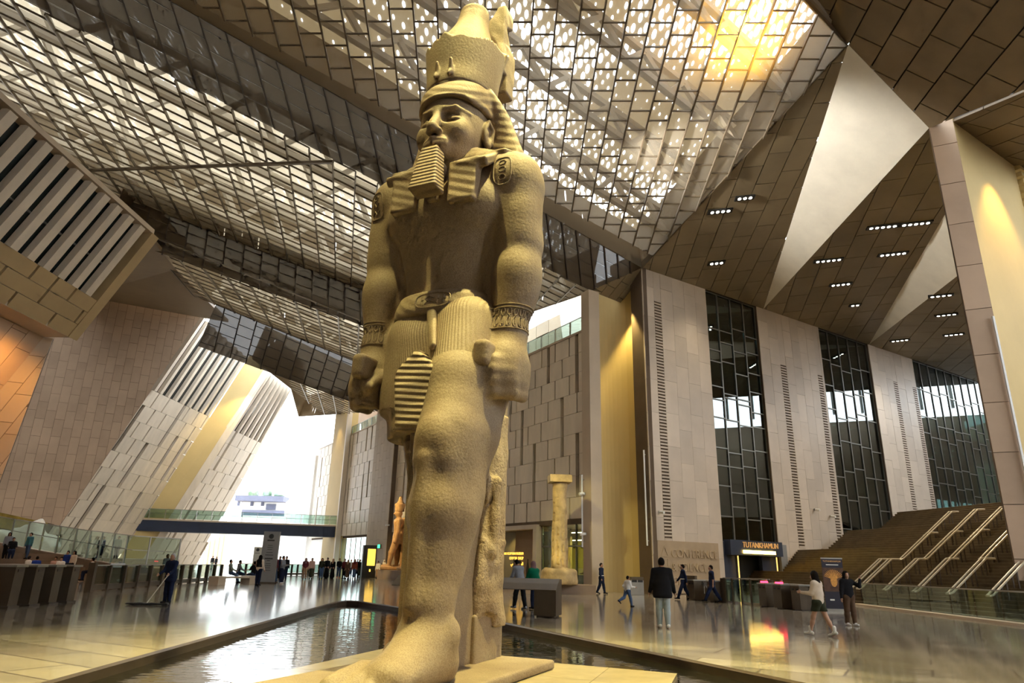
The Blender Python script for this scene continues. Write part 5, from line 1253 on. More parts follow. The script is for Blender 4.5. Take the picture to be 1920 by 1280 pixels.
    tpo = part(field(tp, 0.016 * k, ([pel - S(0, 0, 0.2)], top_extra)), 'jacket' if jacket else 'shirt', 'cloth_' + top, M, root)
    if vest:
        part(field(['torso'], 0.030 * k), 'vest', 'cloth_' + vest, M, root)
    def drop_to(F, z_to, r0, r1, rz=1.25):
        F.cone(up(0.06), pel - S(0, 0, 0.15), 0.125 * k, 0.145 * k, 0.06, sc=(0.9, 1.2, 1)); F.cone(pel - S(0, 0, 0.15), V((hip[1][0] + foot_pts[1][0][0] + foot_pts[-1][0][0]) / 3, 0, z_to), r0 * k, r1 * k, 0.06, sc=(1.05, 1.1, 1))
    if lower == 'dress':
        F = Field(S(-0.5, -0.45, -0.98), S(0.5, 0.45, 0.4), res); drop_to(F, zmin + 0.20 * k, 0.15, 0.21)
        part(F, 'robe', 'cloth_' + bottom, M, root)
    elif lower == 'skirt':
        F = Field(S(-0.5, -0.45, -0.95), S(0.5, 0.45, 0.3), res); drop_to(F, zmin + 0.28 * k, 0.14, 0.16); part(F, 'skirt', 'cloth_' + bottom, M, root)
    elif shorts:
        F = field(['pelvis'], 0.02 * k)
        for s, (a_, b_) in ((1, legs[0]), (-1, legs[1])): F.cone(hip[s], hip[s] + rot_y(S(0, 0, -0.24), a_), 0.112 * k, 0.112 * k, 0.04)
        part(F, 'shorts', 'cloth_' + bottom, M, root)
    else:
        part(field(['pelvis', 'thigh', 'shin'], 0.022 * k), 'trousers', 'cloth_' + bottom, M, root)
    if socks:
        for s in (1, -1):
            an, d = foot_pts[s]; F = Field(an - 0.12 * k, an + V(0.12, 0.12, 0.22) * k, 0.014); F.cone(an + S(0, 0, 0.12), an - S(0, 0, 0.03), 0.056 * k, 0.052 * k, 0.02); part(F, 'sock', 'cloth_' + socks, M, root)
    for s in (1, -1):
        an, d = foot_pts[s]; c = an - S(0, 0, 0.03)
        F = Field(np.minimum(c, c + d * 0.2 * k) - 0.1 * k, np.maximum(c, c + d * 0.2 * k) + 0.1 * k, 0.014 if res < 0.03 else 0.02)
        F.cone(c - d * 0.05 * k, c + d * 0.02 * k + S(0, 0, 0.02), 0.045 * k, 0.052 * k, 0.03); F.cone(c - d * 0.04 * k - S(0, 0, 0.008), c + d * 0.17 * k - S(0, 0, 0.012), 0.036 * k, 0.034 * k, 0.03, sc=(1, 1.15, 1)); part(F, 'shoe', 'cloth_' + shoes, M, root)
    F = Field(headc - S(0.28, 0.24, 0.62), headc + S(0.24, 0.24, 0.24), min(res, 0.02))
    if scarf:
        F.ell(headc + S(-0.012, 0, 0.012), S(0.118, 0.100, 0.140), 0.02); F.cone(headc - S(0.02, 0, 0.08), neck - S(0, 0, 0.02), 0.095 * k, 0.115 * k, 0.04); F.cone(neck, neck - S(-0.03, 0, 0.10), 0.11 * k, 0.12 * k, 0.04, sc=(0.9, 1.3, 1))
        F.ell(headc + S(0.10, 0, -0.01), S(0.055, 0.06, 0.088), 0.02, 'sub'); part(F, 'headscarf', 'cloth_' + scarf, M, root)
    else:
        F.ell(headc + rot_y(S(-0.014, 0, 0.022), -nod), S(0.108, 0.090, 0.122), 0.02)
        F.box(headc + rot_y(S(0.10, 0, -0.06), -nod), S(0.075, 0.14, 0.115), 0.03, 0.02, 'sub'); F.box(headc + S(0.02, 0, -0.17), S(0.14, 0.14, 0.09), 0.02, 0.02, 'sub')
        if hair == 'long':
            F.cone(headc + S(-0.04, 0, 0.02), headc + S(-0.085, 0, -0.20), 0.085 * k, 0.095 * k, 0.04, sc=(0.8, 1.15, 1)); F.cone(headc + S(-0.085, 0, -0.20), headc + S(-0.11, 0, -0.42), 0.09 * k, 0.055 * k, 0.04, sc=(0.7, 1.25, 1))
            for s in (1, -1): F.cone(headc + S(0.02, 0.075 * s, 0.03), headc + S(-0.01, 0.085 * s, -0.22), 0.035 * k, 0.03 * k, 0.03)
        part(F, 'hair', hairmat, M, root)
    if belt:
        F = Field(S(-0.3, -0.3, -0.05), S(0.3, 0.3, 0.25), 0.02); F.loft([0.07 * k, 0.12 * k], [0.0] * 2, [0.0] * 2, [0.155 * k] * 2, [0.205 * k] * 2, 2.0, 0.01); part(F, 'reflective_belt', 'cloth_' + belt, M, root)
    if hands:
        for s in (1, -1):
            w, d = hand[s]; d = nrm(d); side = nrm(np.cross(d, (0, s, 0.01))); lat = V(0, 1, 0) - d * d[1]; lat = nrm(lat); nf = nrm(np.cross(d, lat))
            F = Field(np.minimum(w, w + d * 0.2) - 0.09, np.maximum(w, w + d * 0.2) + 0.09, 0.0075)
            F.cone(w - d * 0.02, w + d * 0.05 * k, 0.028 * k, 0.036 * k, 0.02, sc=(1, 0.75, 1))
            for j in range(4):
                off = nf * (0.030 - 0.02 * j) * k; L_ = (0.072, 0.080, 0.075, 0.058)[j] * k; b0 = w + d * 0.07 * k + off; b1 = b0 + d * L_ * 0.55; b2 = b1 + nrm(d - lat * s * 0.55) * L_ * 0.5
                F.cone(b0 - d * 0.03 * k, b1, 0.0105 * k, 0.0095 * k, 0.006); F.cone(b1, b2, 0.0095 * k, 0.0085 * k, 0.004)
            F.cone(w + d * 0.02 * k + nf * 0.028 * k, w + d * 0.055 * k + nf * 0.058 * k, 0.013 * k, 0.011 * k, 0.008); F.cone(w + d * 0.055 * k + nf * 0.058 * k, w + d * 0.09 * k + nf * 0.058 * k, 0.011 * k, 0.009 * k, 0.006)
            part(F, 'hand', skin, M, root)
        F = Field(headc + S(0.05, -0.08, -0.01), headc + S(0.13, 0.08, 0.05), 0.006)
        for s in (1, -1): F.ell(headc + S(0.088, 0.032 * s, 0.012), S(0.010, 0.013, 0.008), 0.003)
        part(F, 'eyes', 'hair_dark', M, root)
    return root, M, {'hand': hand, 'head': headc, 'neck': neck, 'k': k, 'chest': chest, 'sh': sh}
WALK = ((0.42, 0.08), (-0.28, 0.28)); WALK2 = ((-0.28, 0.30), (0.40, 0.06)); SW = ((-0.35, 0.25), (0.35, 0.35)); SW2 = ((0.35, 0.35), (-0.35, 0.25)); SIT = ((1.45, 1.45), (1.40, 1.45)); FOLD = ((0.25, 1.5), (0.25, 1.5)); PHONE = ((0.45, 1.5), (0.1, 0.2))
def px(x, y, z=0.0): return fl(x, y, z)
p_clean = person(px(312, 1130), 195, 'cleaner in dark navy uniform pushing a wide dust mop', 1.62, 'navy', 'navy', 'black', 'skin', hairmat='hair_grey', arms=((0.45, 0.7), (0.35, 0.8)), lean=0.08, hands=True, res=0.02, jacket=True, group='staff in the hall')
person(px(1245, 1177), 2, 'man in loose black jacket and pale jeans walking away from the pool', 1.78, 'black', 'palejeans', 'white', 'skin', jacket=True, build=1.12, hands=True, legs=((0.10, 0.12), (-0.10, 0.05)), arms=((0.05, 0.2), (0.0, 0.2)), arm_out=(0.22, 0.22), res=0.02)
person(px(1283, 1124), 275, 'man in navy uniform with pale waist band walking toward the niche', 1.78, 'navy', 'navy', 'black', belt='white', legs=WALK, arms=SW, res=0.022, group='staff in the hall')
person(px(1337, 1129), 272, 'man in navy short-sleeved shirt walking in front of the turnstiles', 1.78, 'navy', 'navy', 'black', legs=((0.5, 0.05), (-0.42, 0.15)), arms=((-0.05, 0.15), (0.1, 0.15)), sleeve='short', res=0.022, group='staff in the hall')
person(px(1128, 1113), 120, 'man in navy uniform with white band beside the ochre niche', 1.76, 'navy', 'navy', 'black', belt='white', legs=((0.22, 0.05), (-0.15, 0.3)), arms=((0.0, 0.2), (0.1, 0.2)), res=0.024, group='staff in the hall')
person(px(1177, 1137), 60, 'small boy in white sweater running across the floor', 1.22, 'white', 'jeans', 'black', legs=((-0.45, 0.7), (0.35, 0.15)), arms=((-0.5, 1.2), (0.4, 1.2)), res=0.02, lean=0.1)
w1 = person(px(1541, 1192), 318, 'young woman in cream cardigan and dark shorts walking, looking at her phone', 1.56, 'cream', 'olive', 'white', 'skin_light', hair='long', shorts=True, socks='white', legs=((0.34, 0.04), (-0.34, 0.12)), arms=((0.3, 1.35), (-0.05, 0.1)), res=0.02, hands=True, nod=0.15)
w2 = person(px(1597, 1173), 172, 'young woman in black top and brown trousers lifting a hand to her hair', 1.56, 'black', 'brown', 'white', 'skin_light', hair='long', legs=((0.10, 0.05), (-0.05, 0.1)), arms=((0.9, 2.3), (0.05, 0.15)), arm_out=(0.55, 0.2), res=0.02, hands=True)
person(px(975, 1142), 318, 'man in grey shirt leaning on the long bronze display bench', 1.74, 'grey', 'black', 'grey', legs=((0.35, 0.2), (-0.15, 0.1)), arms=((0.6, 0.5), (0.5, 0.5)), lean=0.25, nod=0.3, res=0.022)
person(px(992, 1142) + V(0.22, 0.1, 0), 320, 'woman in green jacket and mauve headscarf leaning over the bronze display bench', 1.66, 'green', 'navy', 'black', scarf='mauve', legs=((0.1, 0.1), (-0.1, 0.1)), arms=((0.55, 0.5), (0.5, 0.5)), lean=0.22, res=0.022, build=1.1, jacket=True)
far = 0.032
crowd = [
 (482, 1097, 20, 1.74, 'woman with long dark hair in dark vest and pale sleeves by the grey sign', dict(top='cream', vest='black', bottom='navy', hair='long', lower='trousers', arms=((0.1, 0.4), (0.1, 0.4)), build=1.1)),
 (512, 1093, 110, 1.78, 'man in burgundy shirt and jeans in front of the grey sign', dict(top='burgundy', bottom='jeans', shoes='brown', legs=((0.18, 0.05), (-0.12, 0.1)))),
 (526, 1094, 100, 1.74, 'man in grey shirt with folded arms right of the grey sign', dict(top='grey', bottom='navy', arms=FOLD, shoes='white')),
 (521, 1084, 200, 1.78, 'man in dark shirt behind the man with folded arms', dict(top='navy', bottom='black')),
 (533, 1086, 150, 1.78, 'man in black standing farthest right near the grey sign', dict(top='black', bottom='navy')),
 (430, 1092, 75, 1.72, 'man in sage shirt lounging on the low stone bench', dict(top='sage', bottom='jeans', legs=((1.25, 0.95), (1.2, 0.9)), arms=((0.3, 0.6), (0.3, 0.8)), lean=-0.15)),
 (444, 1089, 75, 1.70, 'man in grey shirt seated on the low stone bench', dict(top='grey', bottom='jeans', legs=((1.3, 1.1), (1.3, 1.15)), arms=((0.6, 0.6), (0.6, 0.6)), lean=0.1)),
 (473, 1091, 300, 1.68, 'person in black shirt seated at the end of the low bench', dict(top='black', bottom='jeans', sleeve='short', legs=SIT, arms=((0.6, 0.9), (0.6, 0.9)))),
 (570, 1086, 160, 1.66, 'woman in maroon top and brown trousers near the second sign', dict(top='burgundy', bottom='tan', sleeve='short', scarf='mauve', legs=((0.2, 0.1), (-0.1, 0.1)))),
 (582, 1085, 160, 1.70, 'person in pink shirt and dark skirt near the second sign', dict(top='pink', bottom='olive', lower='skirt')),
 (601, 1085, 170, 1.72, 'woman in green top and jeans beside the ochre pilaster', dict(top='olive', bottom='jeans', hair='long', arms=PHONE)),
 (611, 1084, 180, 1.78, 'tall person in long black robe beside the ochre pilaster', dict(top='black', bottom='black', lower='dress')),
 (622, 1084, 200, 1.70, 'woman in long black robe with tan sash', dict(top='black', bottom='black', lower='dress', scarf='tan')),
 (634, 1083, 160, 1.74, 'man in black sweater, jeans and red shoes in the waiting group', dict(top='black', bottom='jeans', shoes='red', legs=((0.25, 0.05), (-0.2, 0.1)), arms=((0.2, 1.0), (0.2, 1.0)))),
 (644, 1084, 200, 1.72, 'man in burgundy jacket in the waiting group', dict(top='burgundy', bottom='black')),
 (650, 1085, 190, 1.64, 'woman in brown coat and beige headscarf in the waiting group', dict(top='brown', bottom='brown', scarf='tan', lower='skirt')),
 (656, 1081, 180, 1.70, 'person in white shirt in the waiting group', dict(top='white', bottom='jeans')),
 (663, 1085, 175, 1.70, 'woman in rust top and long blue skirt in the waiting group', dict(top='rust', bottom='jeans', lower='skirt', scarf='burgundy')),
 (668, 1081, 180, 1.76, 'man in navy at the back of the waiting group', dict(top='navy', bottom='navy')),
 (673, 1082, 210, 1.72, 'man in black beside the lit display case', dict(top='black', bottom='olive')),
 (679, 1082, 250, 1.70, 'person in teal jacket reading the lit display case', dict(top='teal', bottom='sage', jacket=True)),
 (718, 1085, 160, 1.70, 'woman in white headscarf and long cream cardigan by the twin statues', dict(top='black', bottom='palejeans', scarf='white', vest='cream')),
 (707, 1084, 200, 1.60, 'person in white shirt behind the small desk', dict(top='white', bottom='tan')),
 (736, 1079, 220, 1.70, 'person in black behind the stone king', dict(top='black', bottom='black')),
 (396, 1067, 190, 1.78, 'man in dark shirt and pale trousers beyond the glass rail', dict(top='black', bottom='sage')),
 (403, 1067, 200, 1.70, 'woman in black walking beyond the glass rail', dict(top='black', bottom='black', lower='skirt')),
]
for (x, y, fc, h_, lb, kw) in crowd: person(px(x, y), fc, lb, h_, res=far, **kw)
TZ = 1.3
seats = [
 (atY(48, 1049, 47.4), 190, 'man in teal shirt standing on the amphitheatre steps', dict(top='teal', bottom='jeans', legs=((0.15, 0.05), (-0.1, 0.1))), 'step'),
 (atY(8, 1046, 47.4), 150, 'woman with dark hair standing at the left end of the steps', dict(top='grey', bottom='black', hair='long'), 'step'),
 (atY(17, 1049, 46.6), 140, 'person in black sitting on the steps below the glass', dict(top='black', bottom='navy', legs=SIT, arms=((0.6, 0.6), (0.6, 0.6))), 'step'),
 (atY(52, 1060, 44.6), 20, 'visitor in white with dark hair seated behind the steel gates', dict(top='white', bottom='black', legs=SIT), 'low'),
 (atY(67, 1060, 44.6), 330, 'visitor in blue with dark hair seated behind the steel gates', dict(top='blue', bottom='black', legs=SIT), 'low'),
 (atY(102, 1060, 44.6), 160, 'visitor in pale shirt seated near the gap in the glass rail', dict(top='pink', bottom='jeans', legs=SIT), 'low'),
 (atY(113, 1060, 44.2), 170, 'child in white seated next to the boy in blue', dict(top='white', bottom='navy', legs=SIT), 'low'),
 (atY(124, 1055, 45.6), 185, 'boy in bright blue shirt sitting on the steps', dict(top='blue', bottom='navy', legs=SIT), 'mid'),
 (atY(136, 1058, 45.2), 200, 'girl in cream with long dark hair sitting on the steps', dict(top='cream', bottom='black', legs=SIT, hair='long'), 'mid'),
 (atY(172, 1062, 44.2), 250, 'person in white shirt sitting at the end of the steps', dict(top='white', bottom='navy', legs=SIT), 'low'),
 (atY(189, 1037, 58), 200, 'couple member in blue jacket walking behind the ramp glass', dict(top='jeans', bottom='navy'), 'terrace'),
 (atY(185, 1037, 58.6), 200, 'dark-haired companion walking behind the ramp glass', dict(top='black', bottom='navy'), 'terrace'),
 (atY(217, 1042, 56), 170, 'man in olive shirt standing behind the ramp glass', dict(top='sage', bottom='navy'), 'terrace'),
 (atY(108, 1012, 62), 150, 'person in cream standing next to the pale boulder', dict(top='cream', bottom='brown'), 'high'),
 (atY(312, 1058, 44), 120, 'person in grey top behind the cleaner and the glass rail', dict(top='grey', bottom='sage'), 'floor'),
]
for p, fc, lb, kw, lv in seats:
    z = {'step': 1.15, 'mid': 0.40, 'low': 0.02, 'terrace': TZ, 'high': TZ + 0.9, 'floor': 0.0}[lv]
    person(V(p[0], p[1], z), fc, lb, 1.66, res=far, **kw)
# ================================================================ small lamps and lettering helpers
emis('lamp_warm', (1.0, 0.80, 0.50), 14.0); emis('lamp_white', (1.0, 0.93, 0.8), 9.0); emis('led_red', (1.0, 0.02, 0.05), 9.0); emis('led_green', (0.05, 1.0, 0.35), 3.0); emis('sign_amber', (1.0, 0.55, 0.08), 1.5); emis('bar_amber', (1.0, 0.62, 0.12), 12.0)
emis('screen_yellow', (1.0, 0.62, 0.1), 1.3); emis('strip_amber', (1.0, 0.6, 0.15), 1.6)
pbr('letter_dark', (0.05, 0.05, 0.05), 0.6, 0.05, 1); pbr('letter_white', (0.8, 0.78, 0.72), 0.6, 0.05, 1); pbr('letter_bronze', (0.45, 0.27, 0.12), 0.5, 0.05, 1, emit=(1.0, 0.5, 0.15), estr=0.25)
pbr('relief_stone', (0.42, 0.32, 0.21), 0.6, 0.1, 1); pbr('relief_panel', (0.40, 0.30, 0.195), 0.6, 0.1, 1)
def letters(name, txt, o, ex, ey, size, mat, parent, depth=0.01, align='LEFT', spacing=1.0):
    """raised lettering: text laid on the plane through o with axes ex (reading direction) and ey (up)"""
    c = bpy.data.curves.new(name, 'FONT'); c.body = txt; c.size = size; c.extrude = depth; c.align_x = align; c.space_character = spacing
    ex = nrm(ex); ey = nrm(ey); n = np.cross(ex, ey)
    tmp = bpy.data.objects.new('tmp', c); COL.objects.link(tmp); bpy.context.view_layer.update()
    me = bpy.data.meshes.new_from_object(tmp.evaluated_get(bpy.context.evaluated_depsgraph_get())); bpy.data.objects.remove(tmp); bpy.data.curves.remove(c)
    me.name = name; me.materials.clear(); me.materials.append(MATS[mat])
    M = Matrix(((ex[0], ey[0], n[0], o[0]), (ex[1], ey[1], n[1], o[1]), (ex[2], ey[2], n[2], o[2]), (0, 0, 0, 1)))
    return link(name, me, parent, M)
def Ws(x, y): return float((W(x, y) - WN) @ wd)
# ================================================================ shop below the panel wall
s_p0, s_p1 = Ws(1004, 1060), Ws(932, 1060)
shop = empty('wall_shop_front', Wp(0.9, 0), 'glazed shop front under the panel wall', 'shop front', kind='structure')
boxm('head_beam', Wp(17.5, 4.35, -0.25), wd * 34, wn_ * 0.5, V(0, 0, 0.35), 'joint_brown', shop)
for s0, s1, nn in ((0.95, s_p0 - 0.5, 4), (s_p1 + 0.5, 20, 4)):
    w = (s1 - s0) / nn
    for i in range(nn + 1): boxm('mullion', Wp(s0 + i * w, 2.1, -0.25), wd * 0.09, wn_ * 0.12, V(0, 0, 4.2), 'metal_frame', shop)
    for i in range(nn):
        for z0, z1 in ((0.1, 2.75), (2.85, 4.15)): boxm('pane', Wp(s0 + (i + .5) * w, (z0 + z1) / 2, -0.27), wd * (w - .1), wn_ * 0.02, V(0, 0, z1 - z0), 'glass_clear', shop)
    boxm('transom', Wp((s0 + s1) / 2, 2.8, -0.25), wd * (s1 - s0), wn_ * 0.1, V(0, 0, 0.1), 'metal_frame', shop)
slab('side_wall', wpoly(20, 34.7, 0, 4.4, -0.1), -wn_, 0.4, 'stone_pier', shop)
# interior
slab('back_wall', wpoly(5.0, 22, 0, 4.3, -5.0), -wn_, 0.2, 'interior_yellow', shop)
slab('back_wall', wpoly(s_p1 + 0.3, 20, 0, 4.3, -4.0), -wn_, 0.2, 'interior_olive', shop)
slab('shop_ceiling', [Wp(0.9, 4.2, -0.3), Wp(20, 4.2, -0.3), Wp(20, 4.2, -5), Wp(5.5, 4.2, -5)], V(0, 0, 1), 0.1, 'ceiling_brown', shop)
slab('shop_floor', [Wp(0.9, 0.01, -0.3), Wp(20, 0.01, -0.3), Wp(20, 0.01, -5), Wp(5.5, 0.01, -5)], V(0, 0, 1), 0.03, 'stone_tan', shop)
slab('end_wall', [Wp(0.95, 0, -0.3), Wp(5.0, 0, -5), Wp(5.0, 4.3, -5), Wp(0.95, 4.3, -0.3)], V(1, -1, 0), 0.1, 'interior_yellow', shop)
boxm('light_line', Wp(3.4, 3.75, -1.6), wd * 2.6, wn_ * 0.06, V(0, 0, 0.05), 'lamp_warm', shop); boxm('light_line', Wp(5.6, 3.35, -3.4), wd * 3.0, wn_ * 0.06, V(0, 0, 0.05), 'lamp_warm', shop)
for i in range(5): boxm('track_lamp', Wp(2.6 + i * 0.9, 2.85, -1.6), wd * 0.1, wn_ * 0.16, V(0, 0, 0.28), 'bar_dark', shop)
# portal with lit lettering
portal = empty('door_1', Wp(s_p0, 0), 'stone-framed shop portal with amber lettering and tool silhouettes', 'doorway', kind='structure')
boxm('jamb', Wp(s_p0 - 0.22, 2.15, 0.0), wd * 0.45, wn_ * 0.5, V(0, 0, 4.3), 'stone_facade', portal); boxm('jamb', Wp(s_p1 + 0.15, 2.15, 0.0), wd * 0.2, wn_ * 0.4, V(0, 0, 4.3), 'metal_frame', portal)
boxm('lintel', Wp((s_p0 + s_p1) / 2, 4.15, 0.0), wd * (s_p1 - s_p0), wn_ * 0.5, V(0, 0, 0.3), 'stone_facade', portal)
slab('recess_wall', wpoly(s_p0 + 1.9, s_p1, 0, 4.1, -1.6), -wn_, 0.15, 'stone_brown', portal)
slab('lit_reveal', wpoly(s_p0, s_p0 + 1.9, 0, 3.6, -3.0), -wn_, 0.15, 'plaster_ochre', portal)
slab('recess_ceiling', [Wp(s_p0, 4.05, -0.2), Wp(s_p1, 4.05, -0.2), Wp(s_p1, 4.05, -3), Wp(s_p0, 4.05, -3)], V(0, 0, 1), 0.1, 'ceiling_brown', portal)
rd = -wd  # reading direction on the right wall
zt_ = 2.30; s_tx = float((onplane(981, 1050, Wp(0, 0, -1.58), wn_) - WN) @ wd)
for i, (tx, sz) in enumerate((('GRAND EGYPTIAN MUSEUM', 0.27), ('OFFICIAL SHOP', 0.30))):
    letters('lettering', tx, Wp(s_tx, zt_ - i * 0.36, -1.58), rd, (0, 0, 1), sz, 'sign_amber', portal, 0.02, 'RIGHT')
letters('lettering', '\uFEF2\uFEE4\uFEB3\uFEAE\uFEDF\uFE8D \uFEAE\uFEA0\uFE98\uFEE4\uFEDF\uFE8D', Wp(s_tx, zt_ - 0.76, -1.58), rd, (0, 0, 1), 0.32, 'sign_amber', portal, 0.02, 'RIGHT')
def silhouette(prof, sc, c, lab):
    t = empty('tool_silhouette', c, lab, 'ornament', 'dark tool silhouettes in the shop portal')
    m_ = MB(); k = len(prof); a = [c + (rd * p[0] + V(0, 0, 1) * p[1]) * sc for p in prof]
    slab('blade', a, wn_, 0.05, 'bar_dark', t); boxm('stem', c - V(0, 0, 0.35), wd * 0.05, wn_ * 0.05, V(0, 0, 0.7), 'bar_dark', t); boxm('foot', c - V(0, 0, c[2] - 0.03), wd * 0.2, wn_ * 0.2, V(0, 0, 0.06), 'bar_dark', t)
    boxm('pole', V(c[0], c[1], (c[2] - 0.7) / 2), wd * 0.04, wn_ * 0.04, V(0, 0, max(0.1, c[2] - 0.7)), 'bar_dark', t)
sh_ = [([(-.12, 0), (.12, 0), (.10, .9), (.45, .95), (.1, 1.1), (.08, 1.7), (-.08, 1.7), (-.1, .9)], 'leftmost axe-shaped tool silhouette'), ([(0, 0), (.22, .3), (.2, .6), (0, 1.0), (0, 1.5), (-.18, 1.6), (-.22, 1.4), (-.12, .8), (-.05, .3)], 'curved blade-shaped tool silhouette'),
       ([(-.25, 0), (.25, 0), (.28, .6), (.06, 1.4), (.05, 1.7), (-.05, 1.7), (-.06, 1.4), (-.28, .6)], 'bottle-shaped tool silhouette'), ([(-.18, 0), (.18, 0), (.08, 1.4), (-.08, 1.4)], 'tapering adze-shaped tool silhouette')]
for i, (pr, lb) in enumerate(sh_): silhouette(pr, 0.72, Wp(s_p1 - 0.7 - i * 1.0, 0.75, -1.1), lb + ' in the shop portal')
spot(Wp(s_p0 + 1.0, 3.5, -2.2), Wp(s_p0 + 1.0, 0.5, -2.9), 160, (1, 0.6, 0.15), 110)
spot(Wp(4.5, 4.0, -2.0), Wp(5.0, 0.5, -4.0), 420, (1, 0.85, 0.25), 130)
spot(Wp(16.0, 4.0, -2.5), Wp(16.0, 0, -3.5), 150, (1, 0.8, 0.3), 130)
person(Wp(2.1, 0.04, -0.9), 230, 'shop assistant in yellow shirt behind the shop glass', 1.66, 'yellow', 'black', res=far, arms=((0.3, 1.2), (0.3, 1.2)), group='staff in the hall')
person(Wp(s_p1 + 1.0, 0.0, 0.9), 200, 'man in dark suit and white collar at the shop portal', 1.76, 'black', 'black', res=far, arms=((0.3, 1.3), (0.3, 1.3)))
# shop counter
t = empty('shop_counter', Wp(4.6, 0.04, -2.4), 'small counter with goods inside the yellow shop', 'counter')
boxm('top', Wp(4.6, 0.95, -2.4), wd * 1.8, wn_ * 0.6, V(0, 0, 0.06), 'metal_bronze', t); boxm('body', Wp(4.6, 0.48, -2.4), wd * 1.7, wn_ * 0.5, V(0, 0, 0.88), 'interior_dark', t)
# bright vestibule below the second bay
vest = empty('window_4', Wp(41.2, 0), 'bright vestibule glazing beside the ochre pilaster', 'window', kind='structure')
for i in range(7): boxm('mullion', Wp(41.2 + i * 1.83, 2.1, -0.2), wd * 0.07, wn_ * 0.1, V(0, 0, 4.2), 'metal_steel', vest)
for i in range(6): boxm('pane', Wp(42.1 + i * 1.83, 2.1, -0.22), wd * 1.74, wn_ * 0.02, V(0, 0, 4.2), 'glass_clear', vest)
slab('back_wall', wpoly(41, 52.5, 0, 4.3, -9), -wn_, 0.2, 'white_paint', vest); boxm('door_leaf', Wp(48.5, 1.1, -8.8), wd * 1.1, wn_ * 0.1, V(0, 0, 2.2), 'metal_frame', vest)
slab('inner_wall', wpoly(59, 66.8, 0, 4.4, -0.4), -wn_, 0.3, 'white_paint', vest)
# ================================================================ bridge across the exit
R_ = W(636, 1000); bl = nrm(V(0.966, 0.26, 0)); Lb = onplane(262, 990, R_, (bl[1], -bl[0], 0)); bw = V(bl[1], -bl[0], 0)
zb0, zb1 = W(636, 1007)[2], W(636, 985)[2]
br = empty('footbridge', V(R_[0], R_[1], zb0), 'dark slab footbridge crossing in front of the exit', 'bridge')
Lb = V(Lb[0], Lb[1], 0) - bl * 1.0; Rb = V(R_[0], R_[1], 0) + bl * 0.4
slab('girder', [Lb + V(0, 0, zb0), Rb + V(0, 0, zb0), Rb + V(0, 0, zb1 - 0.18), Lb + V(0, 0, zb1 - 0.18)], -bw, 2.2, 'dark_blue', br)
slab('deck_edge', [Lb + V(0, 0, zb1 - 0.18) + bw * 0.05, Rb + V(0, 0, zb1 - 0.18) + bw * 0.05, Rb + V(0, 0, zb1) + bw * 0.05, Lb + V(0, 0, zb1) + bw * 0.05], -bw, 2.3, 'stone_tan', br)
balustrade('bridge_balustrade', [Lb + V(0, 0, zb1), Rb + V(0, 0, zb1)], 1.15, 'greenish glass balustrade along the dark footbridge', 14, mid=True)
# ================================================================ beyond the exit: daylight court
pbr('court_paving', (0.62, 0.50, 0.36), 0.8, 0.1, 1); pbr('court_white', (0.85, 0.84, 0.82), 0.8, 0.04, 1); pbr('court_roof', (0.13, 0.14, 0.2), 0.7, 0.1, 1); pbr('leaf_green', (0.40, 0.48, 0.34), 0.7, 0.3, 2)  # leaf green paled in colour to stand for the glare outside
villa = empty('pavilion', (-60, 172, 0), 'white flat-roofed pavilion with dark eaves outside the exit', 'building')
def out(x, y, Y): return atY(x, y, Y)
Yv = 170.0
def vbox(name, x0, y0, x1, y1, Y, dep, mat, par):
    a = out(x0, y1, Y); b = out(x1, y0, Y); c0 = out(x0, y0, Y); return slab(name, [V(a[0], Y, a[2]), V(b[0], Y, a[2]), V(b[0], Y, b[2]), V(a[0], Y, b[2])], V(0, 1, 0), dep, mat, par)
vbox('wall', 447, 938, 533, 1000, Yv, 12, 'court_white', villa); vbox('eaves', 440, 930, 532, 938, Yv - 3, 16, 'court_roof', villa)
for x0, x1 in ((444, 450), (469, 475), (489, 495)): vbox('window', x0, 939, x1, 948, Yv - 0.3, 0.3, 'court_roof', villa)
vbox('window', 498, 945, 517, 955, Yv - 0.3, 0.3, 'court_roof', villa); vbox('terrace_screen', 452, 957, 533, 968, Yv - 1, 1, 'court_roof', villa)
for x0, x1 in ((451, 467), (481, 493), (494, 505), (511, 530)): vbox('roof_lantern', x0, 920, x1, 928, Yv + 4, 3, 'glass_clear', villa)
vbox('terrace', 440, 968, 540, 1075, Yv - 4, 4, 'court_white', villa)
court = empty('outside_court', (-60, 130, 0), 'sunlit paved court outside the exit', 'court', kind='structure')
slab('ground', [V(-140, 120, -0.05), V(40, 120, -0.05), V(40, 260, -0.05), V(-140, 260, -0.05)], V(0, 0, -1), 0.3, 'court_paving', court)
st = empty('garden_stairs', V(-72, 140, 0), 'broad tan outdoor stairs climbing beside the pavilion', 'stairs')
for i in range(14): box('step', V(-84 + i * 0.3, 136 + i * 1.6, 0), V(-66 + i * .3, 138 + i * 1.6, 0.4 + i * 0.5), 'court_paving', st)
box('side_wall', V(-66.0, 136, 0), V(-63.5, 160, 7.5), 'court_white', st)
ow = empty('court_wall', V(-36, 118, 0), 'white slotted outer wall continuing outside the exit', 'wall', kind='structure')
for i in range(6): slab('panel', [Wp(67.5 + i * 2.6, 0, 0.2), Wp(70.0 + i * 2.6, 0, 0.2), Wp(70.0 + i * 2.6, 16 - i * 1.1, 0.2), Wp(67.5 + i * 2.6, 16.5 - i * 1.1, 0.2)], -wn_, 1.0, 'court_white', ow)
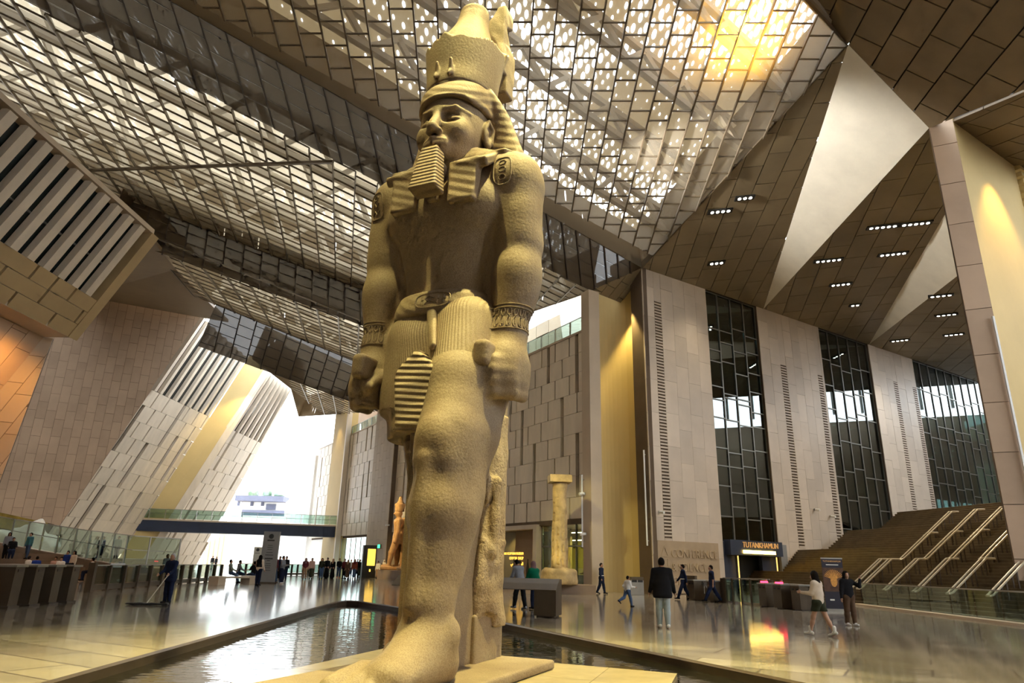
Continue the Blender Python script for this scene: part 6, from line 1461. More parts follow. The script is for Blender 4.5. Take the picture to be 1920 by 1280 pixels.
for i, (x, y) in enumerate(((476, 921), (502, 927), (525, 923))):
    p = out(x, y + 4, Yv + 7); p[2] = out(480, 930, Yv - 3)[2] + 1.6; t = empty('rooftop_bush', p, ['leftmost', 'middle', 'rightmost'][i] + ' leafy bush on the pavilion roof', 'bush', 'bushes on the pavilion roof')
    F = Field(p - 2.2, p + 2.2, 0.22); F.ell(p, (1.3, 1.0, 1.1), 0.2); F.noise(0.25, 3, p - 2.2, p + 2.2, i); part(F, 'foliage', 'leaf_green', Matrix(), t); boxm('planter', p - V(0, 0, 1.2), (1.6, 0, 0), (0, 1, 0), (0, 0, 0.7), 'court_white', t)
# sign totems
pbr('sign_grey', (0.26, 0.26, 0.26), 0.6, 0.05, 1); pbr('sign_pale', (0.62, 0.62, 0.56), 0.6, 0.05, 1)
def totem(p, w, h, ang, mat, lab, lines, head=None):
    t = empty('sign_totem', p, lab, 'sign'); e = V(math.cos(ang), math.sin(ang), 0); n = V(e[1], -e[0], 0)
    boxm('slab', p + V(0, 0, h / 2 + 0.06), e * w, n * 0.28, V(0, 0, h), mat, t); boxm('plinth', p + V(0, 0, 0.04), e * (w + .1), n * 0.4, V(0, 0, 0.08), 'metal_bronze', t)
    for (z, wd_, hh) in lines: boxm('text_line', p + V(0, 0, z * h) + n * 0.145, e * wd_ * w, n * 0.01, V(0, 0, hh), 'letter_dark', t)
    m_ = MB(); m_.lathe(p + V(0, 0, 0.92 * h) + n * 0.14, [(0.0, 0), (0.16, 0), (0.16, 0.02), (0, 0.02)], 16, e, V(0, 0, 1), n); m_.build('emblem', 'letter_dark', t); return t
g_ = fl(499, 1093); totem(g_, 1.05, 3.25, 0.05, 'sign_grey', 'tall grey direction sign with dark text in front of the exit', [(0.84, .45, .09), (0.74, .3, .03), (0.70, .35, .03), (0.66, .3, .03), (0.60, .4, .03), (0.55, .5, .04), (0.48, .5, .08), (0.44, .2, .04), (0.38, .3, .03), (0.34, .35, .03), (0.30, .3, .03), (0.25, .4, .03)])
g_ = fl(611, 1074); totem(g_, 1.0, 3.6, 0.05, 'stone_pier', 'brown direction sign beside the ochre pilaster', [(0.84, .6, .07), (0.80, .5, .05)])
g_ = fl(478, 1078); totem(g_, 0.75, 2.6, 0.05, 'sign_pale', 'pale slim sign behind the grey direction sign', [(0.8, .6, .04), (0.5, .6, .04)])
# ================================================================ left: terrace, ramp, steps, rails
pbr('ramp_stone', (0.24, 0.17, 0.12), 0.6, 0.12, 1); pbr('boulder', (0.78, 0.72, 0.62), 0.85, 0.18, 1.2, bump=0.5, bscale=3); pbr('garden_wall', (0.42, 0.34, 0.08), 0.8, 0.45, 0.9)
ter = empty('floor_terrace', V(-45, 54, 0), 'raised terrace behind the ramp', 'floor', kind='structure')
slab('terrace_slab', [V(-75, 53.5, 0), V(-30, 53.5, 0), V(-30, 66, 0), V(-75, 70, 0)], V(0, 0, 1), TZ, 'stone_tan', ter)
slab('garden_backdrop', [Bw(-400, 1060, 3.5), Bw(108, 1060, 3.5), Bw(108, 960, 3.5), Bw(-400, 880, 3.5)], -qn, 0.3, 'garden_wall', ter)
p = V(*(atY(57, 1028, 60)[:2]), TZ)
rk = empty('boulder', p, 'large pale boulder on the terrace behind the ramp glass', 'boulder')
F = Field(p - V(2.6, 2, 0.3), p + V(2.6, 2, 3.4), 0.09); F.box(p + V(-0.1, 0, 0.9), (1.45, 1.0, 1.0), 0.2, 0.2, rot=(0.2, 'Y')); F.box(p + V(-0.2, 0, 1.7), (0.95, 0.8, 0.8), 0.2, 0.2, rot=(-0.4, 'Y')); F.box(p + V(1.2, 0, 0.7), (0.7, 0.7, 0.7), 0.2, 0.2, rot=(0.7, 'Y')); F.noise(0.16, 2.2, p - 3, p + V(3, 3, 4), 8)
part(F, 'rock', 'boulder', Matrix(), rk)
p2 = V(*(atY(5, 1008, 61)[:2]), TZ); r2_ = empty('boulder', p2, 'smaller pale boulder at the left edge of the terrace', 'boulder'); F = Field(p2 - V(2, 2, .3), p2 + V(2, 2, 2.6), 0.09); F.box(p2 + V(0, 0, 0.9), (0.9, .8, 1.0), 0.2, 0.2, rot=(0.3, 'Y')); F.noise(0.14, 2.5, p2 - 3, p2 + 3, 9); part(F, 'rock', 'boulder', Matrix(), r2_)
# ramp with parapet
ra = [atY(-120, 995, 52), atY(20, 1022, 50), atY(150, 1046, 46.5), atY(243, 1063, 42.0), atY(330, 1066, 44)]
rampo = empty('ramp', ra[1] * V(1, 1, 0), 'brown stone ramp parapet descending toward the glass rail', 'ramp')
for a, b in zip(ra, ra[1:]):
    slab('parapet', [V(a[0], a[1], 0), V(b[0], b[1], 0), b, a], V(0.1, 1, 0), 0.35, 'ramp_stone', rampo)
balustrade('ramp_balustrade', ra, 1.75, 'tall glass balustrade with slim posts on the ramp parapet', 14, glass='glass_clear', mid=True)
steps = empty('amphitheatre_steps', V(-38, 44, 0), 'brown stone seating steps behind the steel gates', 'stairs')
for i in range(4):
    a = atY(-160, 1060, 45.0 + i * 0.8); b = atY(182 - i * 22, 1060, 45.0 + i * 0.8); box('tread', V(a[0], 45.0 + i * 0.8, 0), V(b[0], 49.5, 0.38 * (i + 1)), 'ramp_stone', steps)
# glass rail with bronze posts
ga, gb, gc = fl(165, 1109), fl(412, 1088), fl(624, 1077)
balustrade('post_balustrade', [ga, gb], 1.08, 'glass rail with bronze posts behind the cleaner', 12, posts='metal_bronze', glass='glass_clear', post_w=0.14, post_d=0.22, toe=0.22)
balustrade('post_balustrade', [fl(445, 1080), gc], 1.08, 'far glass rail with bronze posts below the footbridge', 16, posts='metal_bronze', glass='glass_green', post_w=0.12, post_d=0.18, toe=0.2)
boxm('end_post', ga + V(0, 0, 0.6), V(0.28, 0, 0), V(0, 0.2, 0), V(0, 0, 1.2), 'metal_bronze', bpy.data.objects['post_balustrade'])
t = empty('sloped_plaque', ga + V(0.6, 1.5, 0), 'sloping bronze plaque desk behind the glass rail', 'plaque'); q = ga + nrm(gb - ga) * 1.3 + V(-0.4, 1.6, 0)
boxm('panel', q + V(0, 0, 1.02), nrm(gb - ga) * 1.7, V(-0.3, 0.9, 0.18), V(0, -0.02, 0.08), 'metal_bronze', t); boxm('stand', q + V(0, 0, 0.5), nrm(gb - ga) * 1.2, V(0, 0.4, 0), V(0, 0, 0.95), 'ramp_stone', t)
# steel and glass entry gates
c0, c1 = fl(-20, 1141), fl(129, 1128); gd = nrm(c1 - c0); gn = V(gd[1], -gd[0], 0); tot = np.linalg.norm(c1 - c0)
ordn = ['leftmost', 'second from the left', 'third from the left', 'rightmost']
for i in range(4):
    p = c0 + gd * tot * (i + .5) / 4; t = empty('entry_gate', p, ordn[i] + ' bronze and glass entry gate at the left edge', 'gate', 'entry gates at the left edge')
    boxm('cabinet', p + V(0, 0, 0.58) - gn * 0.5, gd * 0.42, gn * 1.6, V(0, 0, 1.08), 'metal_bronze', t); boxm('lid', p + V(0, 0, 1.15) - gn * 0.5, gd * 0.52, gn * 1.7, V(0, 0, 0.06), 'metal_steel', t)
    boxm('base', p + V(0, 0, 0.03) - gn * 0.5, gd * 0.5, gn * 1.7, V(0, 0, 0.06), 'bar_dark', t); boxm('glass_wing', p + V(0, 0, 0.65) + gd * 0.42, gd * 0.4, gn * 0.02, V(0, 0, 0.95), 'glass_clear', t); boxm('reader', p + V(0, 0, 1.02) + gn * 0.31, gd * 0.2, gn * 0.02, V(0, 0, 0.08), 'bar_dark', t)
# dust mop
A_ = V(*(Vector(tuple(p_clean[2]['hand'][1][0])).to_tuple())); hw = p_clean[1] @ Vector(tuple(p_clean[2]['hand'][1][0] + p_clean[2]['hand'][1][1] * 0.06)); hw = V(*hw)
mh = fl(275, 1132, 0.04); t = empty('dust_mop', mh * V(1, 1, 0), 'wide flat dust mop with long handle held by the cleaner', 'mop')
top = hw + (hw - mh) * 0.12; m_ = MB(); m_.tube([mh + V(0, 0, 0.03), top], 0.016, 8); m_.build('handle', 'metal_steel', t)
ml, mr_ = fl(246, 1133), fl(307, 1134); F = Field(V(-0.75, -0.16, -0.02), V(0.75, 0.16, 0.12), 0.02); F.box((0, 0, 0.035), (0.66, 0.09, 0.035), 0.03, 0.02); F.noise(0.012, 14, (-.75, -.2, -.02), (.75, .2, .12), 1)
ang = math.atan2(mr_[1] - ml[1], mr_[0] - ml[0]); part(F, 'mop_head', 'paper_black', Matrix.Translation(Vector(tuple(mh - V(0, 0, 0.03)))) @ Matrix.Rotation(ang, 4, 'Z'), t)
# low stone bench
b0, b1 = fl(416, 1096), fl(474, 1094); bd_ = nrm(b1 - b0); t = empty('stone_bench', b0, 'low stone bench with people lounging on it', 'bench')
bb = V(-bd_[1], bd_[0], 0); boxm('seat', (b0 + b1) / 2 + V(0, 0, 0.40) + bb * 0.35, b1 - b0, bb * 0.6, V(0, 0, 0.1), 'stone_tan', t)
for q in (b0, b1): boxm('end_block', q + V(0, 0, 0.24) + bb * 0.35, bd_ * 0.75, bb * 0.65, V(0, 0, 0.48), 'stone_tan', t)
# ================================================================ bronze display bench beside the pool
f0, f1 = fl(905, 1152), fl(1042, 1158); fd_ = nrm(f1 - f0); fb_ = V(-fd_[1], fd_[0], 0)
f1b = fl(1003, 1156)
t = empty('display_bench', f1b, 'long bronze display bench with sloping top beside the pool', 'bench')
Lf = np.linalg.norm(f1 - f0)
prof = [(0.0, 0.78), (0.0, 1.10), (0.30, 1.12), (0.62, 0.98), (0.95, 0.80), (0.95, 0.78)]
p0 = f1 - fb_ * 0.0
m_ = MB(); e0 = f0 - fd_ * 3.2; e1 = f1; k = len(prof)
for e in (e0, e1): m_.v += [tuple(e + fb_ * (0.95 - a) * 1.0 + V(0, 0, b)) for a, b in prof]
m_.f += [tuple(range(k)), tuple(range(2 * k - 1, k - 1, -1))] + [(i, i + k, (i + 1) % k + k, (i + 1) % k) for i in range(k)]
m_.build('sloping_top', 'metal_bronze', t)
boxm('end_support', f1 - fd_ * 0.35 + fb_ * 0.48 + V(0, 0, 0.41), fd_ * 0.7, fb_ * 0.93, V(0, 0, 0.74), 'metal_bronze', t); boxm('end_support', f0 - fd_ * 0.1 + fb_ * 0.48 + V(0, 0, 0.41), fd_ * 0.7, fb_ * 0.93, V(0, 0, 0.74), 'metal_bronze', t)
for q in (f1 - fd_ * 0.35, f0 - fd_ * 0.1): boxm('foot_plate', q + fb_ * 0.48 + V(0, 0, 0.02), fd_ * 0.55, fb_ * 0.8, V(0, 0, 0.04), 'bar_dark', t)
# ================================================================ inscribed column on its plinth
pbr('gold_stone', (0.46, 0.33, 0.16), 0.7, 0.3, 2.0, bump=0.8, bscale=8)
pc = fl(1049, 1115.5) + V(0, 1.4, 0); pc = V(atY(1049, 1100, pc[1])[0], pc[1], 0); pl = empty('column_plinth', pc, 'low dark plinth under the inscribed column', 'plinth')
pR = fl(1117, 1115.5); boxm('block', V(pR[0] - 2.7, pR[1] + 1.5, 0.26), V(5.4, 0.1, 0), V(-0.055, 3.0, 0), V(0, 0, 0.52), 'ramp_stone', pl)
colm = empty('inscribed_column', pc + V(0, 0, 0.52), 'inscribed sandstone column with square capital on a round base', 'column', kind='thing')
dd = pc + V(0, 0, 0.52); ktop = 5.75
F = Field((-1.4, -1.4, 0), (1.4, 1.4, 0.95), 0.05); F.loft([0, 0.15, 0.5, 0.8, 0.88], [0] * 5, [0] * 5, [1.0, 1.05, 1.03, 0.96, 0.86], [1.0, 1.05, 1.03, 0.96, 0.86], 2, 0.05); F.noise(0.03, 4, (-1.4, -1.4, 0), (1.4, 1.4, .95), 4); part(F, 'round_base', 'gold_stone', Matrix.Translation(Vector(tuple(dd))), colm)
F = Field((-0.9, -0.9, 0.8), (0.9, 0.9, ktop), 0.045); F.loft([0.75, 1.4, 3.2, 5.0, ktop - .02], [0] * 5, [0] * 5, [0.50, 0.50, 0.46, 0.42, 0.46], [0.50, 0.50, 0.46, 0.42, 0.46], 2.2, 0.02)
for i in range(7):   # bands and sunk signs
    z = 1.2 + i * 0.62
    for a in (3.6, 4.3, 5.0, 5.7):
        c = V(math.cos(a) * 0.49, math.sin(a) * 0.49, z + 0.2 * math.sin(a * 5 + i)); F.cone(c - V(0, 0, 0.16), c + V(0.04 * math.sin(i * 3 + a), 0, 0.16), 0.06, 0.075, 0.01, 'sub'); F.ell(c + V(0.05, 0, -0.2), (0.11, 0.11, 0.06), 0.01, 'sub')
F.noise(0.015, 6, (-.9, -.9, .8), (.9, .9, ktop), 7); part(F, 'shaft', 'gold_stone', Matrix.Translation(Vector(tuple(dd))), colm)
boxm('capital', dd + V(0, 0, ktop + 0.22), V(1.3, 0.1, 0), V(-0.1, 1.3, 0), V(0, 0, 0.42), 'gold_stone', colm)
spot(dd + V(-3, -6, 9), dd + V(0, 0, 3.0), 1500, WARM, 60); spot(dd + V(-1.2, -2.4, 0.4), dd + V(0, 0, 4), 160, WARM, 80)
# ================================================================ king and queen figures on a plinth
kp = fl(742, 1086); kpl = empty('statue_plinth', kp, 'dark stone plinth under the two standing figures', 'plinth'); boxm('block', kp + V(0, 0, 0.42) + wd * -2.8, wd * 7.0, wn_ * 3.2, V(0, 0, 0.84), 'ramp_stone', kpl)
pbr('red_granite', (0.46, 0.26, 0.11), 0.6, 0.2, 3.0, bump=0.3, bscale=10)
def standing_figure(name, p, H, yaw, lab, queen=False):
    t = empty(name, p, lab, 'statue', 'pair of standing figures'); F = Field((-0.12 * H, -0.17 * H, 0), (0.2 * H, 0.17 * H, H), H / 120.0); f = H / 7.4
    F.box((0.25 * f, 0, 0.17 * f), (0.95 * f, 0.62 * f, 0.17 * f), 0.03, 0.03)
    F.loft([2.6 * f, 3.4 * f, 3.9 * f, 4.5 * f, 5.0 * f, 5.25 * f], [0] * 6, [0] * 6, [0.42 * f, 0.40 * f, 0.34 * f, 0.38 * f, 0.40 * f, 0.25 * f], [0.58 * f, 0.56 * f, 0.44 * f, 0.58 * f, 0.70 * f, 0.40 * f], 2.4, 0.1 * f)
    for s, u in ((1, 0.55), (-1, -0.05)):
        F.cone((0.05 * f, s * 0.28 * f, 2.9 * f), (u * f * 0.7, s * 0.28 * f, 1.75 * f), 0.34 * f, 0.25 * f, 0.1 * f); F.cone((u * f * 0.7, s * 0.28 * f, 1.75 * f), (u * f, s * 0.28 * f, 0.5 * f), 0.25 * f, 0.15 * f, 0.1 * f); F.cone((u * f - 0.1 * f, s * 0.28 * f, 0.42 * f), (u * f + 0.5 * f, s * 0.28 * f, 0.40 * f), 0.14 * f, 0.12 * f, 0.08 * f)
        F.cone((0, s * 0.72 * f, 5.0 * f), (0.02 * f, s * 0.76 * f, 3.9 * f), 0.20 * f, 0.16 * f, 0.08 * f); F.cone((0.02 * f, s * 0.76 * f, 3.9 * f), (0.15 * f, s * 0.72 * f, 2.95 * f), 0.16 * f, 0.13 * f, 0.05 * f); F.ell((0.2 * f, s * 0.72 * f, 2.8 * f), (0.16 * f, 0.13 * f, 0.17 * f), 0.05 * f)
    F.cone((0, 0, 5.1 * f), (0.05 * f, 0, 5.5 * f), 0.22 * f, 0.2 * f, 0.08 * f); F.ell((0.08 * f, 0, 5.75 * f), (0.33 * f, 0.28 * f, 0.38 * f), 0.08 * f); F.cone((0.40 * f, 0, 5.78 * f), (0.44 * f, 0, 5.68 * f), 0.04 * f, 0.06 * f, 0.04 * f)
    F.box((-0.42 * f, 0, 2.7 * f), (0.14 * f, 0.4 * f, 2.6 * f), 0.03, 0.05)
    part(F, 'figure', 'red_granite', Matrix.Translation(Vector(tuple(p))) @ Matrix.Rotation(yaw, 4, 'Z') @ Matrix.Diagonal((1.35, 1.2, 1, 1)), t)
    F = Field((-0.12 * H, -0.12 * H, 0.74 * H), (0.12 * H, 0.12 * H, 1.08 * H), H / 140.0)
    if queen: F.loft([4.9 * f, 5.6 * f, 6.1 * f, 6.3 * f], [-0.06 * f] * 4, [0] * 4, [0.40 * f, 0.42 * f, 0.40 * f, 0.2 * f], [0.42 * f, 0.40 * f, 0.36 * f, 0.2 * f], 2.4, 0.03); F.loft([6.2 * f, 6.9 * f], [-.05 * f] * 2, [0] * 2, [0.18 * f, 0.26 * f], [0.2 * f, 0.3 * f], 2, 0.03)
    else: F.loft([5.95 * f, 6.3 * f, 6.75 * f], [0.0] * 3, [0] * 3, [0.36 * f, 0.38 * f, 0.43 * f], [0.31 * f, 0.33 * f, 0.38 * f], 2, 0.03); F.loft([6.5 * f, 6.8 * f, 7.2 * f, 7.4 * f, 7.55 * f], [-.02 * f] * 5, [0] * 5, [0.34 * f, 0.30 * f, 0.16 * f, 0.14 * f, 0.08 * f], [0.32 * f, 0.28 * f, 0.15 * f, 0.13 * f, 0.08 * f], 2, 0.03)
    F.box((0.2 * f, 0, 5.55 * f), (0.4 * f, 0.25 * f, 0.36 * f), 0.05, 0.02, 'sub'); part(F, 'wig' if queen else 'crown', 'red_granite', Matrix.Translation(Vector(tuple(p))) @ Matrix.Rotation(yaw, 4, 'Z') @ Matrix.Diagonal((1.35, 1.2, 1, 1)), t)
standing_figure('king_statue', kp + V(0, 0, 0.84) + wd * -0.5 + wn_ * 0.3, 6.6, math.radians(190), 'crowned red stone king figure left of the colossus leg')
standing_figure('queen_statue', kp + V(0, 0, 0.84) + wd * -3.4 + wn_ * 0.1, 5.4, math.radians(190), 'red stone queen figure half hidden by the colossus leg', True)
spot(kp + V(-5, -5, 9), kp + V(0, 0, 4), 3200, (1, 0.75, 0.3), 60)
# lit display case, exit sign, desk
q = fl(689, 1083); t = empty('display_case', q, 'black upright display with glowing yellow poster', 'display'); e = V(0.93, 0.36, 0); n_ = V(0.36, -0.93, 0)
boxm('body', q + V(0, 0, 1.55), e * 1.35, n_ * 0.7, V(0, 0, 3.1), 'paper_black', t); boxm('screen', q + V(0, 0, 1.95) + n_ * 0.36 + e * 0.15, e * 0.8, n_ * 0.02, V(0, 0, 1.6), 'screen_yellow', t); boxm('logo', q + V(0, 0, 0.7) + n_ * 0.36 + e * 0.1, e * 0.15, n_ * 0.02, V(0, 0, 0.25), 'sign_amber', t)
t = empty('exit_sign', Wp(36.6, 3.1, 0.5), 'small lit green exit sign on the brown pier', 'sign'); boxm('housing', Wp(36.6, 3.1, 0.55), wd * 0.75, wn_ * 0.12, V(0, 0, 0.42), 'darkframe' if 'darkframe' in MATS else 'bar_dark', t); boxm('lit_face', Wp(36.6, 3.1, 0.62), wd * 0.68, wn_ * 0.02, V(0, 0, 0.34), 'led_green', t); boxm('arrow', Wp(36.5, 3.1, 0.635), wd * 0.3, wn_ * 0.01, V(0, 0, 0.1), 'letter_white', t)
q = fl(716, 1084) + V(0.6, 1, 0); t = empty('small_desk', q, 'small white desk beside the brown pier', 'desk'); boxm('top', q + V(0, 0, 1.0), (2.2, 0.4, 0), (-.2, 0.8, 0), (0, 0, 0.06), 'white_paint', t)
for a in (-1, 1):
    boxm('leg', q + V(a * 0.95, a * 0.15, 0.49), (0.08, 0, 0), (0, 0.5, 0), (0, 0, 0.98), 'white_paint', t)
# ================================================================ exhibition entrance and relief wall in the block
ent = empty('door_2', Bp(7, 0), 'dark blue exhibition entrance with amber light bar', 'doorway', kind='structure')
slab('recess', bpoly(6.75, 12.7, 0, 3.5, -1.2), -bn, 0.2, 'interior_dark', ent)
slab('side_panel', bpoly(6.75, 8.0, 0, 3.4, -0.15), -bn, 0.3, 'dark_blue', ent); slab('side_panel', bpoly(10.9, 12.6, 0, 3.2, -0.15), -bn, 0.3, 'dark_blue', ent)
slab('canopy', bpoly(7.0, 12.7, 2.55, 3.55, 0.35), -bn, 0.6, 'dark_blue', ent)
letters('lettering', 'TUTANKHAMUN', Bp(8.25, 3.08, 0.37), bd, (0, 0, 1), 0.52, 'letter_bronze', ent, 0.03, 'LEFT', 0.98)
boxm('light_bar', Bp(10.0, 2.78, 0.40), bd * 3.5, bn * 0.06, V(0, 0, 0.22), 'bar_amber', ent)
for tt in (8.05, 12.3): boxm('light_strip', Bp(tt, 1.25, 0.05), bd * 0.06, bn * 0.06, V(0, 0, 2.5), 'strip_amber', ent)
slab('grey_post', bpoly(12.75, 13.5, 0, 3.4, 0.12), -bn, 0.3, 'sign_grey', ent)
rel = empty('relief_panel', Bp(0.4, 0), 'brown stone panel with carved conference centre lettering', 'sign')
slab('panel', bpoly(0.35, 6.1, 0.05, 3.25, 0.05), -bn, 0.06, 'relief_panel', rel)
for i, tx in enumerate(('CONFERENCE', '& SCIENCE', 'CENTRE')): letters('carved_text', tx, Bp(1.5, 2.25 - i * 0.85, 0.05), bd, (0, 0, 1), 0.72, 'relief_stone', rel, 0.06, 'LEFT', 0.95)
m_ = MB(); c = Bp(0.95, 2.3, 0.05)
for a, b in (((-.3, 0), (0, .6)), ((0, .6), (.3, 0)), ((-.3, 0), (.3, 0)), ((-.25, -.15), (.25, -.15)), ((-.25, -.15), (-.25, -.6)), ((.25, -.15), (.25, -.6))): m_.beam(c + bd * a[0] + V(0, 0, a[1]), c + bd * b[0] + V(0, 0, b[1]), 0.06, 0.06, bn)
m_.build('carved_emblem', 'relief_stone', rel)
# slim light poles
def pole(p, z0, z1, lab, n):
    t = empty('light_pole', V(p[0], p[1], z0), lab, 'lamp'); boxm('tube', V(p[0], p[1], (z0 + z1) / 2) + n * 0.22, (0.09, 0, 0), (0, 0.09, 0), (0, 0, z1 - z0), 'white_paint', t)
    for z in (z0 + 0.3, z1 - 0.3): boxm('bracket', V(p[0], p[1], z) + n * 0.12, (0.06, 0, 0), n * 0.26, (0, 0, 0.06), 'metal_steel', t)
pole(BC + sd * 0.35, 2.9, 9.0, 'white tubular light on the flank of the stone block', -sn * -1 if (CAM - BC) @ sn > 0 else -sn); pole(Wp(0.75, 0, 0.2), 2.7, 7.2, 'white tubular light on the end pier beside the shop', wn_)
pole(C3 + fd * 1.0, 2.0, 13.0, 'long white tubular light on the tall right pier', fn)
# cameras on the walls
def cctv(p, n, lab):
    t = empty('security_camera', p, lab, 'camera', 'security cameras on the walls'); m_ = MB(); m_.tube([p + n * 0.1, p + n * 0.45 - V(0, 0, 0.05)], 0.09, 10); m_.build('barrel', 'white_paint', t); boxm('bracket', p + n * 0.05, (0.12, 0, 0), (0, 0.12, 0), (0, 0, 0.16), 'metal_steel', t)
cctv(Bp(0.6, 5.0, 0.05), bn, 'white wall camera above the relief panel'); cctv(Wp(0.6, 6.0, 0.3), wn_, 'white wall camera on the end pier, upper one'); cctv(Wp(0.5, 3.5, 0.3), wn_, 'white wall camera on the end pier, lower one'); cctv(Bp(17.6, 6.2, 0.05), bn, 'white wall camera between the vents of the middle stone bay'); cctv(Bp(19.6, 5.8, 0.05), bn, 'white wall camera right in the middle stone bay'); cctv(Wp(34.2, 5.2, 0.5), wn_, 'white wall camera beside the brown pier')
t = empty('exit_box', Bp(18.6, 3.1, 0.1), 'small yellow-green lit sign in the middle stone bay', 'sign'); boxm('housing', Bp(18.6, 3.1, 0.08), bd * 1.3, bn * 0.1, V(0, 0, 0.35), 'metal_bronze', t); boxm('lit_face', Bp(18.95, 3.1, 0.14), bd * 0.5, bn * 0.02, V(0, 0, 0.28), 'screen_yellow', t)
# ================================================================ turnstiles, bins, banner
def turnstile(p, e, lab, led=False, arms=True):
    t = empty('turnstile', p, lab, 'turnstile', 'turnstiles before the exhibition entrance'); n = V(e[1], -e[0], 0)
    boxm('cabinet', p + V(0, 0, 0.5), e * 0.5, n * 1.2, V(0, 0, 0.92), 'metal_bronze', t); boxm('lid', p + V(0, 0, 0.99), e * 0.58, n * 1.28, V(0, 0, 0.06), 'metal_steel', t); boxm('plinth', p + V(0, 0, 0.02), e * 0.4, n * 1.0, V(0, 0, 0.04), 'bar_dark', t)
    if arms:
        m_ = MB(); c = p + e * 0.28 + V(0, 0, 0.85)
        for a in (V(0, 0, 0), e * 0.0): pass
        m_.tube([c, c + e * 0.5], 0.02, 8); m_.tube([c, c + e * 0.25 + n * 0.18 - V(0, 0, 0.5)], 0.02, 8); m_.tube([c, c + e * 0.25 - n * 0.2 - V(0, 0, 0.5)], 0.02, 8); m_.build('tripod_arm', 'metal_steel', t); boxm('hub', c - e * 0.05, e * 0.14, n * 0.2, V(0, 0, 0.2), 'bar_dark', t)
    for a in (-0.12, 0.12): boxm('slot', p + e * a + n * 0.605 + V(0, 0, 0.82), e * 0.12, n * 0.02, V(0, 0, 0.07), 'paper_black', t)
    if led: boxm('red_light', p + n * 0.45 + V(0, 0, 1.05), e * 0.34, n * 0.14, V(0, 0, 0.08), 'led_red', t); boxm('reader', p + n * 0.40 + V(0, 0, 1.10) + e * .1, e * 0.1, n * 0.05, V(0, 0, 0.16), 'metal_steel', t)
te = nrm(fl(1490, 1141) - fl(1315, 1125))
turnstile(fl(1316, 1125), te, 'turnstile between the two uniformed walkers'); turnstile(fl(1352, 1128), te, 'turnstile left of the steel fence panel', arms=False)
turnstile(fl(1452, 1137), te, 'turnstile with one red light right of the fence panel', True); turnstile(fl(1481, 1141), te, 'turnstile with two red lights in the middle', True); turnstile(fl(1516, 1144), te, 'turnstile behind the woman in the cream cardigan', False)
fa, fb2 = fl(1359, 1129), fl(1447, 1136); t = empty('fence_panel', fa, 'steel and glass fence panel before the exhibition entrance', 'fence'); fe = nrm(fb2 - fa); fl_len = np.linalg.norm(fb2 - fa); fnn = V(fe[1], -fe[0], 0)
beam('top_rail', fa + V(0, 0, 1.15), fb2 + V(0, 0, 1.15), 0.08, 0.06, 'metal_steel', t)
for i in range(6): boxm('post', fa + fe * fl_len * i / 5 + V(0, 0, 0.57), fe * (0.35 if i in (0, 5) else 0.06), fnn * 0.1, V(0, 0, 1.14), 'metal_bronze', t)
for i in range(5): boxm('glass_pane', fa + fe * fl_len * (i + .5) / 5 + V(0, 0, 0.58), fe * (fl_len / 5 - .1), fnn * 0.02, V(0, 0, 1.0), 'glass_green', t)
boxm('screen_wall', fl(1298, 1122) + V(0, 0, 0.6), te * 0.9, V(te[1], -te[0], 0) * 0.15, V(0, 0, 1.2), 'metal_bronze', t)
for i, x in enumerate((1189, 1200)):
    p = fl(x, 1115); t = empty('litter_bin', p, ['left', 'right'][i] + ' one of the two steel litter bins in front of the niche', 'bin', 'steel litter bins'); boxm('body', p + V(0, 0, 0.42), (0.42, 0, 0), (0, 0.42, 0), (0, 0, 0.82), 'metal_steel', t); boxm('hood', p + V(0, 0, 0.93), (0.42, 0, 0), (0, 0.42, 0), (0, 0, 0.18), 'metal_bronze', t); boxm('opening', p + V(0, -0.215, 0.78), (0.3, 0, 0), (0, 0.01, 0), (0, 0, 0.12), 'paper_black', t)
bp_ = fl(1570, 1146); be = nrm(V(1, -0.1, 0)); bnn = V(be[1], -be[0], 0); t = empty('roll_up_banner', bp_, 'dark roll-up banner with golden headdress motif beside the stairs', 'banner')
pbr('banner_dark', (0.018, 0.016, 0.03), 0.5, 0.2, 2); pbr('banner_gold', (0.50, 0.24, 0.05), 0.5, 0.4, 14, emit=(0.6, 0.25, 0.05), estr=0.12); pbr('banner_brown', (0.09, 0.04, 0.02), 0.5, 0.4, 6)
boxm('sheet', bp_ + V(0, 0, 1.08), be * 0.85, bnn * 0.02, V(0, 0, 2.0), 'banner_dark', t); boxm('base', bp_ + V(0, 0, 0.05), be * 0.95, bnn * 0.25, V(0, 0, 0.1), 'metal_steel', t); boxm('top_bar', bp_ + V(0, 0, 2.1), be * 0.88, bnn * 0.04, V(0, 0, 0.05), 'metal_steel', t)
boxm('picture_field', bp_ + V(0, 0, 1.25) + bnn * 0.013, be * 0.85, bnn * 0.004, V(0, 0, 0.95), 'banner_brown', t)
m_ = MB(); c = bp_ + V(0, 0, 1.25) + bnn * 0.018
for i in range(15):   # abstract golden fan
    a = math.pi * (0.12 + 0.76 * i / 14); d = be * math.cos(a) + V(0, 0, 1) * math.sin(a); m_.beam(c + d * 0.12, c + d * 0.40, 0.028, 0.006, bnn)
m_.lathe(c - V(0, 0, 0.05), [(0, 0), (0.16, 0), (0.16, 0.008), (0, 0.008)], 20, be * 0.85, V(0, 0, 1.5), bnn); m_.build('golden_motif', 'banner_gold', t)
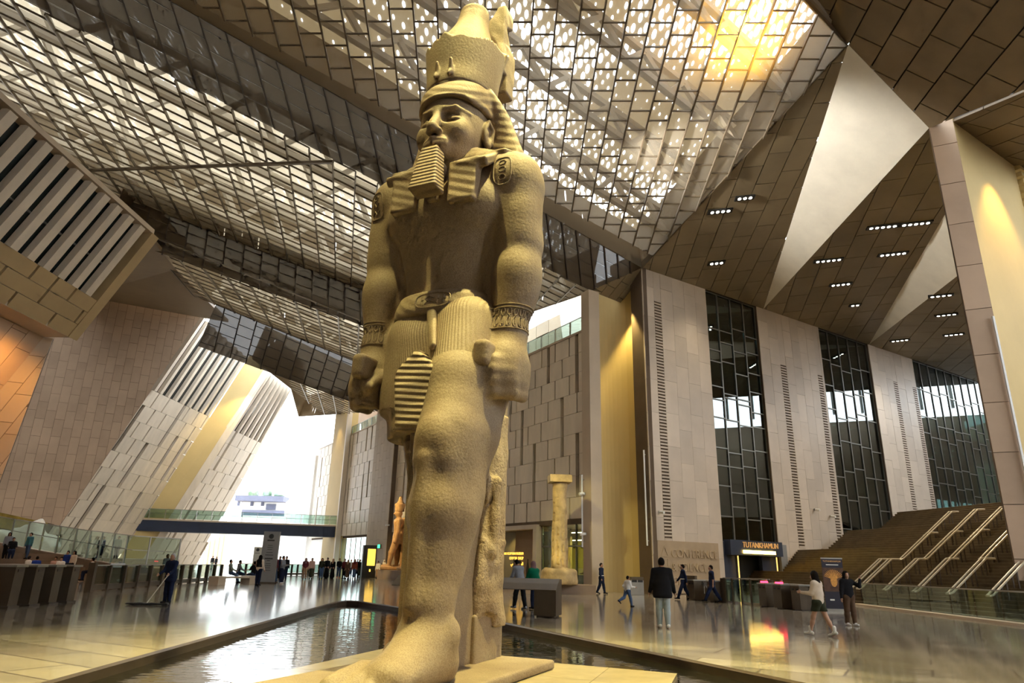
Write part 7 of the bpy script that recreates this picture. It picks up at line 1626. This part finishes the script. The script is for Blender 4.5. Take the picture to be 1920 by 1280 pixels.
letters('lettering', 'TUTANKHAMUN', bp_ + V(0, 0, 1.95) + bnn * 0.014, be, (0, 0, 1), 0.095, 'letter_bronze', t, 0.003, 'CENTER'); boxm('caption', bp_ + V(0, 0, 1.84) + bnn * 0.014, be * 0.5, bnn * 0.004, V(0, 0, 0.035), 'letter_white', t); boxm('logo', bp_ + V(-0.15, 0, 0.45) + bnn * 0.014, be * 0.18, bnn * 0.004, V(0, 0, 0.06), 'letter_white', t); boxm('logo', bp_ + V(0.15, 0, 0.43) + bnn * 0.014, be * 0.14, bnn * 0.004, V(0, 0, 0.07), 'letter_bronze', t)
# ================================================================ grand stairs
pbr('stair_stone', (0.15, 0.11, 0.062), 0.5, 0.25, 1.5, rnd_obj=0.06)
sdv = nrm(V(0.168, -0.986, 0)); sup = V(-sdv[1], sdv[0], 0)          # along a step, and uphill
s0 = fl(1606, 1134) + sup * 0.8
stairs = empty('grand_staircase', s0, 'broad dark stone staircase rising to the right', 'stairs')
def flight(n, base, z0, run=0.215, rise=0.155, near=-16, farr=26):
    for i in range(n):
        a = base + sup * run * i; z = z0 + rise * (i + 1); c = a + sup * 3.5 + sdv * ((near + farr) / 2)
        st_ = boxm('step', V(c[0], c[1], z - rise / 2), sup * 7, sdv * (farr - near), V(0, 0, rise), 'stair_stone', stairs)
        boxm('nosing', V(a[0], a[1], z - 0.015) + sdv * ((near + farr) / 2), sup * 0.06, sdv * (farr - near), V(0, 0, 0.035), 'stair_nosing', st_)
    return base + sup * run * n, z0 + rise * n
pbr('stair_nosing', (0.20, 0.155, 0.09), 0.5, 0.2, 1.5)
RUNS = (0.0, 4.0, 8.6, 13.2); zz_ = 0.0
for r_ in RUNS: b4_, zz_ = flight(10, s0 + sup * r_, zz_)
boxm('landing', V(*(b4_ + sup * 10 + sdv * 3)[:2], zz_ - 0.1), sup * 18, sdv * 40, V(0, 0, 0.2), 'stair_stone', stairs)
wds = ['first', 'second', 'third', 'fourth', 'fifth', 'sixth', 'seventh']
def handrail(a, b, lab):
    t = empty('stair_handrail', a - V(0, 0, 0.95), lab, 'handrail', 'double handrails on the grand staircase'); o_ = sdv * 0.13
    m_ = MB()
    for s in (-1, 1): m_.tube([a + o_ * s, b + o_ * s, b + o_ * s + sup * 0.45], 0.045, 8)
    m_.tube([a - o_, a - o_ * 0.7 - sup * 0.14 - V(0, 0, .05), a + o_ * 0.7 - sup * 0.14 - V(0, 0, .05), a + o_], 0.045, 8); m_.build('rail', 'rail_pale', t)
    for f in (0.06, 0.35, 0.65, 0.95):
        for s in (-1, 1):
            p = a + (b - a) * f + o_ * s; boxm('post', p - V(0, 0, 0.48), (0.05, 0, 0), (0, 0.05, 0), (0, 0, 0.96), 'bar_dark', t)
pbr('rail_pale', (0.62, 0.55, 0.42), 0.3, 0.05, 2, metal=0.4)
RP = [[(1593, 1078, 0.9), (1613, 1102, 0.2), (1662, 1105, 0.2), (1718, 1109, 0.2), (1783, 1114, 0.2), (1859, 1119, 0.2)], [(1692, 1052, 0.2), (1737, 1052, 0.2), (1785, 1053, 0.2), (1844, 1052, 0.2)], [(1740, 1018, 0.2), (1787, 1015, 0.2), (1835, 1012, 0.2)]]
for fi in range(3):
    for j, (x, y, e_) in enumerate(RP[fi]):
        base = s0 + sup * (RUNS[fi] + 0.1); off = (onplane(x, y, base, sup) - base) @ sdv; a = V(*(base + sdv * off)[:2], fi * 1.55 + 0.82); b = a + sup * 2.0 + V(0, 0, 1.48)
        handrail(a, b, wds[j] + ' double handrail from the far side on the ' + ['lowest', 'middle', 'upper'][fi] + ' stair flight')
g0 = fl(1606, 1134); g1 = fl(1990, 1182); balustrade('stair_balustrade', [g0 + sup * .4, g1 + sup * .4], 1.05, 'low frameless glass rail at the foot of the stairs', 9, posts=None, glass='glass_clear')
boxm('stair_kerb', V(*((g0 + g1) / 2)[:2], 0.04) , (g1 - g0), sup * 0.5, V(0, 0, 0.08), 'stone_tan', stairs)
# ================================================================ spotlights in the soffits
def plane_of(poly): return poly[0], plane_n(poly[0], poly[1], poly[2])
S1 = plane_of([A3, B3, Et]); S2 = plane_of([Et, C3, Fp]); S3 = plane_of([Fp, H3, K3])
clusters = [(1350, 395, S1, 4), (1396, 370, S1, 3), (1343, 492, S1, 3), (1655, 424, S2, 5), (1717, 418, S2, 5), (1553, 487, S2, 5), (1674, 475, S2, 5), (1576, 532, S2, 4), (1603, 571, S2, 2), (1764, 553, S3, 4), (1774, 589, S3, 4), (1788, 626, S3, 4), (1687, 637, S3, 4)]
for i, (x, y, (p0_, n_), nl) in enumerate(clusters):
    p = onplane(x, y, p0_, n_) - n_ * 0.05; e = onplane(x + 10, y - 1, p0_, n_) - onplane(x, y, p0_, n_); e = nrm(e); f_ = nrm(np.cross(n_, e))
    t = empty('spotlight_cluster', p, 'row of %d warm recessed spotlights, number %d along the dark soffits counted from the roof' % (nl, i + 1), 'lamp', 'recessed spotlight rows'); t['label'] = 'row of warm recessed spotlights ' + ['lowest in the soffit nearest the mesh roof', 'upper one in the soffit nearest the mesh roof', 'nearest the stone block in the first soffit', 'upper left row between the concrete triangles', 'upper right row between the concrete triangles', 'middle left row between the concrete triangles', 'middle right row between the concrete triangles', 'lower middle row between the concrete triangles', 'lowest pair between the concrete triangles', 'highest in the brown soffit above the stairs', 'second highest in the brown soffit above the stairs', 'third in the brown soffit above the stairs', 'leftmost in the brown soffit above the stairs'][i]
    Lw = 0.36 * nl + 0.2; boxm('recess', p + n_ * 0.02, e * Lw, f_ * 0.42, n_ * 0.12, 'paper_black', t)
    spot(p - n_ * 0.2, V(p[0] + 0.5, p[1] - 2.0, 0), 420 * nl, (1, 0.86, 0.62), 95, 0.8, 0.2)
    for j in range(nl):
        m_ = MB(); m_.lathe(p + e * (j - (nl - 1) / 2) * 0.36 - n_ * 0.06, [(0, 0), (0.11, 0), (0.11, 0.04), (0, 0.04)], 10, e, f_, n_); m_.build('lamp', 'lamp_white', t)
# wall washers that the place has: niche, pilasters, left volumes
spot(Wp(0.6, 19.6, -0.9) + wn_ * 0 + V(2.2, 0.6, 0), Wp(0.3, 6, -1.5) + V(1.8, 1.0, 0), 2400, (1, 0.78, 0.27), 60, 0.6)
spot(Bb + (Bt - Bb) * 0.93 + qn * 2.0, Bb + (Bt - Bb) * 0.3, 4200, (1, 0.78, 0.35), 70, 0.7)
spot(Wp(55.2, 21, 2.2), Wp(55.2, 6, 0.4), 2200, (1, 0.78, 0.35), 60, 0.6)
spot(C3r + bd * 3 + bn * 1.6 - V(0, 0, 0.8), C3r + bd * 3 + bn * 0.2 - V(0, 0, 12), 2600, (1, 0.68, 0.2), 70, 0.7)
for y_ in (-2, -6, -10, -14): spot(NB0 + dN * y_ + V(0.4, 0, -1.6), NB0 + dN * y_ - V(3.4, 0, 5.5), 800, (1, 0.46, 0.10), 150, 1.0)
spot(Bw(280, 575) + qn * 2.2, Bw(260, 700), 3600, (1, 0.72, 0.3), 60, 0.7)
for tt in (9.7, 25, 42): spot(Bp(tt, 13.9, -3.0), Bp(tt, 7, -4.5), 500, (1, 0.85, 0.5), 140, 1.0)
